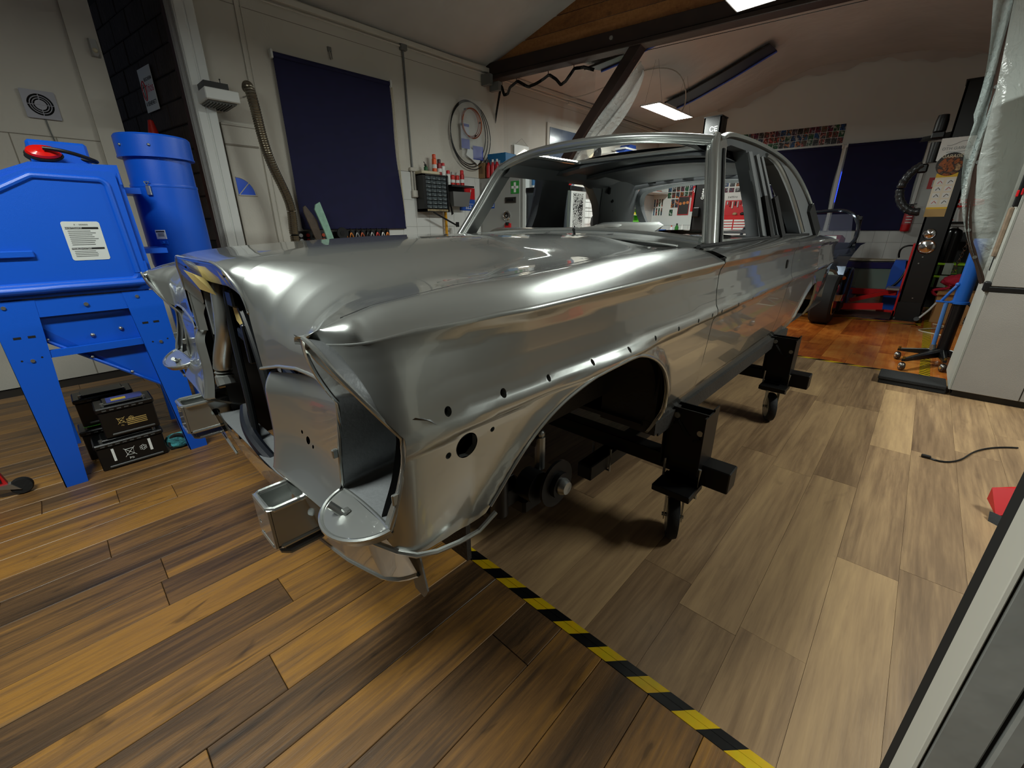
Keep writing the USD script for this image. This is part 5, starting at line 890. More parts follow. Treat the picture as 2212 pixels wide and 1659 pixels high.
# lockers facing the camera
KF = Fr((-4.7, 4.35, 0), EX, (0, 0, 1), NX)
M_lock = mat('locker_grey', '#9b9c98', .45, var=(3, .06)); M_slate = mat('locker_slate', '#4c5358', .4)
lk = thing('locker', 'light grey steel locker with first aid sign', 'locker', KF.p(.36, 0, -.2))
part(lk, 'body', KF.box(.0, .715, .05, 1.835, -.45, 0, .006), M_lock); part(lk, 'door', KF.box(.05, .68, .10, 1.79, 0, .012, .003), M_lock); part(lk, 'corner_post', KF.box(.72, .772, 0, 1.83, -.2, .01, .003), M_wall2)
part(lk, 'handle', KF.box(.45, .63, 1.515, 1.585, .012, .022, .004), mat('handle_dark', '#4b4640', .35, .7)); part(lk, 'handle_grip', KF.box(.48, .60, 1.535, 1.565, .02, .03, .003), M_black)
fa = part(lk, 'first_aid_sign', KF.box(.545, .672, 1.625, 1.775, .012, .016), M_green); part(fa, 'white_cross', cat(KF.box(.592, .625, 1.64, 1.76, .016, .018), KF.box(.555, .662, 1.685, 1.717, .016, .018)), M_paper)
ss = part(lk, 'phone_sign', KF.box(.13, .27, 1.455, 1.735, .012, .015), M_bluep); part(ss, 'red_panel', cat(KF.box(.13, .27, 1.60, 1.735, .0152, .017)), M_red); part(ss, 'numbers', cat(KF.text('107', .225, 1.545, .03, .0155, .001, True), KF.text('112', .225, 1.475, .03, .0155, .001, True), KF.box(.15, .26, 1.522, 1.526, .0155, .0165), KF.text('F', .2, 1.68, .03, .0172, .001, True), KF.text('H', .2, 1.62, .03, .0172, .001, True)), M_paper)
wb2 = thing('emergency_board', 'grey board with red and blue emergency number plates on the tiles', 'sign', LW.p(4.12, 1.43, .03)); part(wb2, 'plate', LW.box(3.98, 4.25, 1.43, 1.71, .008, .016), M_bluep); part(wb2, 'red_panel', LW.box(4.05, 4.25, 1.57, 1.71, .016, .018), M_red); part(wb2, 'numbers', cat(LW.text('S12', 4.13, 1.45, .04, .0165, .001, True), LW.text('F', 4.18, 1.66, .03, .0185, .001, True), LW.box(4.02, 4.22, 1.51, 1.515, .0165, .018)), M_paper)
hl = thing('round_speaker', 'round chromed lamp with dark centre fixed to the grey locker door', 'lamp', KF.p(.475, 1.36, .05)); part(hl, 'bezel', KF.m(lathe([(.058, 0), (.062, .012), (.050, .02), (.046, .012)], (.475, 1.36, .012), (0, 0, 1), 32)), M_chrome); part(hl, 'lens', KF.m(lathe([(0, .014), (.03, .012), (.046, .006)], (.475, 1.36, .012), (0, 0, 1), 28)), M_dark); part(hl, 'centre', KF.m(lathe([(0, .018), (.014, .016), (.018, .008)], (.475, 1.36, .012), (0, 0, 1), 16)), M_chrome)
rb = thing('padlock', 'red and black padlock box low on the grey locker door', 'padlock', KF.p(.50, 1.22, .02)); part(rb, 'case', KF.box(.45, .545, 1.20, 1.262, .012, .04, .004), M_red); part(rb, 'cover', KF.box(.47, .52, 1.235, 1.275, .02, .05, .004), M_black)
lk2 = thing('locker', 'slate dark cabinet with a drawing sheet on its side', 'locker', KF.p(1.08, 0, -.2)); part(lk2, 'body', KF.box(.785, 1.405, .05, 1.63, -.40, 0, .004), M_slate); part(lk2, 'top', KF.box(.775, 1.42, 1.63, 1.685, -.42, .012, .004), M_black); part(lk2, 'door', KF.box(.81, 1.375, .1, 1.60, 0, .012, .004), mat('locker_slate2', '#434a50', .4)); part(lk2, 'edge', KF.box(1.38, 1.408, .05, 1.63, 0, .006), mat('edge_green', '#6d756f', .5))
nodes_scr = usdkit.material(stage, '/World/Looks/ink_drawing', {'tc': ('texture_coordinate', {}), 'v': ('voronoi_texture', {'scale': 42., 'feature': 'distance_to_edge'}), 'n': ('noise_texture', {'scale': 6., 'detail': 2.}), 'mm': ('math', {'math_type': 'multiply_add', 'value2': .5, 'value3': -.16}), 'l': ('math', {'math_type': 'less_than'}), 'm': ('mix_color', {'a': lin('#c9cbc8'), 'b': lin('#16181a')}), 'p': ('principled_bsdf', {'roughness': .6})}, [('tc.object', 'v.vector'), ('tc.object', 'n.vector'), ('n.fac', 'mm.value1'), ('v.distance', 'l.value1'), ('mm.value', 'l.value2'), ('l.value', 'm.fac'), ('m.result', 'p.base_color')], surface='p.BSDF')
part(lk2, 'drawing_sheet', bb(float(KF.p(1.408, 0)[0]) - .002, float(KF.p(1.408, 0)[0]) + .004, 4.585, 4.90, 1.0, 1.625), M_paper); part(lk2, 'ink_drawing', bb(float(KF.p(1.408, 0)[0]) + .004, float(KF.p(1.408, 0)[0]) + .0055, 4.63, 4.84, 1.16, 1.60), nodes_scr)
def boxthing(name, label, c, fr, u0, u1, z0, z1, w0, w1, color, lid=None, group=None):
    t = thing(name, label, c, fr.p((u0 + u1) / 2, z0, (w0 + w1) / 2), group); part(t, 'case', fr.box(u0, u1, z0, z1, w0, w1, .004), mat('bx_' + color[1:], color, .6)); part(t, 'front_label', fr.box(u0 + (u1 - u0) * .15, u0 + (u1 - u0) * .7, z0 + (z1 - z0) * .3, z0 + (z1 - z0) * .7, w1, w1 + .001), mat('bxl_' + (lid or '#c9ccd0')[1:], lid or '#c9ccd0', .6)); return t
boxthing('carton', 'blue cardboard box on top of the grey locker', 'box', KF, .12, .42, 1.84, 2.13, -.3, -.05, '#1c6a9c', '#a9c6d6'); boxthing('carton', 'plain brown cardboard box on the corner of the grey locker', 'box', KF, -.005, .105, 1.838, 2.03, -.1, .0, '#8a6c48', '#6b5236')
def bottle(label, p, r, h, c, cap, group=None, name='bottle', cat_='bottle', lab=None):
    t = thing(name, label, cat_, p, group); part(t, 'body', lathe([(r * .9, 0), (r, .01), (r, h * .62), (r * .4, h * .82), (r * .38, h * .86)], p, (0, 0, 1), 18), mat('btl_' + c[1:], c, .3)); part(t, 'cap', lathe([(r * .45, h * .85), (r * .45, h), (r * .3, h)], p, (0, 0, 1), 14), mat('btl_' + cap[1:], cap, .4))
    if lab: part(t, 'label', lathe([(r * 1.01, h * .15), (r * 1.01, h * .5)], p, (0, 0, 1), 18, False), mat('btl_' + lab[1:], lab, .5))
for i, (u_, c_, cap, nm) in enumerate(((.16, '#c21f26', '#1a1a1a', 'red trigger bottle with black head'), (.23, '#c63038', '#e0e0dc', 'red trigger bottle with white head'), (.30, '#b21c28', '#d5d5d0', 'red trigger bottle at the end of the row'))): bottle(nm + ' on the grey locker', KF.p(u_, 1.838, .0 - .02), .032, .22, c_, cap, 'trigger bottles on the grey locker')
for u_, r_, h_, c_, cap, nm, lab in ((.84, .03, .2, '#d8dcdc', '#cfd4d6', 'white bottle', '#3a78b0'), (.90, .034, .26, '#2b78c0', '#e8e8e8', 'tall blue bottle', None), (.965, .034, .25, '#3484cc', '#d8d8d8', 'second blue bottle', None), (1.03, .042, .2, '#cfdce4', '#e0e6ea', 'pale clear bottle', None), (1.10, .04, .2, '#6a5236', '#c8c0b0', 'brown bottle', '#c9bfa2'), (1.20, .03, .19, '#2a2fa0', '#1a1a1a', 'dark blue can', None)): bottle(nm + ' on the slate cabinet', KF.p(u_, 1.686, -.08), r_, h_, c_, cap, 'bottles on the slate cabinet', lab=lab)
for i, u_ in enumerate((1.265, 1.315, 1.365)): bottle(('first', 'middle', 'last')[i] + ' red can with pale label at the end of the slate cabinet', KF.p(u_, 1.686, -.06), .026, .16, '#c9151c', '#c01820', 'red cans on the slate cabinet', 'tin_can', 'can', '#c9bdb8' if i == 1 else None)
# light box on the wall behind, small window with plastic before it
pj = thing('reading_lamp', 'small lit wall lamp with pale shade above the lockers', 'lamp', LW.p(5.15, 2.2, .2)); part(pj, 'screen', LW.box(5.04, 5.36, 2.19, 2.33, .02, .03), M_white); part(pj, 'glow', LW.ext([(5.08, 2.19), (5.34, 2.19), (5.34, 2.27), (5.26, 2.285)], .03, .034), emit('lamp_glow', '#fff3d8', 6.0)); part(pj, 'wire', tube([LW.p(5.06, 2.33, .03), LW.p(5.2, 2.42, .03), LW.p(5.34, 2.33, .03)], .002, 4), M_grey)
w1 = struct('window_1', 'blue-grey window in the long wall behind the plastic film'); part(w1, 'frame', LW.box(5.80, 6.62, 1.75, 2.72, 0, .02, .003), M_wall); part(w1, 'pane', LW.box(5.86, 6.56, 1.81, 2.66, .02, .026), mat('night_pane', '#4b5a74', .15))
# curtain wire, black strap and film at the truss
cw = thing('curtain_wire', 'taut wire under the tie beam carrying the plastic curtain', 'wire', BM.p(1, 2.98, .0)); part(cw, 'cable', tube([BM.p(.15, 3.035, -.09), BM.p(2.1, 2.985, -.09), BM.p(6.4, 2.98, -.09)], .003, 5), M_dark); part(cw, 'anchor_box', cat(BM.box(-.02, .12, 2.93, 3.05, .09, .16, .004), BM.box(.05, .2, 2.87, 2.97, .02, .08, .004)), M_grey)
pc = thing('plastic_curtain', 'clear plastic curtain with black hem strap hanging from the wire before the long wall', 'curtain', BM.p(.8, 1.0, -.1))
hem_ = np.array([(.0, 2.55), (.13, 2.97), (.17, 2.85), (.22, 2.86), (.25, 2.93), (.36, 2.985), (.55, 2.88), (.65, 2.90), (.83, 2.975), (.95, 2.90), (1.02, 2.83), (1.08, 2.86), (1.18, 2.98), (1.30, 2.97), (1.45, 2.91)]); hs_ = np.stack([np.interp(np.linspace(0, 1, 70), np.linspace(0, 1, len(hem_)), hem_[:, k]) for k in (0, 1)], 1)
part(pc, 'hem_strap', sweep([BM.p(u_, z_, -.10 + .02 * math.sin(u_ * 14)) for u_, z_ in hs_], rect(.004, .035), up=(0, 0, 1)), M_black)
for u_, z_ in ((.13, 2.99), (.36, 3.0), (.83, 2.99), (1.18, 2.985)): part(pc, 'hook', cat(tube([BM.p(u_, z_ + .03, -.095), BM.p(u_, z_ - .03, -.10)], .005, 6)), M_black)
part(pc, 'film', gridmesh(np.array([[BM.p(u_ , .9 + (z_ - .9) * b, -.10 + .03 * math.sin(u_ * 23 + b * 2) + .01 * math.sin(u_ * 60)) for b in np.linspace(0, 1, 12)] for u_, z_ in hs_[5:]]))[:2], film('curtain_film', '#cfd3d2', .86, .12, (12, .02)), smooth=True)
bf = thing('gathered_film', 'milky plastic film gathered and tied along the knee brace', 'plastic film', BM.p(1.5, 1.5, -.05))
G = []
for t_ in np.linspace(0, 1, 40):
    c_ = np.array(BM.p(2.04 - .98 * t_, 2.86 - 1.06 * t_, .03)); wd = .05 + .13 * math.sin(np.pi * min(1, t_ * 1.25)) ** .7 if t_ < .95 else .1
    G.append([c_ + EX * (wd * q + .06 * t_) + NX * (.05 * math.sin(q * 9 + t_ * 5)) + np.array([0, 0, -.10 * q]) for q in np.linspace(-.1, 1.0, 16)])
part(bf, 'film', gridmesh(np.array(G))[:2], film('bundle_film', '#c9cbc8', .35, .15, (30, .02)), smooth=True); part(bf, 'tie', tube([BM.p(1.9, 2.93, .06), BM.p(1.96, 2.90, .0), BM.p(1.9, 2.86, -.06)], .008, 6), M_black)
# ---------------------------------------------------------------- the far bay
sk = []
for (pts, nm) in (([(-3.93, 8.12), (-3.90, 8.56), (-2.32, 8.31), (-2.33, 7.93)], 'long dark blue roof light slot in the lining of the far bay'), ([(-3.92, 5.62), (-3.85, 5.93), (-3.05, 6.12), (-3.15, 5.9)], 'dark blue roof light slot just behind the tie beam')):
    q = np.array(pts); z = zfar(q[:, 0], q[:, 1]) - .03; a = np.column_stack([q, z]); c_ = a.mean(0); t = thing('roof_light', nm, 'roof light', c_)
    L_ = np.linspace(0, 1, 12); P1 = np.array([a[0] + (a[3] - a[0]) * k for k in L_]); P2 = np.array([a[1] + (a[2] - a[1]) * k for k in L_])
    for P in (P1, P2): P[:, 2] = zfar(P[:, 0], P[:, 1]) - .05
    part(t, 'pane', gridmesh(np.stack([P1, P2], 1))[:2], mat('roof_light_dark', '#1b1c2c', .3)); part(t, 'lit_edge', tube(P2 + [0, .0, -.012], .012, 6), mat('edge_blue', '#3a55b8', .3)); part(t, 'frame', tube(P1 + [0, 0, -.01], .014, 6), M_dark)
lc = thing('lamp_cable', 'grey cable looping from the ceiling to the far LED panel', 'cable', (-3.4, 6.9, 3.0)); part(lc, 'wire', tube(spline([(-4.6, 6.2, 3.08), (-4.0, 6.5, 3.22), (-3.4, 6.85, 3.36), (-3.25, 7.1, 3.3), (-3.2, 7.3, 3.0), (-3.3, 7.4, 2.87)], 30), .009, 6), mat('cable_grey', '#b5b3ac', .6))
rc = struct('trim_3', 'white cornice rail where the lining meets the long wall'); part(rc, 'rail', bb(-4.7, -4.66, 6.3, 9.6, 3.03, 3.07, .004), M_wall)
# photos: every print a part of its own
def prints(t, fr, u0, u1, z0, z1, nu, nv, gap, seed, skip=lambda i, j: False, w=.004):
    r = np.random.default_rng(seed); du, dv = (u1 - u0) / nu, (z1 - z0) / nv
    for i in range(nu):
        for j in range(nv):
            if skip(i, j): continue
            k = int(r.integers(0, 10)); part(t, 'print', fr.box(u0 + i * du + gap, u0 + (i + 1) * du - gap, z0 + j * dv + gap, z0 + (j + 1) * dv - gap, .002, w + .001 * r.random()), photo(k), smooth=False)
def photo(k):
    n = f'photo_{k}'
    if n in MATS: return MATS[n]
    c = [('#20242a', '#5e6670', '#8b3030', '#b9b4aa'), ('#15181c', '#3b4a5a', '#c06a28', '#8a8a86'), ('#2a1c18', '#6a5a4c', '#9a1f22', '#c9c5bc'), ('#10151f', '#27548c', '#7a7f86', '#b8bcc0'), ('#1c1410', '#a85a20', '#5a4030', '#c8a878'), ('#121212', '#3a3a3c', '#6e6e70', '#a8a8a6'), ('#0f1c16', '#2f6a4a', '#7d8f80', '#c5cac2'), ('#241a20', '#7a2f4a', '#4a4a58', '#b5aeb2'), ('#141a20', '#4a6f90', '#8c5a3a', '#cfcfc8'), ('#1a1a18', '#54524a', '#a83a2a', '#9a988e')][k]
    MATS[n] = usdkit.material(stage, '/World/Looks/' + n, {'tc': ('texture_coordinate', {}), 'oi': ('object_info', {}), 'mul': ('vector_math', {'math_type': 'scale', 'vector1': (13., 7., 11.)}), 'ad': ('vector_math', {'math_type': 'add'}), 'n': ('noise_texture', {'scale': 17., 'detail': 4., 'distortion': .8}), 'r': ('rgb_ramp', {'ramp': [(.3, lin(c[0])), (.43, lin(c[1])), (.52, lin(c[0])), (.58, lin(c[2])), (.72, lin(c[3]))]}), 'p': ('principled_bsdf', {'roughness': .25})}, [('tc.object', 'ad.vector1'), ('oi.random', 'mul.scale'), ('mul.vector', 'ad.vector2'), ('ad.vector', 'n.vector'), ('n.fac', 'r.fac'), ('r.color', 'p.base_color')], surface='p.BSDF'); return MATS[n]
pb = thing('photo_strip', 'long strip of small car photos pinned on the gable wall over the blinds', 'photo display', FW.p(2.4, 2.55, .01)); part(pb, 'backing', FW.box(1.26, 3.24, 2.535, 2.86, 0, .002), M_paper); prints(pb, FW, 1.27, 3.235, 2.555, 2.86, 22, 3, .003, 3, lambda i, j: j == 2 and i < 1)
ph = thing('photo_strip', 'grid of car photos on the gable wall left of the lift post', 'photo display', FW.p(.6, 1.75, .01)); part(ph, 'backing', FW.box(.30, .92, 1.76, 2.16, 0, .002), M_paper); prints(ph, FW, .31, .915, 1.77, 2.15, 7, 3, .006, 5)
pg_ = thing('photo_strip', 'sheet of twelve car photos above the red tool wall', 'photo display', FW.p(1.75, 1.8, .01)); part(pg_, 'backing', FW.box(1.35, 2.02, 1.70, 2.16, 0, .003), M_paper); prints(pg_, FW, 1.40, 1.98, 1.83, 2.15, 5, 3, .012, 8, w=.006); part(pg_, 'lettering', FW.text('bettino', 1.62, 1.735, .04, .0035, .001), M_ink); part(pg_, 'badge', FW.disc(1.93, 1.76, .045, .003, .008, 24), mat('badge_tan', '#a89872', .5))
cal = thing('calendar', 'black calendar with red edge and three picture ovals on the gable wall', 'calendar', FW.p(.68, 1.42, .02)); part(cal, 'sheet', FW.box(.56, .79, 1.43, 1.80, .004, .012), mat('cal_red', '#a8141c', .5)); part(cal, 'print', FW.box(.572, .778, 1.45, 1.79, .012, .014), mat('cal_dark', '#26211f', .5)); part(cal, 'oval', cat(*[FW.disc(u_, 1.66 + .01 * i, .03, .014, .016, 16) for i, u_ in enumerate((.605, .68, .75))]), mat('cal_orange', '#c87a3a', .5))
pe = thing('photo_strip', 'loose portrait prints on the white wall left of the calendar', 'photo display', FW.p(.45, 1.5, .01)); prints(pe, FW, .40, .56, 1.58, 1.76, 2, 1, .006, 11); prints(pe, FW, .38, .46, 1.42, 1.55, 1, 1, .004, 12); prints(pe, FW, .02, .24, 1.42, 1.78, 4, 2, .014, 13)
rt = thing('red_banner', 'narrow red banner with white cross beside the lift post', 'banner', FW.p(.86, 1.45, .01)); part(rt, 'cloth', FW.box(.82, .90, 1.50, 2.0, .003, .008), M_red); part(rt, 'white_cross', cat(FW.box(.85, .87, 1.87, 1.96, .008, .01), FW.box(.83, .89, 1.905, 1.925, .008, .01)), M_paper)
# bench under it
bh = thing('work_bench', 'long white bench along the gable wall under the photos', 'bench', FW.p(.9, 0, .3)); part(bh, 'top', FW.box(.05, 2.3, 1.02, 1.06, .01, .45), M_white); part(bh, 'front', FW.box(.06, 2.28, .1, 1.02, .02, .40), M_wall2)
for i, (u_, r_, h_, c_, cap, nm) in enumerate(((.55, .035, .16, '#e4e8ea', '#c84a2a', 'white spray bottle'), (.66, .04, .2, '#2f7a2f', '#1c1c1c', 'green bottle'), (.77, .03, .18, '#dfe3e0', '#e0e0e0', 'pale bottle'))): bottle(nm + ' on the white bench below the calendar', FW.p(u_, 1.06, .3), r_, h_, c_, cap, 'bottles on the white bench')
boxthing('carton', 'blue parts box on the white bench', 'box', FW, .24, .42, 1.06, 1.14, .2, .35, '#1c58b0', '#3a78d0'); boxthing('carton', 'dark blue storage box behind the blue parts box', 'box', FW, .12, .26, 1.14, 1.25, .1, .2, '#2c2f6e', '#4b4f9a')
yc = thing('yellow_cloth', 'yellow folded cloth on the white bench in the corner', 'cloth', FW.p(-.05, 1.06, .5)); part(yc, 'cloth', (lambda h: h)(hull([FW.p(u_, z_, w_) for u_, z_ in ((-.05, 1.06), (.12, 1.06), (-.02, 1.18), (.05, 1.14)) for w_ in (.35, .5)])), mat('cloth_yellow', '#e0a012', .8)); 
gc = thing('green_display', 'bright green framed display case of small cars in the corner', 'display case', LW.p(8.45, 1.3, .2)); part(gc, 'frame', cat(LW.box(8.2, 8.7, 1.28, 1.32, .1, .25), LW.box(8.2, 8.7, 1.80, 1.84, .1, .25), LW.box(8.2, 8.24, 1.28, 1.84, .1, .25), LW.box(8.66, 8.7, 1.28, 1.84, .1, .25)), mat('bright_green', '#5bbf1c', .4)); part(gc, 'back', LW.box(8.22, 8.68, 1.3, 1.82, -.002, .1), M_white)
for i, z_ in enumerate((1.42, 1.55, 1.68)): part(gc, 'shelf', LW.box(8.24, 8.66, z_, z_ + .01, .1, .24), M_white)
for i, (u_, z_, c_) in enumerate(((8.32, 1.43, '#c22a22'), (8.5, 1.43, '#d8c23a'), (8.36, 1.56, '#c8b8a8'), (8.52, 1.56, '#2f8a4a'), (8.34, 1.69, '#b83a3a'), (8.55, 1.69, '#b0b8b8'))): part(gc, 'model_car', hull([LW.p(u_ + a, z_ + b, .16 + c) for a, b in ((-.05, 0), (.05, 0), (-.05, .03), (.05, .03), (-.02, .05), (.03, .05)) for c in (-.02, .02)]), mat(f'mini_{i}', c_, .3))
st = thing('paper_stack', 'untidy stack of papers and red folders on a high shelf in the corner', 'papers', LW.p(9.2, 1.95, .2)); part(st, 'shelf_board', LW.box(8.75, 9.6, 1.86, 1.89, 0, .35), M_white)
for i in range(6): part(st, 'sheet', LW.box(8.8 + .05 * (i % 3), 9.4 + .04 * (i % 2), 1.89 + i * .022, 1.905 + i * .022, .03, .30 - .03 * (i % 3)), mat(('folder_red', 'folder_buff', 'folder_grey')[i % 3], ('#c0282a', '#d8cdb4', '#8a8a88')[i % 3], .7))
rd_ = thing('hanging_brush', 'red brush with blue tip hanging on the wall in the corner', 'brush', LW.p(9.0, 1.4, .05)); part(rd_, 'handle', hull([LW.p(9.05, 1.78, .04), LW.p(9.12, 1.78, .04), LW.p(9.07, 1.48, .04), LW.p(9.10, 1.48, .06), LW.p(9.03, 1.70, .07)]), M_red); part(rd_, 'bristles', hull([LW.p(9.03, 1.48, .04), LW.p(9.14, 1.48, .04), LW.p(9.0, 1.36, .04), LW.p(9.14, 1.36, .06)]), mat('tip_blue', '#4ab0d8', .5))
ap_ = thing('speaker_panel', 'black wall panel above the paper rolls in the far corner', 'panel', LW.p(7.4, 1.6, .05)); part(ap_, 'case', LW.box(7.35, 7.75, 1.50, 1.72, 0, .06, .01), M_black); part(ap_, 'knob', LW.disc(7.6, 1.6, .012, .06, .07, 10), M_zinc)
rk = thing('wire_rack', 'grey wire rack on the wall with cans and cable', 'rack', LW.p(6.9, 1.5, .1)); part(rk, 'rail', cat(*[tube([LW.p(6.75, z_, .1), LW.p(7.15, z_, .1)], .005, 5) for z_ in (1.36, 1.47, 1.62, 1.80)], *[tube([LW.p(u_, 1.33, .1), LW.p(u_, 1.85, .1)], .006, 5) for u_ in (6.8, 7.1)]), M_grey); part(rk, 'black_tray', LW.box(6.8, 7.3, 1.80, 1.83, .0, .15), M_black)
wbx = boxthing('carton', 'blue and white box on the wire rack', 'box', LW, 7.2, 7.5, 1.74, 1.80, .02, .14, '#3a6ad0', '#d5dce8')
kt = thing('kettle', 'dark glass kettle with red base below the wire rack', 'kettle', LW.p(7.05, 1.15, .2)); part(kt, 'jug', lathe([(.07, .05), (.085, .10), (.07, .20), (.05, .23)], LW.p(7.0, 1.16, .2), (0, 0, 1), 20), M_black); part(kt, 'base', lathe([(.08, 0), (.08, .05)], LW.p(7.0, 1.16, .2), (0, 0, 1), 20), M_red)
prl = thing('paper_roll', 'white roll of paper towel beside the kettle', 'paper roll', LW.p(7.5, 1.2, .2)); part(prl, 'roll', LW.m(lathe([(.03, 0), (.11, 0), (.11, .22), (.03, .22)], (7.5, 1.30, .1), (0, 0, 1), 28, False)), M_paper); part(prl, 'bracket', LW.box(7.48, 7.52, 1.28, 1.32, -.002, .34)  , M_grey); part(prl, 'core', LW.m(lathe([(.03, .0), (.03, .22)], (7.5, 1.30, .1), (0, 0, 1), 18, False)), M_card)
bd = thing('ring_binder', 'blue and white ring binder leaning on a high shelf over the corner', 'binder', LW.p(7.7, 2.45, .2)); part(bd, 'spine', hull([LW.p(7.62, 2.44, .1), LW.p(8.1, 2.46, .1), LW.p(7.9, 2.62, .1), LW.p(8.1, 2.62, .1), LW.p(7.62, 2.45, .3), LW.p(8.1, 2.47, .3), LW.p(7.9, 2.62, .3), LW.p(8.1, 2.62, .3)]), mat('binder_blue', '#2a4a9a', .5)); part(bd, 'white_band', LW.box(7.7, 8.12, 2.53, 2.56, .09, .31), M_paper); part(bd, 'shelf_board', LW.box(7.3, 8.4, 2.41, 2.435, 0, .34), M_white)
sp = thing('wall_speaker', 'round black loudspeaker on the high shelf', 'loudspeaker', LW.p(7.05, 2.4, .2)); part(sp, 'cone', LW.m(lathe([(.10, 0), (.11, .03), (.06, .02), (.02, .03), (0, .03)], (7.08, 2.43, .1), (0, 0, 1), 24)), M_black)
sp2 = thing('abrasive_disc', 'cream round abrasive disc beside the black loudspeaker', 'disc', LW.p(6.85, 2.4, .2)); part(sp2, 'disc', LW.m(lathe([(.03, 0), (.11, 0), (.11, .02), (.03, .03)], (6.86, 2.43, .1), (0, 0, 1), 24)), M_cream)
# red tool wall and chest
tb = thing('tool_wall', 'red pegboard of hand tools on the gable wall', 'tool board', FW.p(1.8, 1.4, .02)); part(tb, 'board', FW.box(1.50, 2.10, 1.40, 1.69, .005, .02), mat('tool_red', '#c8141e', .4))
for i in range(12): part(tb, 'hanging_tool', FW.box(1.53 + i * .048, 1.555 + i * .048, 1.66 - .05 - .09 * ((i * 7) % 5) / 5, 1.67, .02, .04, .004), mat(f'ht_{i % 4}', ('#b8bcbc', '#8a1018', '#d8d4c8', '#202020')[i % 4], .35))
for i, (u_, c_) in enumerate(((1.72, '#a8906a'), (1.86, '#151515'), (2.0, '#1b1b1b'), (2.05, '#8a7a5a'))): part(tb, 'shelf_item', ball(FW.p(u_, 1.43, .12), .045, 2, (1, .8, .7)), mat(f'si_{i}', c_, .6))
tc_ = thing('tool_chest', 'red tool chest with white drawers under the red tool wall', 'tool chest', FW.p(1.75, 1.06, .3)); part(tc_, 'case', FW.box(1.45, 2.02, 1.061, 1.40, .06, .35, .006), M_red)
for i in range(5): part(tc_, 'drawer', cat(FW.box(1.48, 1.74, 1.085 + i * .05, 1.12 + i * .05, .35, .36, .003)), M_white); part(tc_, 'drawer', cat(FW.box(1.76, 1.99, 1.085 + i * .05, 1.12 + i * .05, .35, .36, .003)), M_white)
gd = single('white_guard', 'white and violet curved guard leaning beside the tool chest', 'guard', hull([FW.p(2.08, 1.06, .4), FW.p(2.22, 1.06, .4), FW.p(2.22, 1.24, .36), FW.p(2.2, 1.3, .34), FW.p(2.08, 1.06, .42), FW.p(2.22, 1.06, .43), FW.p(2.22, 1.24, .38)]), M_white)
# two-post lift
def lift_post(label, x, y, h, face=1):
    t = thing('lift_post', label, 'car lift', (x, y, 0)); P = Fr((x, y, 0), (1, 0, 0), (0, 0, 1), (0, -1, 0))
    part(t, 'column', cat(bb(x - .13, x + .13, y, y + .02, 0, h), bb(x - .13, x - .11, y, y + .26, 0, h), bb(x + .11, x + .13, y, y + .26, 0, h), bb(x - .13, x + .13, y + .12, y + .14, 0, h)), mat('lift_black', '#131212', .38)); part(t, 'top_plate', bb(x - .14, x + .14, y - .01, y + .27, h, h + .015), M_black)
    part(t, 'foot', cat(hull([P.p(-.13, .24, .01), P.p(.10, .24, .01), P.p(-.16, 0, .02), P.p(.135, 0, .02), P.p(-.13, .24, -.02), P.p(.10, .24, -.02), P.p(-.16, 0, -.02), P.p(.135, 0, -.02)]), bb(x - .2, x + .16, y - .05, y + .3, 0, .015)), M_black)
    for u_ in (-.12, .12): part(t, 'floor_bolt', cyl((x + u_, y - .03, .015), (x + u_, y - .03, .035), .012, 8), M_zinc)
    return t, P
LL, LP = lift_post('black lift post with CE mark rising behind the roof of the silver shell', -2.9, 7.7, 2.80)
part(LL, 'mark', LP.text('CE', .03, 2.60, .07, .002, .002, True), M_paper)
ds_ = part(LL, 'round_poster', LP.disc(-.02, 2.02, .10, .002, .006, 28), photo(8)); part(LL, 'lettering', LP.m((lambda m: (np.stack([-m[0][:, 1] + .03, m[0][:, 0] + 1.62, m[0][:, 2]], 1), m[1]))((lambda m: (np.array(m.vertices) + [0, 0, .003], np.array(m.faces)))(meshkit.text_mesh('Gates', .045, .002)))), M_paper)
part(LL, 'hook_plate', LP.box(-.10, .0, 1.35, 1.50, .0, .06, .01), M_dark)
LR, RP = lift_post('black lift post with notices, hub caps and red arm carriage', .03, 7.7, 2.74)
nt = part(LR, 'white_notice', RP.box(-.19, .10, 1.93, 2.17, .002, .006), M_paper); part(nt, 'lettering', cat(RP.text('OTH GARAGE', -.03, 2.04, .03, .0065, .001), RP.box(-.12, .06, 2.015, 2.019, .0065, .0075)), mat('notice_grey', '#7d8386', .6)); part(nt, 'outline_car', tube(spline([RP.p(-.13, 2.09, .007), RP.p(-.06, 2.10, .007), RP.p(0, 2.125, .007), RP.p(.07, 2.09, .007)], 14), .002, 5), mat('notice_grey', '#7d8386', .6))
rs_ = part(LR, 'round_sign', RP.m((lambda m: m)(lathe([(.125, 0), (.125, .008), (0, .008)], (-.05, 1.885, .006), (0, 0, 1), 32))), mat('sign_brown', '#1e1712', .5)); part(rs_, 'sign_picture', RP.ext(Point(-.05, 1.865).buffer(.105, 16), .0145, .016), photo(4)); part(rs_, 'lettering', RP.text('GARAGE', -.05, 1.955, .032, .0165, .001, True), M_cream)
sheet = part(LR, 'instruction_sheet', RP.box(-.145, .045, 1.30, 1.79, .002, .005), mat('sheet_cream', '#ded6c2', .6)); part(sheet, 'yellow_band', cat(RP.box(-.145, .045, 1.745, 1.79, .005, .006), RP.box(-.145, .045, 1.39, 1.41, .005, .006)), mat('band_yellow', '#e0b41c', .5)); part(sheet, 'tan_field', RP.box(-.145, .045, 1.30, 1.39, .005, .006), mat('field_tan', '#b3935a', .6))
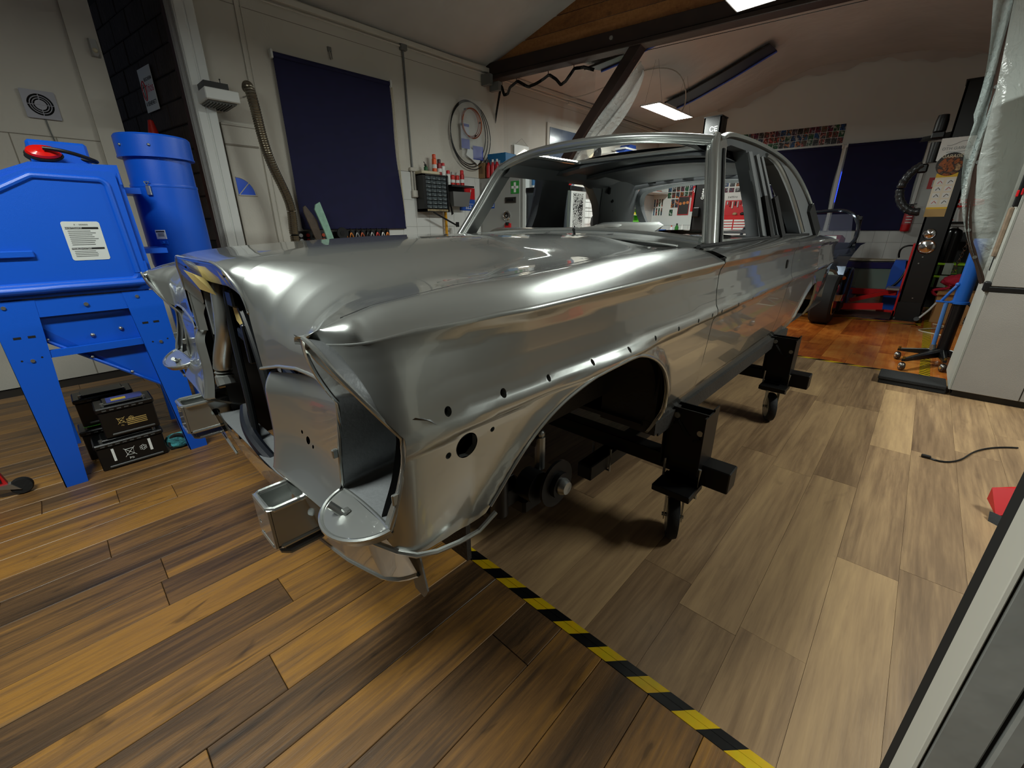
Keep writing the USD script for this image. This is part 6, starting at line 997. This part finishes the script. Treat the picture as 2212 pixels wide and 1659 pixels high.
for i in range(4):
    for j in range(2): part(sheet, 'pictogram', cat(RP.box(-.125 + j * .09, -.06 + j * .09, 1.44 + i * .075, 1.495 + i * .075, .005, .006)), M_paper, smooth=False); part(sheet, 'figure', cat(tube([RP.p(-.11 + j * .09, 1.452 + i * .075, .0065), RP.p(-.09 + j * .09, 1.482 + i * .075, .0065), RP.p(-.07 + j * .09, 1.455 + i * .075 + .01 * j, .0065)], .003, 4)), M_red if (i + j) % 3 == 0 else M_ink)
for u_, z_, r_ in ((-.035, 1.10, .062), (-.025, .945, .085)): hc = part(LR, 'hub_cap', RP.m(lathe([(r_, 0), (r_ * 1.02, .012), (r_ * .9, .022), (r_ * .82, .012), (r_ * .5, .02), (0, .026)], (u_, z_, .002), (0, 0, 1), 32)), M_chrome)
for u_, z_ in ((-.03, .82), (-.05, .74), (.0, .30)): part(LR, 'rivet', RP.disc(u_, z_, .008, 0, .006, 8), M_zinc)
part(LR, 'carriage', cat(bb(-.125, -.105, 7.66, 7.9, .05, .98), bb(-.30, -.10, 7.66, 7.72, .05, .12)), M_red)
part(LR, 'motor', cat(lathe([(.045, 0), (.06, .02), (.06, .13), (.05, .19), (0, .20)], (-.21, 7.75, 2.24), (0, 0, 1), 24), bb(-.27, -.15, 7.68, 7.82, 2.18, 2.25, .01)), M_black); part(LR, 'motor_arm', hull([(-.36, 7.70, 2.16), (-.36, 7.74, 2.16), (-.08, 7.70, 2.24), (-.08, 7.74, 2.24), (-.34, 7.70, 2.21), (-.08, 7.72, 2.17)]), M_dark); part(LR, 'pump', cat(lathe([(.05, 0), (.055, .22)], (-.2, 7.74, 1.92), (0, 0, 1), 18), box((-.26, 7.72, 1.86), (.10, .1, .1), .015)), M_black)
part(LR, 'hydraulic_hose', tube(spline([(-.27, 7.70, 1.90), (-.40, 7.68, 1.72), (-.40, 7.68, 1.55), (-.30, 7.68, 1.40), (-.16, 7.68, 1.36)], 40), .045 + .004 * np.sin(np.arange(40) * 2.2), 12), mat('hose_bag', '#26282a', .3))
part(LR, 'edge_bar', sweep([(.185, 7.70, 2.0), (.185, 7.70, 1.45)], rect(.015, .03)), M_paper)
def arm(pts, parent, w=.07, h=.08): return part(parent, 'arm', cat(sweep(pts, rect(w, h))), M_red)
arm([(-.24, 7.60, .175), (-.80, 7.55, .12)], LR, .05, .085); arm([(-.16, 7.9, .36), (-.62, 7.75, .20)], LR, .05, .05); arm([(-.15, 8.2, .30), (-.95, 8.3, .26)], LR, .07, .08)
part(LR, 'arm_pad', cat(bb(-.26, -.12, 7.60, 7.86, .39, .42, .004)), M_zinc); part(LR, 'sheet_rail', hull([(-.85, 7.52, .02), (-.13, 7.52, .02), (-.85, 7.62, .09), (-.13, 7.62, .10), (-.85, 7.62, .02), (-.13, 7.62, .02)]), mat('sheet_steel', '#6e6663', .25, .9))
fe = thing('fire_extinguisher', 'red fire extinguisher hanging on the gable wall beside the blind', 'fire extinguisher', FW.p(4.40, 1.1, .1)); part(fe, 'cylinder', lathe([(.055, 0), (.065, .02), (.065, .33), (.05, .37), (.02, .39)], FW.p(4.40, 1.10, .10), (0, 0, 1), 28), M_red); part(fe, 'label', lathe([(.0655, .11), (.0655, .30)], FW.p(4.40, 1.10, .10), (0, 0, 1), 28, False), mat('ext_label', '#b8434a', .5)); part(fe, 'valve', cat(box(FW.p(4.40, 1.50, .10), (.05, .04, .04), .006), tube([FW.p(4.36, 1.52, .1), FW.p(4.46, 1.535, .1)], .006, 6)), M_black); part(fe, 'label_text', cat(*[FW.box(4.365, 4.44, 1.37 - i * .045, 1.385 - i * .045, .164, .167) for i in range(4)]), M_paper, kind='stuff')
fs = thing('fire_sign', 'small red fire extinguisher sign on the white wall behind the lift post', 'sign', FW.p(4.62, 1.8, .01)); part(fs, 'plate', FW.box(4.53, 4.72, 1.76, 1.93, .002, .008), M_red); part(fs, 'symbol', cat(FW.box(4.58, 4.62, 1.79, 1.89, .008, .01), FW.box(4.60, 4.65, 1.885, 1.9, .008, .01)), M_paper)
w2 = struct('trim_4', 'white window reveal beside the second blind'); part(w2, 'reveal', FW.box(4.385, 4.43, 1.1, 2.45, 0, .04, .004), M_white)
# far car
fc = thing('dark_car', 'dark blue-grey vintage car with round headlamp and chrome bumper in the lift bay', 'car', (-1.5, 8.4, .1)); M_fc = mat('fc_paint', '#39424e', .18, .6, coat_weight=1.0)
def mirx(m): return mirror(m, -1.53)
bodyP = [(6.98, .33), (6.88, .42), (6.86, .62), (6.90, .72), (7.0, .78), (7.4, .86), (7.95, .94), (8.9, .96), (9.6, .93), (9.7, .85), (9.72, .5), (9.6, .33)]
shp = Polygon(bodyP).difference(Point(7.42, .36).buffer(.30, 20)).difference(Point(9.15, .36).buffer(.30, 20))
v_e, f_e = extrude(shp, -.85, .85); part(fc, 'body', (np.stack([-1.53 + v_e[:, 2] * (1 - .10 * np.clip((.5 - np.abs(v_e[:, 1] - .5)), 0, 1) * 0), v_e[:, 0], v_e[:, 1]], 1), f_e[:, ::-1]), M_fc, smooth=25)
part(fc, 'front_wing', cat(*[f_(lathe([(.0, 0), (.10, .02), (.14, .12), (.16, .5), (.13, .95)], (-.84, 6.86, .62), (0, 1, .14), 24)) for f_ in (lambda m: m, mirx)]), M_fc)
for f_ in (lambda m: m, mirx): hd2 = part(fc, 'headlamp', f_(lathe([(.075, -.02), (.088, -.005), (.088, .02)], (-.82, 6.84, .60), (0, -1, 0), 28)), M_chrome); part(hd2, 'lens', f_(lathe([(0, .03), (.05, .024), (.075, .005)], (-.82, 6.84, .60), (0, -1, 0), 24)), mat('lens_glass', '#9aa39a', .08)); part(fc, 'indicator', f_(ball((-.68, 6.98, .57), .025, 1)), mat('amber', '#d8741a', .3))
part(fc, 'bumper', sweep(spline([(-.64, 7.0, .33), (-.70, 6.83, .33), (-1.1, 6.78, .33), (-1.53, 6.77, .33), (-1.96, 6.78, .33), (-2.36, 6.83, .33), (-2.42, 7.0, .33)], 40), rect(.03, .08)), M_chrome)
part(fc, 'arch_void', cat(bb(-.70, -.66, 7.14, 7.70, .12, .62)), M_void); part(fc, 'side_sill', bb(-.70, -.655, 7.75, 8.85, .14, .30), mat('fc_blue', '#2c5aa0', .3)); part(fc, 'arch_rim', tube([(-.655, 7.42 + .30 * math.cos(a), .36 + .30 * math.sin(a)) for a in np.linspace(-.4, np.pi + .4, 28)], .014, 7), mat('fc_blue', '#2c5aa0', .3))
scr = [(-.80, 7.95, .95), (-.84, 8.25, 1.30), (-.90, 8.30, 1.36), (-1.53, 8.26, 1.385), (-2.16, 8.30, 1.36), (-2.22, 8.25, 1.30), (-2.26, 7.95, .95)]
part(fc, 'windscreen_frame', tube(spline(scr, 60), .025, 8), M_fc); part(fc, 'windscreen', gridmesh(np.array([[(-1.53 + k * (.73 - .09 * t), 7.95 + .31 * t, .96 + .40 * t) for t in np.linspace(0, 1, 6)] for k in np.linspace(-1, 1, 12)]))[:2], film('screen_glass', '#8c90a8', .8, .05)); part(fc, 'side_pillar', cat(tube([(-.76, 8.0, .97), (-.80, 8.45, 1.30), (-.85, 8.5, 1.34)], .018, 7), bb(-.83, -.79, 8.4, 8.5, .96, 1.33)), M_black)
part(fc, 'seat', cat(bb(-2.2, -.95, 8.5, 8.7, .9, 1.06, .05)), mat('seat_red', '#7a1f2a', .6)); part(fc, 'scuttle', hull([(-.78, 7.6, .88), (-2.28, 7.6, .88), (-.78, 7.98, .97), (-2.28, 7.98, .97), (-1.53, 7.1, .84), (-1.53, 7.98, .99)]), M_fc)
for f_ in (lambda m: m, mirx): wh_ = part(fc, 'front_wheel', f_(lathe([(.18, -.10), (.28, -.115), (.305, -.09), (.31, 0), (.305, .09), (.28, .115), (.18, .10)], (-.80, 6.80, .31), (1, 0, 0), 40)), M_rubber); part(wh_, 'rim', f_(lathe([(0, .09), (.10, .10), (.18, .085), (.2, .11), (.19, .118)], (-.80, 6.80, .31), (1, 0, 0), 32)), M_chrome)
wn_ = thing('white_sticks', 'white forked rod standing before the far blind', 'rod', FW.p(2.3, 1.1, .3)); part(wn_, 'rod', cat(tube([(-2.5, 9.35, 1.12), (-2.38, 9.35, 1.50)], .012, 6), tube([(-2.44, 9.35, 1.32), (-2.34, 9.35, 1.36)], .010, 6)), M_white)
# things behind the right lift post
gw = thing('spare_windscreen', 'windscreen glass with blue tint leaning against the tiles', 'windscreen', (-.5, 8.6, .2)); part(gw, 'glass', hull([(-.78, 8.5, .20), (-.22, 8.5, .24), (-.74, 8.75, .66), (-.27, 8.75, .68), (-.78, 8.51, .20), (-.22, 8.51, .24), (-.74, 8.76, .66), (-.27, 8.76, .68)]), mat('glass_green', '#6f8078', .08)); part(gw, 'tint_band', hull([(-.755, 8.68, .57), (-.26, 8.68, .59), (-.74, 8.735, .66), (-.27, 8.735, .68), (-.755, 8.685, .57), (-.26, 8.685, .59)]), mat('tint', '#141a5a', .1)); part(gw, 'black_border', cat(sweep([(-.78, 8.495, .21), (-.22, 8.495, .25)], rect(.01, .06)), tube([(-.78, 8.49, .2), (-.74, 8.74, .67), (-.27, 8.74, .69), (-.22, 8.49, .24)], .012, 6)), M_black)
ct_ = thing('creeper_board', 'pale slatted board lying on top of the spare windscreen', 'board', (-.5, 8.9, .7)); part(ct_, 'board', bb(-.80, -.28, 8.8, 9.2, .66, .70, .004), M_cream); part(ct_, 'leg', cat(bb(-.78, -.74, 8.85, 9.15, 0, .66), bb(-.34, -.30, 8.85, 9.15, 0, .66)), M_cream)
bk = thing('blue_jerry_can', 'blue canister with black hose beside the lift post', 'canister', (-.19, 8.5, 0)); part(bk, 'case', hull([(-.29, 8.5, .0), (-.10, 8.5, .0), (-.28, 8.5, .72), (-.13, 8.5, .72), (-.29, 8.75, .0), (-.1, 8.75, 0), (-.28, 8.75, .72), (-.13, 8.75, .72), (-.3, 8.5, .6)]), M_blue); part(bk, 'handle', tube(spline([(-.25, 8.5, .76), (-.24, 8.48, .90), (-.12, 8.48, .93)], 12), .012, 7), M_black); part(bk, 'hose', tube(spline([(-.15, 8.48, .72), (-.2, 8.46, .4), (-.32, 8.4, .28), (-.6, 8.3, .20)], 20), .012, 6), M_black)
cy = thing('gas_cylinder', 'black gas cylinder behind the lift post', 'gas cylinder', (.235, 8.65, 0)); part(cy, 'body', lathe([(.08, .3), (.09, .32), (.095, .4), (.095, 1.08), (.08, 1.13), (.03, 1.16)], (.235, 8.65, 0), (0, 0, 1), 28), mat('gloss_black', '#0a0a0b', .2)); part(cy, 'neck', cat(lathe([(.03, 1.15), (.03, 1.22)], (.235, 8.65, 0), (0, 0, 1), 14), box((.235, 8.62, 1.20), (.20, .05, .05), .008)), M_zinc)
bkt = thing('white_bucket', 'white plastic bucket hung with a red air hose', 'bucket', (.275, 8.62, 1.24)); part(bkt, 'pail', lathe([(.055, 0), (.085, .24), (.08, .24), (.05, .01)], (.275, 8.62, 1.245), (0, 0, 1), 24), M_white); part(bkt, 'shelf', bb(.1, .45, 8.56, 8.9, 1.22, 1.243), M_dark)
rh_ = thing('air_hose', 'bright red air hose draped around the white bucket', 'hose', (.25, 8.6, 1.3)); part(rh_, 'loop', cat(*[tube([(.28 + (.13 + .008 * i) * math.cos(a), 8.62 + .10 * math.sin(a), 1.50 - .05 * i + .02 * math.sin(a + i)) for a in np.linspace(0, 2 * np.pi, 30)], .011, 7) for i in range(2)], tube(spline([(.15, 8.55, 1.50), (.12, 8.52, 1.40), (.14, 8.52, 1.30), (.17, 8.52, 1.25)], 16), .022, 8)), mat('hose_red', '#ee2a22', .35))
rkk = thing('steel_rack', 'dark steel rack behind the lift post holding boxes', 'rack', (.35, 8.9, 0)); part(rkk, 'upright', cat(bb(.02, .06, 8.85, 8.89, 0, 1.24), bb(.50, .54, 8.85, 8.89, 0, 1.24)), M_dark); part(rkk, 'shelf', cat(bb(.02, .9, 8.75, 9.2, .33, .36), bb(.02, .9, 8.8, 9.2, .98, 1.0)), M_dark); part(rkk, 'dark_back', bb(.0, .9, 9.2, 9.22, 0, 1.1), M_black)
for (u0, u1, z0, z1, nm) in ((.135, .44, .54, .705, 'upper green plastic tool case with lime lid on the rack'), (.10, .43, .365, .535, 'lower green plastic tool case with lime lid on the rack')):
    t = thing('tool_case', nm, 'tool case', ((u0 + u1) / 2, 8.7, z0)); part(t, 'case', bb(u0, u1, 8.56, 8.85, z0, z1 - .03, .008), mat('case_green', '#2f4a22', .45)); part(t, 'lid', bb(u0, u1 + .02, 8.55, 8.86, z1 - .03, z1, .006), mat('case_lime', '#8fc41c', .45)); part(t, 'latch', bb(u1 - .19, u1 - .10, 8.548, 8.56, z0 + .01, z1, .003), mat('latch_clear', '#a9b5a8', .3))
    part(t, 'emblem', cat(tube([(u1 - .13, 8.556, z0 + .03), (u1 - .10, 8.556, z0 + .07), (u1 - .06, 8.556, z0 + .07), (u1 - .045, 8.556, z0 + .03), (u1 - .13, 8.556, z0 + .03)], .004, 5)), mat('case_lime', '#8fc41c', .45))
chn = thing('steel_chain', 'bright steel chain hanging in front of the rack', 'chain', (.40, 8.4, .6))
for i in range(11): part(chn, 'link', tube([(.395 - .004 * i + (.016 if i % 2 else .003) * math.cos(a), 8.45 + (.003 if i % 2 else .016) * math.cos(a), 1.03 - i * .042 + .028 * math.sin(a)) for a in np.linspace(0, 2 * np.pi, 14, endpoint=False)], .006, 6, True), M_chrome)
part(chn, 'hanger', tube([(.40, 8.45, 1.06), (.36, 8.6, 1.20)], .006, 6), M_zinc)
rg = thing('red_rag', 'crumpled red rag on a cardboard box behind the blue jack', 'rag', (.38, 7.9, .42)); gm = trimesh.creation.icosphere(3, .12); q = np.array(gm.vertices) * [1.2, .7, .7]; q *= (1 + .8 * (meshkit.fbm(q * 14, 3, 3) - .5))[:, None]; part(rg, 'cloth', (q + [.40, 7.95, .52], np.array(gm.faces)), mat('rag_red', '#b01a35', .85)); part(rg, 'cloth_end', tube(spline([(.34, 7.9, .50), (.26, 7.85, .42), (.20, 7.82, .40), (.22, 7.85, .36), (.3, 7.9, .38)], 16), .018, 8), mat('rag_red', '#b01a35', .85))
cbx = thing('carton', 'open brown cardboard box behind the transmission jack', 'box', (.42, 7.9, 0)); part(cbx, 'case', bb(.26, .62, 7.8, 8.15, 0, .40), M_card); part(cbx, 'flap', hull([(.26, 7.8, .40), (.5, 7.8, .40), (.24, 7.74, .36), (.5, 7.74, .38), (.26, 7.81, .40)]), M_card)
wp = thing('white_pipe', 'white pipes and cable lying on the floor beyond the jack', 'pipe', (.2, 7.6, .0)); part(wp, 'pipe', cat(tube([(.33, 7.95, .36), (.22, 7.7, .16), (.15, 7.62, .06)], .012, 7), tube([(-.0, 8.1, .05), (.2, 8.2, .05)], .01, 6)), M_white); part(wp, 'cable', tube(spline([(.30, 7.6, .01), (.26, 7.2, .01), (.18, 7.0, .01), (.30, 6.9, .01), (.42, 6.8, .01)], 30), .009, 6), M_cream); part(wp, 'black_foot', cyl((.15, 7.62, .02), (.13, 7.55, .06), .03, 10), M_black)
# transmission jack
JC = np.array([.335, 5.42, 0]); tj = thing('transmission_jack', 'blue and black upright transmission jack on four castored legs', 'jack', JC); M_jb = mat('jack_blue', '#1f5fb8', .35)
part(tj, 'outer_tube', lathe([(.052, .58), (.052, 1.10), (.045, 1.10)], JC, (0, 0, 1), 32), M_jb); part(tj, 'base_column', lathe([(.045, .10), (.045, .58)], JC, (0, 0, 1), 28), mat('jack_black', '#141112', .3)); part(tj, 'collar', cat(lathe([(.04, .55), (.062, .555), (.062, .575), (.05, .58)], JC, (0, 0, 1), 28), box(JC + [-.09, -.02, .565], (.13, .05, .014), .004)), M_jb)
part(tj, 'ram', tube([JC + [-.07, -.03, .10], JC + [-.085, -.03, .56]], .016, 10), mat('jack_blue2', '#4a78b8', .3)); part(tj, 'pump', cat(cyl(JC + [-.07, -.03, .06], JC + [-.072, -.03, .18], .022, 12)), M_zinc); part(tj, 'hinge', cat(tube([JC + [-.12, -.02, .57], JC + [-.08, -.03, .66], JC + [-.05, -.02, .72]], .012, 7), ball(JC + [-.05, -.02, .72], .02, 1)), M_jb)
part(tj, 'hook', tube(spline([JC + [.06, -.02, .56], JC + [.075, -.04, .45], JC + [.08, -.05, .38], JC + [.12, -.06, .36], JC + [.15, -.07, .42]], 20), .014, 8), M_black)
for i, (ex_, ey_) in enumerate(((-.29, -.06), (-.245, -.47), (.02, -.30), (.32, -.1), (.02, .3))):
    e_ = JC + [ex_, ey_, 0]; lg_ = part(tj, 'leg', hull([JC + [a, b, z] for a in (-.03, .03) for b in (-.03, .03) for z in (.08, .14)] + [e_ + [a, b, z] for a in (-.012, .012) for b in (-.012, .012) for z in (.085, .105)]), M_black)
    part(lg_, 'edge', tube([JC + [0, 0, .142], e_ + [0, 0, .107]], .005, 6), M_zinc); w_c = part(tj, 'castor', cat(lathe([(.0, -.018), (.030, -.018), (.036, -.008), (.036, .008), (.030, .018), (.0, .018)], e_ + [0, 0, .036], (1, .3, 0), 24)), mat('castor_brown', '#3a2e26', .35)); part(w_c, 'cover', ball(e_ + [0, 0, .045], .034, 2, (.8, 1, .9)), M_chrome); part(w_c, 'nut', cyl(e_ + [0, 0, .10], e_ + [0, 0, .125], .010, 8), mat('brass', '#a88a4a', .3, .9))
# mat, cabinet, plastic curtain at the right
mt = thing('foam_block', 'two stacked black foam kneeling mats on the floor by the grey cabinet', 'mat', (.17, 4.5, 0)); part(mt, 'upper_mat', bb(-.035, .365, 4.41, 4.66, .034, .062, .005), mat('foam_black', '#161616', .9, bump=(160, .003))); part(mt, 'lower_mat', bb(-.03, .37, 4.415, 4.655, 0, .033, .005), mat('foam_black', '#161616', .9, bump=(160, .003)))
KC = thing('grey_cabinet', 'tall sand-grey steel cabinet with black plinth at the right', 'cabinet', (.9, 4.7, 0)); M_sand = mat('cabinet_sand', '#8f8a84', .6, bump=(220, .0008), var=(4, .05)); CFr = Fr((.385, 4.40, 0), (1, 0, 0), (0, 0, 1), (0, -1, 0))
part(KC, 'plinth', bb(.40, 1.5, 4.42, 5.05, 0, .045), M_black); part(KC, 'body', bb(.39, 1.5, 4.415, 5.05, .045, 2.1, .004), M_sand); part(KC, 'lower_door', CFr.box(.004, .34, .05, .775, -.01, .004, .003), M_sand); part(KC, 'lower_door', CFr.box(.346, 1.1, .05, .775, -.01, .004, .003), M_sand); part(KC, 'upper_door', CFr.box(.004, 1.1, .815, 2.09, -.01, .004, .003), M_sand)
part(KC, 'black_grip', cat(CFr.box(-.02, 1.1, .778, .812, -.02, .008, .006), bb(.355, .39, 4.39, 4.45, .775, .845, .01)), M_black); part(KC, 'side_panel', bb(.376, .39, 4.42, 5.05, .045, 2.1, .002), mat('cabinet_edge', '#b5b6ae', .5)); part(KC, 'side_handle', bb(.352, .377, 4.55, 4.62, 1.0, 1.32, .005), mat('handle_rust', '#8f7a66', .6, var=(20, .3))); part(KC, 'side_groove', bb(.371, .377, 4.64, 4.66, .9, 1.5), M_black)
dvc = thing('clip_light', 'black and red clip light hung on the edge of the grey cabinet', 'clip light', (.37, 4.5, 1.33)); part(dvc, 'body', box((.365, 4.44, 1.42), (.03, .035, .2), .005), M_black); part(dvc, 'red_light', cat(box((.352, 4.425, 1.40), (.012, .012, .04), .003), box((.372, 4.42, 1.41), (.012, .008, .04), .003)), M_red)
rcu = thing('plastic_curtain', 'clear plastic curtain with brown hem gathered beside the grey cabinet', 'curtain', (.4, 4.7, .7))
he = spline([(.02, 4.72, 2.75), (.05, 4.72, 2.45), (.10, 4.72, 2.0), (.13, 4.72, 1.6), (.165, 4.72, 1.33), (.22, 4.72, 1.12), (.30, 4.72, .95), (.37, 4.73, .80)], 40)
part(rcu, 'brown_hem', sweep(he, rect(.03, .006), up=(0, -1, 0), scale=1 + .15 * np.sin(np.arange(40) * 1.7)), mat('hem_brown', '#3a2418', .6)); part(rcu, 'eyelet', cat(*[cyl(he[k] + [0, -.008, 0], he[k] + [0, .008, 0], .012, 12) for k in (13, 22, 31, 35)]), M_zinc)
FR = np.array([[p + np.array([(1.3 * k), .06 * math.sin(k * 26 + p[2] * 2) + .05 * math.sin(k * 9), 0]) for k in np.linspace(0, 1, 40)] for p in he]); part(rcu, 'film', gridmesh(FR)[:2], film('curtain_milky', '#c9cfca', .45, .15, (9, .03)), smooth=True)
FL = np.array([[p + np.array([-(.085 + .02 * math.sin(p[2] * 5)) * k * np.clip((p[2] - .9) / .8, 0, 1) * (1 if p[2] > 1.9 else .8), .02 * math.sin(k * 8 + p[2] * 9), 0]) for k in np.linspace(0, 1, 10)] for p in he]); part(rcu, 'film_edge', gridmesh(FL)[:2], film('curtain_edge', '#c3d0cd', .5, .08, (40, .03)), smooth=True)
